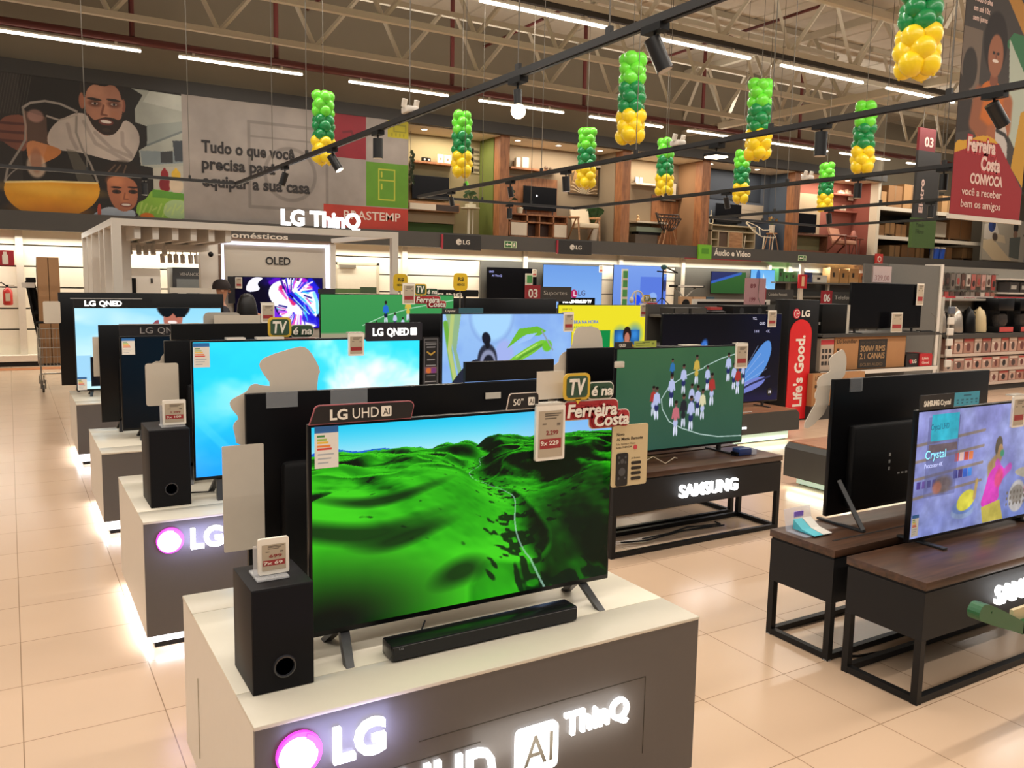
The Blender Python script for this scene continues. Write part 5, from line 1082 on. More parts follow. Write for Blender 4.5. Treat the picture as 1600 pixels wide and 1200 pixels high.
def person(label, loc, rz, H, top, trouser, sleeve=False, arm=None):
    """standing figure built around the origin facing -Y, H tall"""
    t = T('person', label, 'person', loc, None, rz if rz else 1e-6); s = H/1.75; SK = M('c08a6c', .55)
    B = [(0, 0, .95, .125), (0, 0, 1.1, .115), (0, .01, 1.28, .135), (0, .02, 1.42, .1), (0, .01, 1.5, .052), (0, -.01, 1.58, .06), (0, -.015, 1.66, .085), (0, -.005, 1.7, .075)]
    Ed = [(i, i+1) for i in range(7)]
    for sd in (-1, 1):
        k = len(B); B += [(.09*sd, 0, .88, .09), (.1*sd, -.01, .5, .056), (.1*sd, .02, .1, .036), (.1*sd, -.06, .04, .032), (.1*sd, -.15, .025, .026)]
        Ed += [(0, k), (k, k+1), (k+1, k+2), (k+2, k+3), (k+3, k+4)]
        sh = [(.18*sd, .02, 1.42, .052)]+([(a*1., b, c_, r) for a, b, c_, r in arm] if arm and sd == -1 else [(.23*sd, .02, 1.13, .036), (.24*sd, -.04, .9, .024), (.24*sd, -.07, .82, .026)])
        k = len(B); B += sh; Ed += [(3, k)]+[(k+i, k+i+1) for i in range(len(sh)-1)]
        hx_, hy, hz, _ = sh[-1]
        for j in range(4):
            q = len(B); o = (j-1.5)*.02; L = (.07, .08, .075, .06)[j]; B += [(hx_, hy+o, hz-.035, .009), (hx_-.01*sd, hy+o-.01, hz-.035-L, .008)]; Ed += [(k+len(sh)-1, q), (q, q+1)]
        q = len(B); B += [(hx_-.02*sd, hy-.045, hz-.02, .009), (hx_-.03*sd, hy-.06, hz-.06, .008)]; Ed += [(k+len(sh)-1, q), (q, q+1)]
    B = [(x*s, y*s, z*s, r*s) for x, y, z, r in B]
    skin_obj('body', B, Ed, SK, t)
    skin_obj('top', [(0, 0, .93*s, .14*s), (0, 0, 1.1*s, .13*s), (0, .01, 1.28*s, .15*s), (0, .02, 1.36*s, .115*s)]+([(.17*s, .02, 1.41*s, .07*s), (.22*s, .02, 1.2*s, .055*s), (-.17*s, .02, 1.41*s, .07*s), (-.22*s, .02, 1.2*s, .055*s)] if sleeve else []), [(0, 1), (1, 2), (2, 3)]+([(3, 4), (4, 5), (3, 6), (6, 7)] if sleeve else []), M(top, .8), t)
    skin_obj('trousers', [(0, 0, .95*s, .14*s), (.09*s, 0, .86*s, .105*s), (.1*s, -.01, .5*s, .075*s), (.1*s, .02, .12*s, .06*s), (-.09*s, 0, .86*s, .105*s), (-.1*s, -.01, .5*s, .075*s), (-.1*s, .02, .12*s, .06*s)], [(0, 1), (1, 2), (2, 3), (0, 4), (4, 5), (5, 6)], M(trouser, .8), t)
    for sd in (-1, 1): MB().ball((.032*s*sd, -.092*s, 1.665*s), .012*s).build('eye', M('e8e0d8', .3), t, smooth=True); MB().ball((.085*s*sd, 0, 1.65*s), .012*s, .022*s, .03*s).build('ear', SK, t, smooth=True)
    MB().ball((0, -.105*s, 1.635*s), .013*s, .02*s, .022*s).build('nose', SK, t, smooth=True); MB().ball((0, -.09*s, 1.595*s), .026*s, .008*s, .006*s).build('mouth', M('9a5048', .5), t, smooth=True)
    return t, s
w, s = person('person with long dark hair and bare shoulders seen from behind before the OLED screen', (2.82, 11.9, 0), PI, 1.62, '2a2428', '2c3038', arm=[(-.36, -.06, 1.3, .04), (-.5, -.2, 1.18, .028), (-.54, -.25, 1.15, .026)])
m = MB(); m.lathe([(.08*s, 1.2*s), (.14*s, 1.24*s), (.16*s, 1.35*s), (.155*s, 1.5*s), (.14*s, 1.6*s), (.118*s, 1.68*s), (.085*s, 1.735*s), (.03*s, 1.765*s)], (0, .045*s, 0), 24, .62)
m.build('hair', M('14100f', .35, var=.15, scale=90), w, smooth=True)
c2, s = person('person wearing a dark cap behind the largest television facing away', (2.36, 11.3, 0), PI/2, 1.78, '3a3c44', '25282e', sleeve=True)
m = MB(); m.lathe([(.104*s, 1.66*s), (.106*s, 1.7*s), (.09*s, 1.75*s), (.05*s, 1.785*s), (.01*s, 1.792*s)], (0, -.005, 0), 20, 1.08); m.prism([(-.07*s, -.08*s), (-.06*s, -.19*s), (0, -.215*s), (.06*s, -.19*s), (.07*s, -.08*s)], 1.668*s, 1.678*s, 'z')
m.build('cap', M('2a201e', .8), c2, smooth=True)
# ------------------------------------------------------------------ black lighting tracks on thin cables
RAIL = M('232120', .4, var=.03); CAB = M('6a645a', .5)
ZT = 3.1
def track(label, segs, hang):
    t = T('lighting_track', label, 'lighting track', (segs[0][0], segs[0][1], ZT), 'black lighting tracks')
    for x0, y0, x1, y1 in segs:
        m = MB(); w = .022
        if x0 == x1: m.box(x0-w, x0+w, min(y0, y1), max(y0, y1), ZT-.02, ZT+.02).box(x0-w*.5, x0+w*.5, min(y0, y1), max(y0, y1), ZT-.026, ZT-.019)
        else: m.box(min(x0, x1)-w, max(x0, x1)+w, y0-w, y0+w, ZT-.02, ZT+.02)
        m.build('rail', RAIL, t)
    for x, y in hang: MB().cyl((x, y, ZT+.02), (x, y, 8.35), .0045, 5).build('hanging_cable', CAB, t); MB().box(x-.012, x+.012, y-.02, y+.02, ZT+.02, ZT+.06).build('clamp', RAIL, t)
track('first black lighting track loop, over the aisle and the front row of televisions', [(-3, 11.8, 2.7, 11.8), (2.7, 1.0, 2.7, 11.8)], [(.9, 11.8), (2.1, 11.8), (2.7, 10), (2.7, 8.7), (2.7, 6.1), (2.7, 4.5), (2.7, 3.6), (2.7, 2.9)])
track('second black lighting track loop, U-shaped, over the football match television', [(5.32, .5, 5.32, 11.68), (8.15, 4.95, 8.15, 11.68), (5.32, 11.68, 8.15, 11.68)], [(5.32, 10.2), (5.32, 8.3), (5.32, 6.6), (5.32, 4.9), (5.32, 3.4), (8.15, 9.4), (8.15, 7.2), (8.15, 5.2), (6.4, 11.68), (7.3, 11.68)])
track('third black lighting track loop, U-shaped, before the pink gallery room', [(11.05, 4, 11.05, 11.5), (14.0, 8.6, 14.0, 11.5), (11.05, 11.5, 14.0, 11.5)], [(11.05, 10), (11.05, 8), (11.05, 6.2), (14, 9), (12.4, 11.5)])
HOT = M('ffe8c4', emit=14.); LENS = M('d8d0c0', .2)
def can(label, x, y, dx, dy, on=False, s=1., bulb=False, tilt=.5):
    t = T('track_spotlight', label, 'spotlight', (x, y, ZT-.03), 'black track spotlights')
    MB().box(x-.03, x+.03, y-.07, y+.07, ZT-.055, ZT-.02).build('adapter', BLKM, t)
    MB().cyl((x, y, ZT-.055), (x, y, ZT-.1), .008, 6).build('stem', BLKM, t)
    d = Vector((dx, dy, -1.)).normalized(); c = Vector((x, y, ZT-.11)); a = c-d*.03*s; b = c+d*.13*s
    MB().cyl(a, b, .042*s, 16).build('head', M('1a1919', .35), t, smooth=True); MB().cyl(b, b+d*.003, .036*s, 16).build('lens', HOT if on else LENS, t)
    if bulb: MB().ball(b+d*.03, .045).build('bulb', HOT, t, smooth=True); l = pt(b+d*.1, 10, (1, .85, .62), .05, 'spot_glow')
    return t
C_ = [('large black track spotlight with pale lens right of the third balloon column', 2.7, 3.24, .35, -.3, False, 1., False), ('track spotlight with a bare glowing bulb over the centre', 2.7, 4.5, 0, -.1, False, .6, True), ('unlit black track spotlight before the red mural square', 2.7, 6.75, 0, 0, False, 1., False),
      ('lit black track spotlight below the leftmost balloon column', 2.7, 7.9, .5, -.4, True, 1., False), ('black track spotlight before the mural lettering', 2.7, 9.5, -.3, .2, False, .9, False), ('black track spotlight with dangling cable before the girl in the mural', 1.55, 11.8, 0, 0, False, .9, False),
      ('black track spotlight before the palm painting', 5.32, 7.8, .1, 0, False, 1., False), ('first black track spotlight right of the olive gallery room', 5.32, 9.0, .2, 0, False, .8, False), ('black track spotlight at the bend before the white side table', 5.32, 10.6, .2, 0, False, .8, False),
      ('black track spotlight pointing down before the sideboard with white doors', 6.9, 11.68, 0, 0, False, 1., False), ('black track spotlight right of the tall balloon column in the middle', 5.32, 4.4, 0, 0, False, 1.1, False), ('large black track spotlight in front of the woman banner', 5.32, 3.1, .7, -.3, False, 1., False),
      ('black track spotlight before the pink room shelves', 11.05, 8.9, .2, 0, False, 1., False), ('black track spotlight before the armchair of the pink room', 8.15, 6.2, 0, 0, False, 1., False), ('black track spotlight before the navy gallery room', 8.15, 8.2, .3, 0, False, .9, False), ('black track spotlight before the hanging green sign', 8.15, 5.2, 0, 0, False, 1., False), ('black track spotlight over the grey rack boxes', 11.05, 7.2, 0, 0, False, 1., False)]
for a in C_: can(*a)
# floodlight and white cameras on the second loop
t = T('floodlight', 'bright square floodlight under the second lighting track', 'floodlight', (5.32, 5.5, ZT)); MB().box(5.28, 5.36, 5.44, 5.56, ZT-.06, ZT-.02).build('adapter', BLKM, t); MB().bar((5.32, 5.5, ZT-.06), (5.32, 5.5, ZT-.1), .012).build('stem', BLKM, t); MB().box(5.24, 5.40, 5.42, 5.58, ZT-.13, ZT-.1, b=.008).build('housing', BLKM, t); MB().box(5.25, 5.39, 5.43, 5.57, ZT-.14, ZT-.13).build('lens', HOT, t)
for k, (x, y, la) in enumerate(((2.7, 6.1, 'white emergency lamp on the first lighting track beside the mural squares'), (8.15, 6.9, 'white clip on the second lighting track before the tall middle balloons'), (5.32, 6.0, 'white clip on the second lighting track near the bright floodlight'))):
    t = T('track_fitting', la, 'fitting', (x, y, ZT)); MB().box(x-.05, x+.05, y-.06, y+.06, ZT+.02, ZT+.07, b=.012).build('body', PW, t, smooth=True)
    for d in (-.05, .05): MB().cyl((x+d, y, ZT+.065), (x+d, y-.02, ZT+.12), .022, 10).build('lamp_head', PW, t, smooth=True)
# ------------------------------------------------------------------ balloon columns
BG = [M('74ea3e', .3, var=0, coat=.3), M('128c48', .3, var=0, coat=.3), M('ffdc1e', .3, var=0, coat=.3)]
bal = []
for k in range(3):
    m = MB().ball((0, 0, 0), .082, .082, .088, 18, 12, .12).cyl((0, 0, -.097), (0, 0, -.085), .012, 8, .004)
    me = bpy.data.meshes.new('balloon'); me.from_pydata(m.v, [], m.f); me.polygons.foreach_set('use_smooth', [True]*len(m.f)); me.materials.append(BG[k]); bal.append(me)
def balloons(label, x, y, zt, seed, s=1.):
    t = T('balloon_column', label, 'balloons', (x, y, zt), 'hanging balloon columns'); r = random.Random(seed)
    for row in range(9):
        z = -.085-row*.105; ph = (row % 2)*PI/4+seed
        for j in range(4):
            o = bpy.data.objects.new('balloon', bal[row//3]); COL.objects.link(o); o.parent = t; a = ph+j*PI/2; q = .083*(1.08 if row > 5 else 1)
            o.location = ((q*math.cos(a))*s, (q*math.sin(a))*s, (z+r.uniform(-.012, .012))*s); k = s*r.uniform(.93, 1.06)*(1.08 if row > 5 else 1); o.scale = (k, k, k)
            o.rotation_euler = (r.uniform(-.5, .5), r.uniform(-.5, .5), r.uniform(0, 3))
    MB().cyl((x, y, zt-.05), (x, y, 8.35), .004, 5).build('hanging_string', CAB, t)
    MB().cyl((x, y, zt-1.0*s), (x, y, zt-.05), .006, 5).build('core_string', CAB, t)
for k, (x, y, la) in enumerate(((3.97, 12.0, 'green and yellow balloon column before the mural lettering, farthest left'), (6.2, 12.0, 'green and yellow balloon column before the olive gallery room'), (8.6, 12.0, 'green and yellow balloon column before the palm painting'),
        (10.36, 12.0, 'green and yellow balloon column before the wire basket chair'), (12.4, 12.1, 'green and yellow balloon column before the navy room, partly behind a nearer one'), (15.0, 12.2, 'green and yellow balloon column before the pink room, farthest right'),
        (6.3, 7.93, 'large balloon column beside the big spotlight over the centre'), (8.39, 7.93, 'large balloon column before the navy gallery room'), (10.55, 7.98, 'large tilted-looking balloon column above the pink room'), (6.12, 4.2, 'largest balloon column, cut by the top edge of the photo'))):
    balloons(la, x, y, 4.5, k*.37)
t = T('loose_balloon', 'single small green balloon dangling under the olive room balloon column', 'balloon', (6.28, 11.98, 3.42)); MB().ball((6.28, 11.98, 3.36), .035, .035, .07).build('balloon', BG[0], t, smooth=True); MB().cyl((6.27, 11.98, 3.42), (6.23, 11.99, 3.6), .003, 5).build('string', CAB, t)
# ------------------------------------------------------------------ hanging banners
def paint_banner(c):
    A = c.asp; H = lambda x, z: ((x-12.75)/3.85, (6.9-z)/3.85)
    def P(*p): return [H(p[i], p[i+1]) for i in range(0, len(p), 2)]
    c.rect(0, 0, A, 1, '3a3430'); c.poly(P(13.4, 6.9, 14.75, 6.9, 14.75, 5.7), 'a8762e'); c.poly(P(13.7, 6.9, 14.75, 6.9, 14.75, 6.2), '2c2c30'); c.poly(P(13.9, 5.8, 14.75, 5.3, 14.75, 6.0, 14.1, 6.0), '2f6a44'); c.poly(P(14.0, 5.9, 14.75, 5.2, 14.75, 3.9, 14.2, 4.4), 'a8b0a0')
    c.rect(0, (6.9-5.9)/3.85, H(13.25, 0)[0], (6.9-4.6)/3.85, '6a5c50'); c.ell(*H(12.98, 5.3), .05, .08, '2a2420'); c.poly(P(12.75, 5.2, 13.1, 4.9, 13.2, 4.4, 12.75, 4.3), '2c2521')
    c.ell(*H(13.62, 5.78), .085, .12, '1c1412'); c.poly(smooth_poly(P(13.2, 4.2, 13.22, 4.95, 13.4, 5.15, 13.6, 5.2, 13.9, 5.15, 14.1, 4.9, 14.15, 4.4, 14.1, 4.1)), 'b8621e'); c.poly(smooth_poly(P(13.52, 5.1, 13.56, 5.35, 13.74, 5.35, 13.78, 5.1)), '7a4630')
    c.ell(*H(13.65, 5.58), .055, .085, '8f5a40'); c.ell(*H(13.65, 5.5), .022, .007, 'd8c8bc'); [c.ell(*H(q, 5.62), .01, .006, '1c1210') for q in (13.59, 13.71)]; c.line(P(13.65, 5.62, 13.66, 5.55), .004, '6f4230')
    c.line(P(13.28, 4.95, 13.2, 4.5, 13.6, 4.35, 13.95, 4.4), .035, '8a5236'); c.line(P(14.1, 4.9, 14.1, 4.5, 13.7, 4.38), .035, '9a5a38'); c.poly(smooth_poly(P(13.75, 4.55, 14.1, 4.6, 14.2, 4.2, 14.2, 3.9, 13.95, 3.9)), 'b8b0aa'); c.line(P(13.85, 4.45, 14.1, 4.4, 14.2, 4.3), .008, '2a2624')
    c.poly(smooth_poly(P(12.75, 4.2, 13.0, 4.2, 13.5, 4.35, 13.8, 4.32, 14.0, 4.2, 13.9, 4.0, 12.7, 3.9)), 'c8952a'); c.poly(P(12.75, 4.0, 13.4, 4.2, 13.95, 4.25, 14.75, 3.55, 14.75, 3.05, 12.75, 3.05), '8f1c24'); c.poly(P(14.35, 3.9, 14.75, 3.6, 14.75, 4.9, 14.5, 4.8), 'b88a28')
t = T('hanging_banner', 'tall hanging banner with a woman in orange and red CONVOCA text at the right', 'banner', (8.08, 4.7, 2.5))
c = Cv(2.0/3.85, 330, '3a3430'); paint_banner(c); picture('print', c, MP(0, .7), t, 7.491, 8.666, 2.555, 4.817, 4.694); box('cloth', M('4a3a34', .8), t, 7.491, 8.666, 4.696, 4.70, 2.555, 4.817); box('bottom_bar', M('cfc6b8', .4), t, 7.473, 8.683, 4.68, 4.71, 2.52, 2.561); box('top_bar', M('cfc6b8', .4), t, 7.473, 8.683, 4.68, 4.71, 4.817, 4.852)
for x in (7.6, 8.56): MB().cyl((x, 4.7, 4.84), (x, 4.7, 8.35), .005, 5).build('hanging_cable', CAB, t)
BT = M('d8b8ac', .6, var=0)
for s_, x, z, h, w, b in [('Ferreira', 7.685, 3.154, 0.118, 0.458, 0.04), ('Costa', 7.92, 2.996, 0.118, 0.323, 0.04), ('CONVOCA', 7.767, 2.861, 0.088, 0.541, 0.04), ('você a receber', 7.649, 2.749, 0.068, 0.658, 0.012), ('bem os amigos', 7.649, 2.637, 0.068, 0.658, 0.012)]:
    if b > .03 and s_ != 'CONVOCA': text(s_, M('a8262e', .6), t, x-.012, z-.006, 4.693, h+.012, w+.024, ext=.001, bold=.12, name='backing')
    text(s_, BT, t, x, z, 4.692, h, w, ext=.002, bold=b)
for k, s_ in enumerate(('Todo o site', 'em até 10x', 'sem juros')): text(s_, BT, t, 7.608, 4.464-.082*k, 4.692, .047, .29-.03*k, ext=.001, bold=.02)
t = T('aisle_sign', 'tall hanging aisle sign 03 Eletro, dark above a green panel', 'sign', (18.1, 12, 2.85)); box('board', M('2a2826', .6), t, 17.75, 18.6, 11.97, 12.03, 3.5, 5.0); box('green_panel', M('3c5720', .6), t, 17.72, 18.6, 11.96, 12.04, 2.83, 3.5); box('number_panel', M('6a181c', .6), t, 17.75, 18.35, 11.97, 12.03, 5.0, 5.5)
text('03', BT, t, 17.95, 5.1, 11.97, .2, .32, bold=.02); text('Eletro', BT, t, 18.05, 3.62, 11.97, .14, .75, rot=PI/2, bold=.02); text('Mundo', M('2a3a18', .6), t, 17.85, 3.3, 11.96, .1, .3); text('Filtros', M('2a3a18', .6), t, 17.85, 3.15, 11.96, .1, .3)
for x in (17.9, 18.4): MB().cyl((x, 12, 5.5 if x < 18.3 else 5.0), (x, 12, 8.35), .006, 5).build('hanging_cable', CAB, t)
# ------------------------------------------------------------------ furniture gallery above the fascia
GB = 20.2; GF = 3.05
WD = MW('7a4e32', 'a8724a', .5, 6, 6, 1.2); WDL = MW('8f6644', 'b88a60', .45, 1.5, 8, 8); CRM = M('d8ccb8', .5); 
struct(box('floor_gallery', M('8a6a4c', .5), None, 8.37, 26.45, 19.12, GB+.1, 2.95, GF))
struct(box('ceiling_gallery', M('d8cdb8', .6), None, 8.37, 26.45, 19.16, GB+.1, 5.58, 5.66))
for n, (x0, x1, k) in enumerate(((8.37, 11.1, '8f8260'), (11.1, 15.1, '8a7b66'), (15.1, 18.1, '8c7a62'), (18.1, 22.2, '4b5360'), (22.2, 26.45, '9a5a4c'))):
    struct(box('wall_gallery_back', M(k, .8, var=.03, scale=3), None, x0, x1, GB, GB+.1, GF, 5.58))
    l = area('gallery_downlight', ((x0+x1)/2, 19.65, 5.55), (x1-x0)*.6, .3, 62, (1, .86, .68))
for x, k in ((10.98, '5f6a2c'), (14.95, '8a7b66'), (18.0, '8c6a4a'), (22.05, '46505e'), (26.3, '8f5044')): struct(box('wall_gallery_side', M(k, .8, var=.03, scale=3), None, x, x+.06, 19.45, GB, GF, 5.58))
for k, (x, w) in enumerate(((10.98, .3), (14.95, .32), (17.98, .34), (22.0, .3))):
    struct(box('column_gallery', WD, None, x+.02, x+w, 19.14, 19.45, GF, 5.6))
struct(box('column_gallery', M('d8cdb8', .5), None, 26.28, 26.45, 19.14, 19.45, GF, 5.6))
struct(box('wall_navy_panel', M('1f2733', .8), None, 18.32, 21.6, 20.18, 20.2, 4.65, 5.58)); struct(box('wall_wood_panel', WD, None, 16.95, 18.0, 20.17, 20.2, GF, 4.6)); struct(box('wall_green_lower', M('36501f', .8), None, 8.9, 10.2, 20.19, 20.2, GF, 3.4))
DL = M('fff2d8', emit=8.)
for k, x in enumerate((9.0, 11.7, 13.0, 14.4, 16.6, 18.6, 20.6, 22.6, 25.0)):
    t = T('downlight', ORD[k]+' round ceiling downlight of the gallery rooms from the left', 'downlight', (x, 19.5, 5.58), 'gallery downlights'); MB().cyl((x, 19.45, 5.565), (x, 19.45, 5.58), .09, 18).build('trim_ring', CRM, t); MB().cyl((x, 19.45, 5.56), (x, 19.45, 5.565), .07, 18).build('lens', DL, t)
def posters(label, x, z):
    t = T('wall_poster', label, 'poster', (x, 19.44, z))
    for k in range(3): MB().box(x, x+.3, 19.43, 19.44, z+.24*k, z+.24*k+.19).build('panel', M('a89c80', .6), t); MB().box(x+.01, x+.12, 19.42, 19.43, z+.24*k+.02, z+.24*k+.17).build('dark_field', BLKM, t); MB().box(x+.14, x+.28, 19.42, 19.43, z+.24*k+.06, z+.24*k+.12).build('text_block', M('5a5040', .6), t)
    return t
for la, x, z, y in (('three small info plates on the olive room side wall', 10.66, 4.72, 20.19), ('three small info plates on the wall behind the wire basket chair', 17.5, 4.75, 20.19)): o = posters(la, x, z); o.location.y += y-19.44
def shelf(label, x0, x1, z, y0=19.95, mat=None, th=.05):
    return tag(box('wall_shelf', mat or WD, None, x0, x1, y0, GB, z-th, z), label, 'shelf')
def gtv(label, x0, x1, z0, z1, y=20.05, zt=None): return tv('television', label, x0, x1, z0, z1, y, zt or z0-.03, None, 20, feet='none' if zt is None else 'blade', emit=.2, mount=None if zt else GB)
def frame(label, x0, x1, z0, z1, y, fm, paint=None, lean=0):
    t = T('picture_frame', label, 'picture', ((x0+x1)/2, y, z0)); MB().box(x0, x1, y, y+.03, z0, z1).build('frame', fm, t)
    b = .035*min(1, x1-x0); c = Cv((x1-x0-2*b)/(z1-z0-2*b), 70, 'd8cdb8')
    if paint: paint(c)
    picture('print', c, MP(0, .5), t, x0+b, x1-b, z0+b, z1-b, y-.002); return t
def pot_plant(label, x, y, z, ph, pr, n, L, seed, pot=CRM, leafc='2f4f2a', wide=.09, cat='plant', el0=.5):
    t = T('potted_plant', label, cat, (x, y, z)); r = random.Random(seed)
    MB().lathe([(pr*.72, 0), (pr, ph), (pr*.86, ph), (pr*.8, ph*.9)], (x, y, z), 18).build('pot', pot, t, smooth=True)
    m = MB(); s = MB()
    for i in range(n):
        a = i*2.4+r.uniform(-.3, .3); el = r.uniform(el0, 1.4); l = L*r.uniform(.6, 1.); d = Vector((math.cos(a)*math.cos(el), math.sin(a)*math.cos(el)*.5, math.sin(el))); b = Vector((x, y, z+ph)); c = b+d*l*.6
        s.cyl(b, c, .008, 5); sd = d.cross(Vector((0, 1, .2))).normalized(); q = []
        for k in range(6):
            f = k/5; w = wide*math.sin(PI*min(1, f*.9+.1))*l/L; p = c+d*(l*.5*f)+Vector((0, 0, -.25*l*f*f)); q.append((p-sd*w, p+Vector((0, .01, -.01)), p+sd*w))
        for k in range(5): m.add([tuple(v) for v in q[k]+q[k+1]], [(0, 1, 4, 3), (1, 2, 5, 4)])
    m.build('foliage', M(leafc, .5, var=.25, scale=12), t); s.build('stem', M('4a5a30', .6), t); return t
# olive room
shelf('long wooden wall shelf over the television of the olive room', 8.95, 10.12, 4.88); gtv('black television on the pale wall of the olive room', 8.95, 10.0, 3.93, 4.53)
t = T('wall_console', 'floating wall console with one pale and one dark drawer in the olive room', 'console', (9.4, 20, 3.62)); MB().box(8.75, 10.2, 19.82, GB, 3.63, 3.86).build('body', WDL, t); MB().box(8.78, 9.5, 19.80, 19.82, 3.65, 3.80).build('drawer', CRM, t); MB().box(9.52, 10.17, 19.80, 19.82, 3.65, 3.80).build('drawer', M('3a2c24', .5), t)
tag(box('wall_panel', M('a89678', .6), None, 8.75, 10.2, 20.12, 20.18, 3.35, 3.62), 'pale wall panel below the floating console', 'panel')
for k, (x, w, h, la) in enumerate(((9.65, .17, .22, 'first pale framed clock card on the olive room shelf'), (9.85, .19, .22, 'second pale framed clock card on the olive room shelf'))): t = T('desk_frame', la, 'frame', (x, 20.05, 4.88)); MB().box(x, x+w, 20.03, 20.06, 4.88, 4.88+h).build('frame', CRM, t); MB().prism(circ(x+w/2, 4.88+h*.5, .03, 12), 20.02, 20.03).build('emblem', M('8a7a60', .5), t)
for k, x in enumerate((9.22, 9.34)): t = T('candle_holder', ORD[k]+' dark square candle holder on the olive room shelf', 'candle holder', (x, 20.05, 4.88)); MB().box(x, x+.1, 20.0, 20.1, 4.88, 4.98).build('holder', BLKM, t); MB().prism(circ(x+.05, 4.93, .025, 10), 19.99, 20.0).build('glow_disc', CRM, t)
t = T('hanging_plant', 'dark trailing plant hanging at the left edge of the olive room', 'plant', (8.82, 19.9, 4.4)); r = random.Random(2); m = MB()
for k in range(40): z = 4.35+.02*k; x = 8.84+r.uniform(-.05, .07); m.add([(x, 19.9+r.uniform(-.05, .05), z), (x+.05, 19.88, z-.03), (x+.03, 19.9, z-.09), (x-.02, 19.9, z-.06)], [(0, 1, 2, 3)])
m.build('foliage', M('2c3a20', .6, var=.2), t); MB().cyl((8.84, 19.9, 4.3), (8.84, 19.9, 5.58), .006, 5).build('cord', CAB, t)
t = T('side_table', 'tall white round side table with two posts in the olive room', 'side table', (10.42, 19.7, GF)); WHG = M('cfc8b0', .4); MB().cyl((10.45, 19.7, 3.74), (10.45, 19.7, 3.77), .25, 24).build('tabletop', WHG, t); box('leg', WHG, t, 10.37, 10.43, 19.68, 19.72, GF, 3.74); box('leg', WHG, t, 10.5, 10.53, 19.68, 19.72, GF, 3.74)
tag(box('book_stack', WHG, None, 10.33, 10.57, 19.62, 19.78, 3.775, 3.86), 'small stack of white boxes on the tall white side table', 'box')
pot_plant('small dark potted plant on the stack of white boxes in the olive room', 10.47, 19.72, 3.87, .08, .06, 12, .34, 5, WHG)
# wood panelled room
MBw = box('wall_panel', WD, None, 11.85, 13.45, 20.14, 20.2, GF, 4.75); tag(MBw, 'warm wooden panel behind the television of the palm painting room', 'panel')
shelf('wooden wall shelf with books in the palm painting room', 11.8, 13.35, 4.97); gtv('black television with a white dot standing on the sideboard with white doors', 12.25, 13.35, 3.85, 4.5, 20.0, 3.72)
gt = [o for o in bpy.data.objects if o.get('label', '').startswith('black television with a white dot')][0]; MB().prism(circ(12.68, 4.25, .028, 12), 19.994, 19.998).build('light_dot', M('e8e8f0', emit=1.5), gt)
t = T('sideboard', 'wooden sideboard with two white doors in the palm painting room', 'sideboard', (12.6, 19.95, GF)); m = MB()
for z0, z1 in ((GF+.03, GF+.07), (3.48, 3.52), (3.68, 3.72)): m.box(11.65, 13.55, 19.72, 20.12, z0, z1)
for x in (11.65, 12.2, 13.06, 13.51): m.box(x, x+.04, 19.72, 20.12, GF, 3.7)
m.box(11.69, 13.51, 20.08, 20.12, GF+.05, 3.7); m.build('carcass', WD, t); MB().box(11.7, 12.2, 19.7, 19.72, GF+.08, 3.47).build('door', CRM, t); MB().box(13.1, 13.51, 19.7, 19.72, GF+.08, 3.47).build('door', CRM, t); MB().box(12.24, 13.06, 19.95, 19.97, GF+.07, 3.48).build('door', M('3c2418', .5), t); MB().box(12.62, 12.65, 19.74, 19.95, GF+.07, 3.68).build('divider', WD, t)
for k, (x, w, h) in enumerate(((12.0, .13, .26), (12.2, .2, .28))): tag(MB().box(x, x+w, 20.0, 20.12, 4.97, 4.97+h, b=.004).build('book', CRM), ORD[k]+' pale upright book on the shelf of the palm painting room', 'book')
t = T('shelf_ornament', 'dark ornament lying on the shelf right of the pale books', 'ornament', (13.05, 20.05, 4.97)); MB().ball((13.0, 20.05, 5.03), .06).ball((13.15, 20.05, 5.02), .05).box(12.95, 13.3, 20.0, 20.1, 4.97, 4.99).build('body', M('5a4636', .5), t)
def palm(c):
    c.rect(0, 0, c.asp, 1, 'a08050'); c.grad('b08a52', '6a5236'); r = random.Random(1)
    for k in range(26): a = -PI*(.05+.9*k/25); c.line([(c.asp*.5, 1.02), (c.asp*.5+math.cos(a)*.55, 1.02+math.sin(a)*.6), (c.asp*.5+math.cos(a)*.75, 1.05+math.sin(a)*.72)], .012, ('e0d4b8', '4a3c28')[k % 2], .8)
    c.poly([(0, .3), (.25, .1), (.1, .6)], '3c3224', .7); c.poly([(c.asp, .2), (c.asp-.3, .4), (c.asp, .7)], '4a3a28', .6)
frame('framed painting of pale palm fronds on the wall above the armchair', 13.85, 14.9, 4.4, 5.18, 20.15, M('3a2c20', .5), palm)
frame('small dark framed plate on the pillar right of the palm painting', 14.72, 14.98, 5.2, 5.4, 20.12, M('3a2c20', .5))
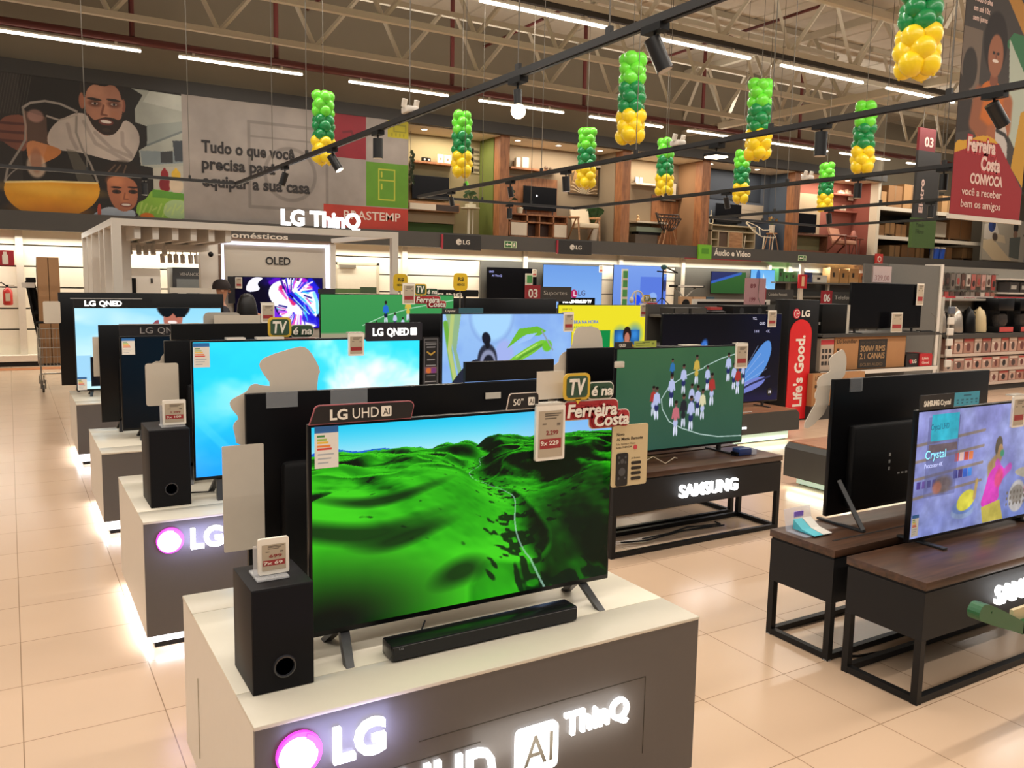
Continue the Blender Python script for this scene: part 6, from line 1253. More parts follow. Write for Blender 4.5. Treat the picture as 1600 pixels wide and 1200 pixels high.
def armchair(label, x, y, cm, wm, w=.62, face=.0, s=1.):
    t = T('armchair', label, 'armchair', (x, y, GF), None, face or 1e-6); a, d = w/2*s, .3*s; h = .42*s
    MB().box(-a*.92, a*.92, -d, d*.8, h-.07*s, h+.06*s, b=.03*s).build('seat', cm, t, smooth=True)
    MB().add([(-a*.85, d*.7, h+.02*s), (a*.85, d*.7, h+.02*s), (a*.85, d*.9, h+.02*s), (-a*.85, d*.9, h+.02*s), (-a*.85, d*1.25, h+.5*s), (a*.85, d*1.25, h+.5*s), (a*.85, d*1.5, h+.5*s), (-a*.85, d*1.5, h+.5*s)], [(0, 3, 2, 1), (4, 5, 6, 7), (0, 1, 5, 4), (1, 2, 6, 5), (2, 3, 7, 6), (3, 0, 4, 7)]).build('backrest', cm, t)
    for sx in (-1, 1):
        MB().bar((a*sx, -d, h+.2*s), (a*sx, d*1.1, h+.24*s), .045*s).build('armrest', wm, t)
        MB().bar((a*sx, -d*.8, h+.2*s), (a*sx*.95, -d*1.1, 0), .04*s).build('leg', wm, t); MB().bar((a*sx, -d*.4, h+.2*s), (a*sx*.95, d*1.5, 0), .04*s).build('leg', wm, t)
    return t
armchair('cream armchair with wooden arms below the palm painting', 13.98, 19.5, M('d8c8ac', .8, var=.05), WDL, .66, -.15)
pot_plant('tall leafy plant in a white pot beside the cream armchair', 14.52, 19.85, GF, .42, .16, 30, .75, 3, CRM, '34562e', .1, el0=1.0)
pot_plant('dark plant hanging low at the left of the palm painting room', 11.5, 19.7, 3.72, .2, .1, 14, .62, 8, WHG, '2a3a20', .07)
tag(MB().lathe([(.07, 0), (.09, .15), (.08, .16)], (12.05, 19.85, 3.72), 16).build('vase', WHG, smooth=True), 'small white pot on the sideboard left of the television', 'vase')
# basket chair room
shelf('pale wall shelf with small frames in the basket chair room', 16.13, 17.3, 4.88, mat=CRM); shelf('white wall shelf over the glass console in the basket chair room', 16.1, 17.3, 3.75, 19.8, CRM)
t = T('glass_console', 'low grey and glass console under the white shelf', 'console', (16.6, 20, GF)); MB().box(16.1, 17.25, 19.82, 20.15, 3.44, 3.58).build('glass_body', M('7f8a78', .15), t); MB().box(16.1, 16.95, 19.85, 20.15, GF, 3.36).build('base', M('5a5046', .6), t); MB().box(16.2, 17.1, 19.84, 20.15, 3.36, 3.44).build('support', BLKM, t)
frame('dark framed print on the wood wall behind the basket chair', 17.25, 17.85, 4.42, 5.0, 20.1, BLKM); shelf('dark ledge on the wall right of the framed print', 17.4, 17.97, 4.62, 20.0, M('3a2620', .5), .14)
for k, x in enumerate((16.2, 16.36)): frame(ORD[k]+' tiny dark frame on the pale shelf of the basket chair room', x, x+.13, 4.88, 5.06, 20.08, BLKM)
for k, (x, rr_) in enumerate(((16.25, .06), (17.05, .05), (17.15, .07))): tag(MB().lathe([(rr_*.6, 0), (rr_, rr_*.8), (rr_*.4, rr_*1.6), (rr_*.8, rr_*2.4), (rr_*.3, rr_*3)], (x, 19.95, 3.75), 14).build('ornament', M('c8a070', .5), smooth=True), ORD[k]+' small tan ornament on the white shelf of the basket chair room', 'ornament')
t = T('basket_chair', 'round dark wire basket chair on wooden legs in the gallery', 'chair', (17.2, 19.65, GF)); m = MB(); n = 20
def bs(a, f): r = .46*(.35+.65*f**.6); z = 3.5+.38*f+(.12 if math.sin(a) > 0 else -.02)*f; return (17.2+r*math.cos(a), 19.68+r*.55*math.sin(a), z)
for k in range(n): a = 2*PI*k/n; m.tube([bs(a+.5*f, f) for f in (0, .33, .66, 1)], .009, 5); m.tube([bs(a-.5*f, f) for f in (0, .33, .66, 1)], .009, 5)
for f, r in ((0, .012), (1, .022)): m.tube([bs(2*PI*k/24, f) for k in range(25)], r, 6)
m.build('wire_seat', M('2e221c', .5), t)
for dx, dy in ((-.22, -.12), (.22, -.12), (-.2, .14), (.2, .14)): MB().cyl((17.2+dx*.6, 19.68+dy*.6, 3.52), (17.2+dx*1.3, 19.68+dy, GF), .02, 8).build('leg', WDL, t)
# navy room
gtv('black television on the navy wall', 19.5, 20.62, 4.1, 4.5); t = T('soundbar', 'black soundbar shelf below the television of the navy room', 'soundbar', (20, 20.1, 3.9)); MB().box(19.45, 20.6, 20.0, GB, 3.9, 4.0).build('body', BLK, t); MB().box(19.5, 20.55, 19.995, 20.0, 3.92, 3.98).build('front_grille', BLKM, t)
t = T('console', 'wooden console with open compartments in the navy room', 'console', (20, 19.9, GF)); m = MB()
for z0, z1 in ((GF+.02, GF+.06), (3.58, 3.62), (3.76, 3.8)): m.box(19.0, 20.95, 19.7, 20.1, z0, z1)
for x in (19.0, 19.3, 19.75, 20.35, 20.91): m.box(x, x+.04, 19.7, 20.1, GF+.02, 3.6)
m.box(19.0, 19.04, 19.7, 20.1, 3.6, 3.78).box(20.91, 20.95, 19.7, 20.1, 3.6, 3.78).box(19.02, 20.93, 20.06, 20.1, GF+.04, 3.78).box(19.04, 19.3, 19.72, 20.06, 3.32, 3.35).box(20.39, 20.91, 19.72, 20.06, 3.32, 3.35); m.build('carcass', M('b8a888', .5), t); MB().box(19.79, 20.35, 19.69, 19.71, GF+.06, 3.58).build('door', WDL, t); MB().box(19.34, 19.75, 19.75, 19.77, GF+.06, 3.58).build('door', M('5a4636', .5), t)
t = T('loop_vase', 'pale drop-shaped loop vase on the navy room console', 'vase', (19.15, 19.9, 3.8)); m = MB(); pts = [(19.15+.085*math.sin(2*PI*k/20)*(1-.4*math.cos(2*PI*k/20+PI)), 19.9, 3.95+.14*-math.cos(2*PI*k/20)) for k in range(21)]; m.tube(pts, .022, 8).cyl((19.15, 19.9, 4.07), (19.15, 19.9, 4.25), .014, 8).cyl((19.15, 19.9, 3.8), (19.15, 19.9, 3.82), .05, 12); m.build('body', M('d8ccb0', .4), t, smooth=True)
frame('pale abstract canvas leaning on the navy wall', 20.62, 21.75, 4.0, 4.55, 20.15, M('a89a88', .6), lambda c: (c.rect(0, 0, c.asp, 1, 'a89a88'), c.line([(.2, .3), (1.5, .35)], .03, '8f8272'), c.line([(.1, .7), (1.2, .62)], .03, 'b8ac9c')))
t = T('wire_chair', 'white wire frame chair in the navy room', 'chair', (20.9, 19.55, GF)); m = MB(); Wc = M('d0c4ac', .4)
m.tube([(20.5, 19.7, 3.9), (20.6, 19.75, 3.95), (21.0, 19.75, 3.85), (21.2, 19.6, 3.7), (21.45, 19.5, 3.72), (21.6, 19.45, 3.5), (21.5, 19.4, 3.46), (20.9, 19.4, 3.48), (20.7, 19.5, 3.6), (20.5, 19.7, 3.9)], .016, 6).tube([(20.6, 19.75, 3.9), (20.9, 19.45, 3.5), (21.1, 19.7, 3.8)], .014, 6); m.build('wire_shell', Wc, t)
for x, y in ((20.45, 19.7), (20.95, 19.35), (21.35, 19.35), (21.3, 19.7)): MB().cyl((x+.05, y, 3.5), (x, y, GF), .014, 6).build('leg', Wc, t)
t = T('stool', 'wooden stool with crossed legs in the navy room', 'stool', (21.7, 19.7, GF)); MB().cyl((21.7, 19.7, 3.6), (21.7, 19.7, 3.64), .18, 18).build('seat', WDL, t); [MB().bar((21.7+.1*a, 19.7+.06*b, 3.6), (21.7+.22*a, 19.7+.12*b, GF), .03).build('leg', WDL, t) for a in (-1, 1) for b in (-1, 1)]
pot_plant('dried tan leaves in a pale vase on the navy room stool', 21.7, 19.7, 3.64, .26, .1, 12, .42, 9, CRM, 'b08a4a', .05)
# pink room
gtv('black television standing on the console of the pink room', 23.2, 24.15, 3.75, 4.4, 19.95, 3.7); tag(box('wall_panel', M('b8a488', .6), None, 23.3, 24.5, 20.1, 20.18, 3.72, 5.1), 'pale upright wall panel behind the television of the pink room', 'panel')
t = T('console', 'dark wood console with open middle in the pink room', 'console', (23.6, 19.9, GF)); MB().box(22.9, 24.5, 19.7, 20.1, 3.64, 3.7).box(22.9, 22.95, 19.7, 20.1, GF, 3.64).box(24.45, 24.5, 19.7, 20.1, GF, 3.64).box(22.9, 24.5, 19.75, 20.1, GF, 3.15).build('carcass', MW('5a3626', '7a4c36', .5), t); MB().box(22.97, 24.43, 20.0, 20.05, 3.15, 3.64).build('back_panel', M('6f6a48', .6), t)
shelf('upper pink wall shelf in the pink room', 25.0, 26.3, 5.2, mat=M('a8685a', .6)); shelf('lower pink wall shelf in the pink room', 25.0, 26.3, 4.62, mat=M('a8685a', .6))
for k, (x, z, w, h) in enumerate(((25.3, 5.2, .3, .12), (25.7, 5.2, .12, .16), (25.86, 5.2, .1, .14), (25.45, 4.62, .1, .16), (25.6, 4.62, .13, .2))): t = T('decor_box', ORD[k]+' small pale decor piece on the pink room shelves', 'ornament', (x, 20.05, z)); MB().box(x, x+w, 20.0, 20.1, z, z+h*.55, b=.005).build('body', CRM, t); MB().box(x+w*.15, x+w*.85, 20.0, 20.1, z+h*.55, z+h, b=.004).build('lid', M('c8a890', .5), t)
armchair('dusty pink armchair with thin legs in the pink room', 25.05, 19.5, M('b8856c', .8, var=.05), M('6a3a2c', .5), .9, .25, 1.)
t = T('side_table', 'small reddish side table in the pink room', 'side table', (25.8, 19.6, GF)); MB().cyl((25.8, 19.6, 3.6), (25.8, 19.6, 3.63), .3, 20).build('tabletop', M('7a4030', .5), t); [MB().bar((25.8+.15*a, 19.6+.1*b, 3.6), (25.8+.05*a, 19.6+.15*b, GF), .025).build('leg', M('5a2c22', .5), t) for a in (-1, 1) for b in (-1, 1)]
t = T('table_lamp', 'pink lantern lamp on the reddish side table', 'lamp', (25.7, 19.6, 3.63)); MB().lathe([(.1, 0), (.11, .1), (.07, .24), (.04, .28)], (25.7, 19.6, 3.63), 14).build('body', M('a86a5c', .5), t, smooth=True); MB().cyl((25.7, 19.6, 3.9), (25.7, 19.6, 3.98), .02, 8).build('finial', M('7a3a30', .5), t)
frame('small dark plate on the pink side wall', 25.95, 26.25, 5.0, 5.25, 20.12, M('6a4038', .5))
# ------------------------------------------------------------------ warehouse rack with cartons, right of the gallery
BEAM = M('cfc6b6', .5); RBX = ('b08658', 'a87c50', 'b88e60', '9a7048')
rk = T('pallet_rack', 'grey pallet rack with pale beams above the fascia at the right', 'rack', (30, 20, GF))
for z in (3.78, 4.8): box('beam', BEAM, rk, 26.5, 33.5, 19.25, 19.35, z-.13, z); box('deck', M('6a6258', .7), rk, 26.5, 33.5, 19.35, 21.3, z-.06, z-.01)
box('deck', M('6a6258', .7), rk, 26.5, 36, 19.13, 21.3, 2.98, 3.05)
for x in (26.5, 30.0, 33.4): box('upright', M('5f5a54', .6), rk, x, x+.09, 19.36, 19.45, 3.04, 5.9)
box('rear_mesh', M('4f4a44', .8), rk, 26.5, 33.5, 21.3, 21.35, 3.04, 5.9)
def carton(label, x0, x1, z0, h, y=19.75, d=.8, k=0, pal=False, grp='cartons on the pallet rack'):
    t = T('carton', label, 'box', ((x0+x1)/2, y, z0), grp)
    if pal: MB().box(x0-.05, x1+.05, y, y+d, z0, z0+.03).box(x0-.05, x1+.05, y, y+d, z0+.1, z0+.13).box(x0, x0+.1, y, y+d, z0+.03, z0+.1).box(x1-.1, x1, y, y+d, z0+.03, z0+.1).build('pallet', M('7a5a3c', .8), t); z0 += .13; h -= .13
    MB().box(x0, x1, y, y+d, z0, z0+h, b=.006).build('carton_body', M(RBX[k % 4], .75, var=.06, scale=8), t); MB().box((x0+x1)/2-.04, (x0+x1)/2+.04, y-.003, y, z0+.0, z0+h).build('tape', M('8f6c46', .4), t); return t
rows = (('top rack shelf', 4.8, ((26.9, 27.6, .6), (27.7, 28.5, .85), (28.6, 29.6, .95), (29.7, 30.4, .6), (31.0, 31.8, .7), (32.0, 32.6, .5))), ('middle rack shelf', 3.78, ((27.0, 27.6, .42), (27.65, 28.2, .55), (28.3, 28.9, .5), (29.9, 31.3, .72), (31.6, 33.1, .86))), ('lower rack deck', 3.05, ((27.0, 27.5, .28), (28.0, 28.6, .45), (28.7, 29.5, .5), (29.6, 30.1, .4), (31.1, 31.9, .5), (32.6, 33.3, .55))))
for nm, z, L_ in rows:
    for k, (a, b, h) in enumerate(L_): carton('%s brown carton from the left on the %s' % (ORD[k], nm), a, b, z, h, k=k+int(z*3), pal=h > .5 and z < 4.5)
t = T('printed_carton', 'pale carton with a red end panel on the middle rack shelf', 'box', (30.6, 19.7, 3.78)); MB().box(29.95, 31.25, 19.66, 19.74, 3.92, 4.48).build('face', M('b8ac98', .6), t); MB().box(29.95, 30.35, 19.64, 19.66, 3.92, 4.48).build('red_panel', M('b84a34', .6), t)
for k, x in enumerate((30.35, 30.72)): t = T('paint_bucket', ORD[k]+' blue bucket with white lid on the lower rack deck', 'bucket', (x, 19.5, 3.05)); MB().lathe([(.15, 0), (.18, .4)], (x, 19.5, 3.05), 18).build('body', M('1f4aa8', .35), t, smooth=True); MB().lathe([(.19, .4), (.19, .45), (.17, .46)], (x, 19.5, 3.05), 18).build('lid', CRM, t, smooth=True)
def paint_kitchen(c):
    A = c.asp; c.rect(0, 0, A, 1, 'a8a090'); c.poly([(0, .1), (.3*A, .0), (.4*A, .3), (.2*A, .5), (0, .45)], 'c8c0b4'); c.ell(.2*A, .12, .16, .16, '243a78'); c.ell(.25*A, .1, .08, .1, '1c2c5c'); c.poly([(.0, .5), (.25*A, .45), (.8*A, 1), (.3*A, 1), (0, .7)], 'cbb896'); c.poly([(.2*A, .3), (.55*A, .35), (.6*A, .55), (.3*A, .5)], 'c4b498'); c.ell(.85*A, .12, .12, .14, '241a16'); c.ell(.85*A, .3, .1, .1, '8a6a54'); c.poly([(.7*A, .4), (A, .35), (A, .95), (.72*A, .9)], '5a5f58'); c.ell(.3*A, .4, .12, .1, '4a3a30', .4, .4)
t = T('wall_poster', 'large kitchen photo poster above the fascia at the right edge', 'poster', (33.7, 19.0, 3.1)); c = Cv(2.6/1.5, 130, 'a8a090'); paint_kitchen(c); picture('print', c, MP(0, .6), t, 32.5, 35.1, 3.1, 4.6, 18.9); box('board', M('8a8478', .6), t, 32.5, 35.1, 18.905, 18.99, 3.08, 4.6)
box('board', M('a8a498', .6), t, 35.1, 37.5, 18.9, 18.99, 3.08, 4.7); text('Mais', TXG, t, 35.3, 4.4, 18.9, .13, .45); text('economia', TXG, t, 35.3, 4.1, 18.9, .13, 1.0); MB().box(35.5, 37.4, 18.88, 18.9, 3.1, 3.65).build('blue_panel', M('1f3f80', .5), t); text('TV', LETW, t, 35.7, 3.25, 18.88, .2, .4)
# ------------------------------------------------------------------ televisions and goods on the perimeter wall
struct(box('wall_dark_panel', M('56544e', .5), None, 10.65, 14.6, 19.46, 19.52, .3, 2.42)); struct(box('wall_dark_panel', M('56544e', .5), None, 17.4, 21.0, 19.46, 19.515, .3, 2.42))
def logo_screen(c): c.grad('6c9ce4', '86b4f0'); c.ell(.52*c.asp, .66, .1, .1, 'b0245a', 0, .08); c.line([(.52*c.asp, .6), (.52*c.asp, .7), (.56*c.asp, .7)], .012, 'f0e0ea'); [c.poly([((.3+.14*i)*c.asp, 1), ((.35+.14*i)*c.asp, .93), ((.38+.14*i)*c.asp, 1)], k) for i, k in enumerate(('2a3a70', 'd0a0a0', '5f88c8', 'c07a6a', 'd8c0a8'))]
wt = tv('television', 'black television on the dark perimeter wall panel, partly hidden by a white post', 10.75, 12.3, 1.35, 2.24, 19.3, 1.2, None, 60, feet='none', emit=.3, mount=19.46); text('UHD', M('8a94d8', emit=.8), wt, 10.82, 2.1, 19.296, .05, .14, ext=.002); text('AI ThinQ', M('8a94d8', emit=.8), wt, 10.9, 2.0, 19.296, .05, .3, ext=.002)
wt = tv('television', 'television with a round pink logo on a light blue screen on the perimeter wall', 12.5, 14.5, 1.15, 2.36, 19.3, 1.1, logo_screen, 90, feet='none', emit=1.05, mount=19.46); text('LG', M('3a4a78', emit=.6), wt, 13.68, 1.53, 19.295, .14, .24, ext=.003, bold=.02)
def people_screen(c): c.grad('7aa0ec', '6c90e4'); c.rect(.5*c.asp, .25, c.asp, .9, '5a7ce0'); c.ell(.97*c.asp, .45, .06, .14, '2f3a70'); c.ell(.45*c.asp, .8, .1, .12, '1c4cf0'); c.ell(.75*c.asp, .72, .12, .1, '8fb4f4')
tv('television', 'blue lit television behind the microphone stand on the perimeter wall', 14.9, 16.9, 1.15, 2.42, 19.3, 1.1, people_screen, 70, feet='none', emit=1., mount=19.46)
def stadium(c): pitch(c); c.grad('3a6a30', '2f5a2c'); c.poly([(0, 0), (c.asp*.8, 0), (0, .5)], '2c3468'); c.line([(0, .5), (c.asp*.85, .05)], .06, '3a66c8')
tv('television', 'small television with a football stadium on the dark perimeter wall', 18.7, 20.2, 1.63, 2.32, 19.3, 1.6, stadium, 80, feet='none', emit=.9, mount=19.46)
tv('television', 'small light blue television right of the football stadium screen', 20.35, 21.5, 1.6, 2.42, 19.25, 1.6, lambda c: (c.grad('6ab4f4', '9ad0fa'), c.ell(.3*c.asp, .3, .12, .3, '2f6ab8'), c.poly([(.5*c.asp, .1), (.7*c.asp, .9), (.45*c.asp, .9)], 'c8e8ff')), 60, feet='none', emit=1., mount=19.46)
for k, (x, z, la) in enumerate(((12.15, 2.02, 'small white tag on the black perimeter television'), (14.38, 2.18, 'small white tag on the corner of the pink logo screen'), (16.75, 2.2, 'small grey tag on the corner of the blue perimeter screen'))): price_tag(la, x, z, 19.287, .13, .2, clip=False, grp=None)
GRN_ = M('3f8a4a', .5)
for x, z0, z1, la in ((12.0, 1.0, 2.1, 'white strip sign with green and red labels by the black perimeter television'), (15.25, .9, 2.3, 'tall pale strip sign with green labels on the post by the blue screen')):
    t = T('strip_sign', la, 'sign', (x, 19.2, z0)); MB().box(x-.1, x+.12, 19.22, 19.24, z0, z1).build('strip', M('cfc8ba', .5), t); box('bracket', CAB, t, x-.02, x+.02, 19.24, 19.46, z0+.1, z0+.16)
    for k in range(4): MB().box(x-.06, x+.1, 19.21, 19.22, z1-.25-.27*k, z1-.05-.27*k).build('label', (GRN_, M('b8342c', .5))[k in (1, 3) and x < 13], t)
# ------------------------------------------------------------------ middle gondolas
GDG = M('4a4742', .55, var=.03); GDT = M('5f5b54', .5)
def gondola(label, x0, x1, y0, y1, z, shelves=(), back=None, cat='shelving unit'):
    t = T('gondola_shelf', label, cat, ((x0+x1)/2, (y0+y1)/2, 0)); box('base', M('2f2c29', .6), t, x0, x1, y0, y1, 0, .12)
    if back: box('back_panel', GDG, t, x0, x1, y1-.04, y1, .12, back); box('end_panel', GDG, t, x0-.03, x0, y1-.05, y1, 0, back)
    for s in shelves: box('shelf', GDT, t, x0, x1, y0, y1-.04, s-.035, s); box('price_rail', M('3a3733', .5), t, x0, x1, y0-.012, y0, s-.045, s+.004)
    return t
g = gondola('dark low gondola behind the butterfly television', 8.22, 11.0, 9.2, 9.8, 1.42, (.5, 1.0, 1.42), 1.57)
box('front_panel', GDG, g, 8.23, 10.99, 9.21, 9.23, .12, 1.36)
for k, (x0, x1) in enumerate(((8.3, 8.6), (8.62, 8.95))): t = T('drawer_unit', ORD[k]+' dark equipment case on top of the low dark gondola', 'case', ((x0+x1)/2, 9.4, 1.42)); box('case', M('2a2826', .5), t, x0, x1, 9.3, 9.6, 1.42, 1.53); box('face', M('4a4640', .4), t, x0+.02, x1-.02, 9.29, 9.3, 1.43, 1.52)
t = T('turntable_toy', 'red topped dark tray on the low dark gondola', 'tray', (9.2, 9.4, 1.42)); MB().lathe([(.2, 0), (.26, .05), (.16, .08)], (9.22, 9.45, 1.42), 20, .5).build('tray', BLKM, t, smooth=True); MB().box(9.1, 9.35, 9.38, 9.5, 1.5, 1.54).build('red_top', M('a83a34', .5), t)
t = T('speaker_case', 'wide black speaker case on the low dark gondola', 'speaker', (9.8, 9.4, 1.42)); box('case', BLKM, t, 9.5, 10.25, 9.3, 9.65, 1.42, 1.56); [MB().prism(circ(x, 1.49, .05, 16), 9.295, 9.3).build('cone', M('2a2a2c', .5), t) for x in (9.68, 10.07)]
t = T('price_poster', 'pink price poster standing behind the low dark gondola', 'poster', (10.4, 9.85, 0)); box('sheet', M('b8898a', .7), t, 10.3, 10.78, 9.85, 9.86, 1.52, 2.0); [text(s_, M('7a3038', .6), t, 10.42, z, 9.85, .065, .13, ext=.001, bold=.03) for s_, z in (('89', 1.84), ('199', 1.62))]; box('stand', CAB, t, 10.5, 10.52, 9.86, 9.87, 0, 1.95)
tag(MB().sweep([(10.62, 9.84, 2.0), (10.6, 9.83, 1.9), (10.58, 9.82, 1.7), (10.5, 9.7, 1.6), (10.4, 9.5, 1.43)], .005).build('cable', M('6a5a50', .5), smooth=True), 'thin cable dangling over the pink price poster', 'cable')
t = T('monitor_stand', 'pale computer monitor frame behind the pink price poster', 'monitor', (9.3, 10.2, 1.2)); MB().box(9.6, 11.4, 10.3, 10.33, 1.48, 1.64).build('frame', PW, t); MB().box(9.7, 11.3, 10.29, 10.3, 1.5, 1.6).build('screen', BLKM, t); MB().box(10.4, 10.5, 10.3, 10.36, 0, 1.48).build('post', PW, t)
# signs 03 Suportes etc
def aisle_board(label, x, y, z, num, word, w, x2=None):
    t = T('aisle_board', label, 'sign', (x, y, z)); box('number_panel', M('9a2028', .5), t, x, x+.26, y, y+.02, z, z+.24); text(num, LETW, t, x+.05, z+.06, y, .12, .16, ext=.003, bold=.02)
    box('board', M('3a3632', .5), t, x+.26, x+w, y, y+.02, z, z+.22); text(word, M('b8b0a4', .5), t, x+.32, z+.1, y, .06, min(.5, w-.4), ext=.002); box('post', CAB, t, x+.3, x+.33, y+.02, y+.04, 0, z+.1)
    return t
aisle_board('dark aisle sign 03 Suportes on a post, behind the wide television facing away', 6.5, 10.5, 1.58, '03', 'Suportes', .82)
aisle_board('dark aisle sign Cuidados Pessoais behind the butterfly television', 11.8, 11.0, 1.6, '05', 'Cuidados Pessoais', 1.0)
aisle_board('dark aisle sign 06 Telefonia above the black box shelf', 11.5, 9.3, 1.58, '06', 'Telefonia', .9)
# microphone stand, keyboard and small goods behind the yellow screen
gondola('grey goods shelf behind the yellow offer screen', 9.9, 13.2, 12.3, 12.9, 1.4, (.5, 1.0, 1.42))
BL = BLKM
t = T('microphone_stand', 'teal and black microphone stand with boom arm before the blue screen', 'microphone stand', (10.9, 12.5, 1.42)); MB().cyl((10.85, 12.5, 1.43), (10.85, 12.5, 2.2), .014, 8).build('pole', BL, t); MB().ball((10.85, 12.48, 2.2), .07, .05, .05).build('clutch', M('2a5a58', .4), t, smooth=True); MB().bar((10.7, 12.5, 2.12), (11.15, 12.5, 2.1), .018).bar((10.85, 12.48, 2.22), (11.2, 12.48, 2.1), .022).build('boom_arm', BL, t)
for a in (0, 2.1, 4.2): MB().bar((10.85, 12.5, 1.62), (10.85+.25*math.cos(a), 12.5+.15*math.sin(a), 1.435), .014).build('leg', BL, t)
t = T('keyboard', 'electronic keyboard on a crossed white stand beside the microphone stand', 'keyboard', (11.5, 12.5, 1.42)); MB().box(11.1, 11.85, 12.4, 12.6, 1.82, 1.87, b=.01).build('body', BL, t); MB().box(11.15, 11.8, 12.38, 12.4, 1.835, 1.86).build('keys', LETW, t); [MB().bar((11.2, 12.5, 1.43), (11.7, 12.5, 1.82), .022).build('stand_leg', PW, t), MB().bar((11.7, 12.55, 1.43), (11.2, 12.55, 1.82), .022).build('stand_leg', PW, t)]
for k, (x, w, h, col, la) in enumerate(((11.15, .3, .22, 'b8906a', 'first tan gadget box behind the yellow screen'), (11.5, .32, .22, 'b8906a', 'second tan gadget box behind the yellow screen'), (11.85, .2, .22, '2a4a5a', 'dark blue gadget box behind the yellow screen'))):
    t = T('gadget_box', la, 'box', (x, 12.35, 1.42)); box('carton_body', M(col, .6), t, x, x+w, 12.32, 12.38, 1.425, 1.425+h); MB().prism(circ(x+w/2, 1.5, w*.32, 18), 12.31, 12.32).build('picture', BLKM, t)
t = T('headphone_stand', 'white headphones on a pale stand left of the microphone stand', 'headphones', (10.2, 12.5, 1.42)); m = MB(); m.tube([(10.2+.14*math.cos(a), 12.45, 1.6+.14*math.sin(a)) for a in np.linspace(0, PI, 10)], .016, 6).ball((10.06, 12.45, 1.57), .05, .03, .06).ball((10.34, 12.45, 1.57), .05, .03, .06).cyl((10.2, 12.5, 1.42), (10.2, 12.5, 1.74), .012, 6); m.build('body', PW, t, smooth=True)
# ------------------------------------------------------------------ right: tower sign and shelf with boxes
t = T('tower_sign', 'tall black and red tower sign with vertical white slogan', 'sign', (9.55, 8.0, 0)); RDL = M('d81f26', .35)
box('body', M('121112', .4, spec=.2), t, 9.18, 9.8, 7.95, 8.2, 0, 1.69, b=.006); P = [(9.22, .02), (9.66, .02)]+[(9.44+.22*math.cos(a), 1.22+.2*math.sin(a)) for a in np.linspace(0, PI, 16)]
MB().prism(P, 7.94, 7.95).build('red_panel', RDL, t); MB().prism(circ(9.33, 1.5, .07, 24), 7.94, 7.95).build('logo_disc', M('c82840', .4), t)
m = MB(); ar = np.linspace(.2, 5.6, 22); m.prism([(9.33+.056*math.cos(a), 1.5+.056*math.sin(a)) for a in ar]+[(9.33+.047*math.cos(a), 1.5+.047*math.sin(a)) for a in ar[::-1]], 7.936, 7.94).box(9.33, 9.38, 7.936, 7.94, 1.495, 1.505).box(9.325, 9.335, 7.936, 7.94, 1.47, 1.52); m.build('logo_mark', LETW, t)
text('LG', LETW, t, 9.44, 1.46, 7.95, .085, .165, ext=.004, bold=.03); text("Life's Good.", LETW, t, 9.52, .2, 7.94, .17, 1.0, ext=.004, bold=.03, rot=PI/2)
gs = gondola('dark shelf unit with soundbar boxes and a black monitor, right of the red tower sign', 9.95, 12.75, 8.0, 8.6, 1.2, (.16, .66, 1.2), 1.2)
box('tall_panel', M('6a6862', .45), gs, 12.25, 13.62, 8.62, 8.66, 0, 2.27); box('panel_trim', PW, gs, 13.62, 13.7, 8.6, 8.9, 0, 2.3)
box('kick_panel', PW, gs, 9.95, 12.75, 7.985, 7.999, .13, .2); box('shelf_front', PW, gs, 9.95, 12.75, 7.98, 7.988, .6, .66)
tv('television', 'switched-off television on the dark shelf above the soundbar boxes', 10.68, 12.42, 1.26, 1.95, 8.12, 1.2, None, 40, feet='blade', emit=.2)
price_tag('pink and white price card leaning before the switched-off shelf television', 11.52, 1.21, 8.0, .26, .3, clip=False, grp=None); price_tag('white price card hanging at the top right of the switched-off shelf television', 12.22, 1.62, 8.08, .17, .34, clip=False, grp=None)
t = T('speaker_box', 'black speaker box left of the switched-off shelf television', 'speaker', (10.3, 8.3, 1.2)); box('body', M('0c0c0c', .5, spec=.15), t, 10.05, 10.6, 8.1, 8.5, 1.2, 1.63, b=.006); box('screw_cap', M('8a8a88', .4), t, 10.02, 10.05, 8.12, 8.16, 1.33, 1.37); box('foam_wrap', M('cfc8ba', .5, alpha=.7), t, 10.6, 10.66, 8.1, 8.2, 1.2, 1.62)
MB().cyl((12.55, 8.02, 1.22), (12.5, 8.02, .9), .004, 5)
tag(MB().sweep([(12.5, 8.0, 1.5), (12.55, 7.97, 1.45), (12.6, 7.96, 1.25), (12.55, 7.96, .85)], .006).build('cable', CAB, smooth=True), 'grey cable hanging over the shelf front right of the switched-off shelf television', 'cable')
tag(MB().sweep([(12.4, 8.1, 1.21), (12.6, 8.06, 1.215), (12.9, 8.04, 1.16), (12.6, 8.3, 1.21)], .01).build('cable', BLKM, smooth=True), 'black cable coil on the dark shelf beside the switched-off television', 'cable')
CBX = M('a9794c', .7, var=.05, scale=8); INK = M('3a2a1c', .6, var=0)
t = T('soundbar_box', 'large brown soundbar carton reading 300W RMS 2.1 canais on the dark shelf', 'box', (11.1, 8.2, .66)); box('carton_body', CBX, t, 10.28, 11.95, 8.03, 8.4, .665, 1.16, b=.004); box('black_panel', M('241e1a', .6), t, 10.82, 11.48, 8.02, 8.03, .68, 1.11)
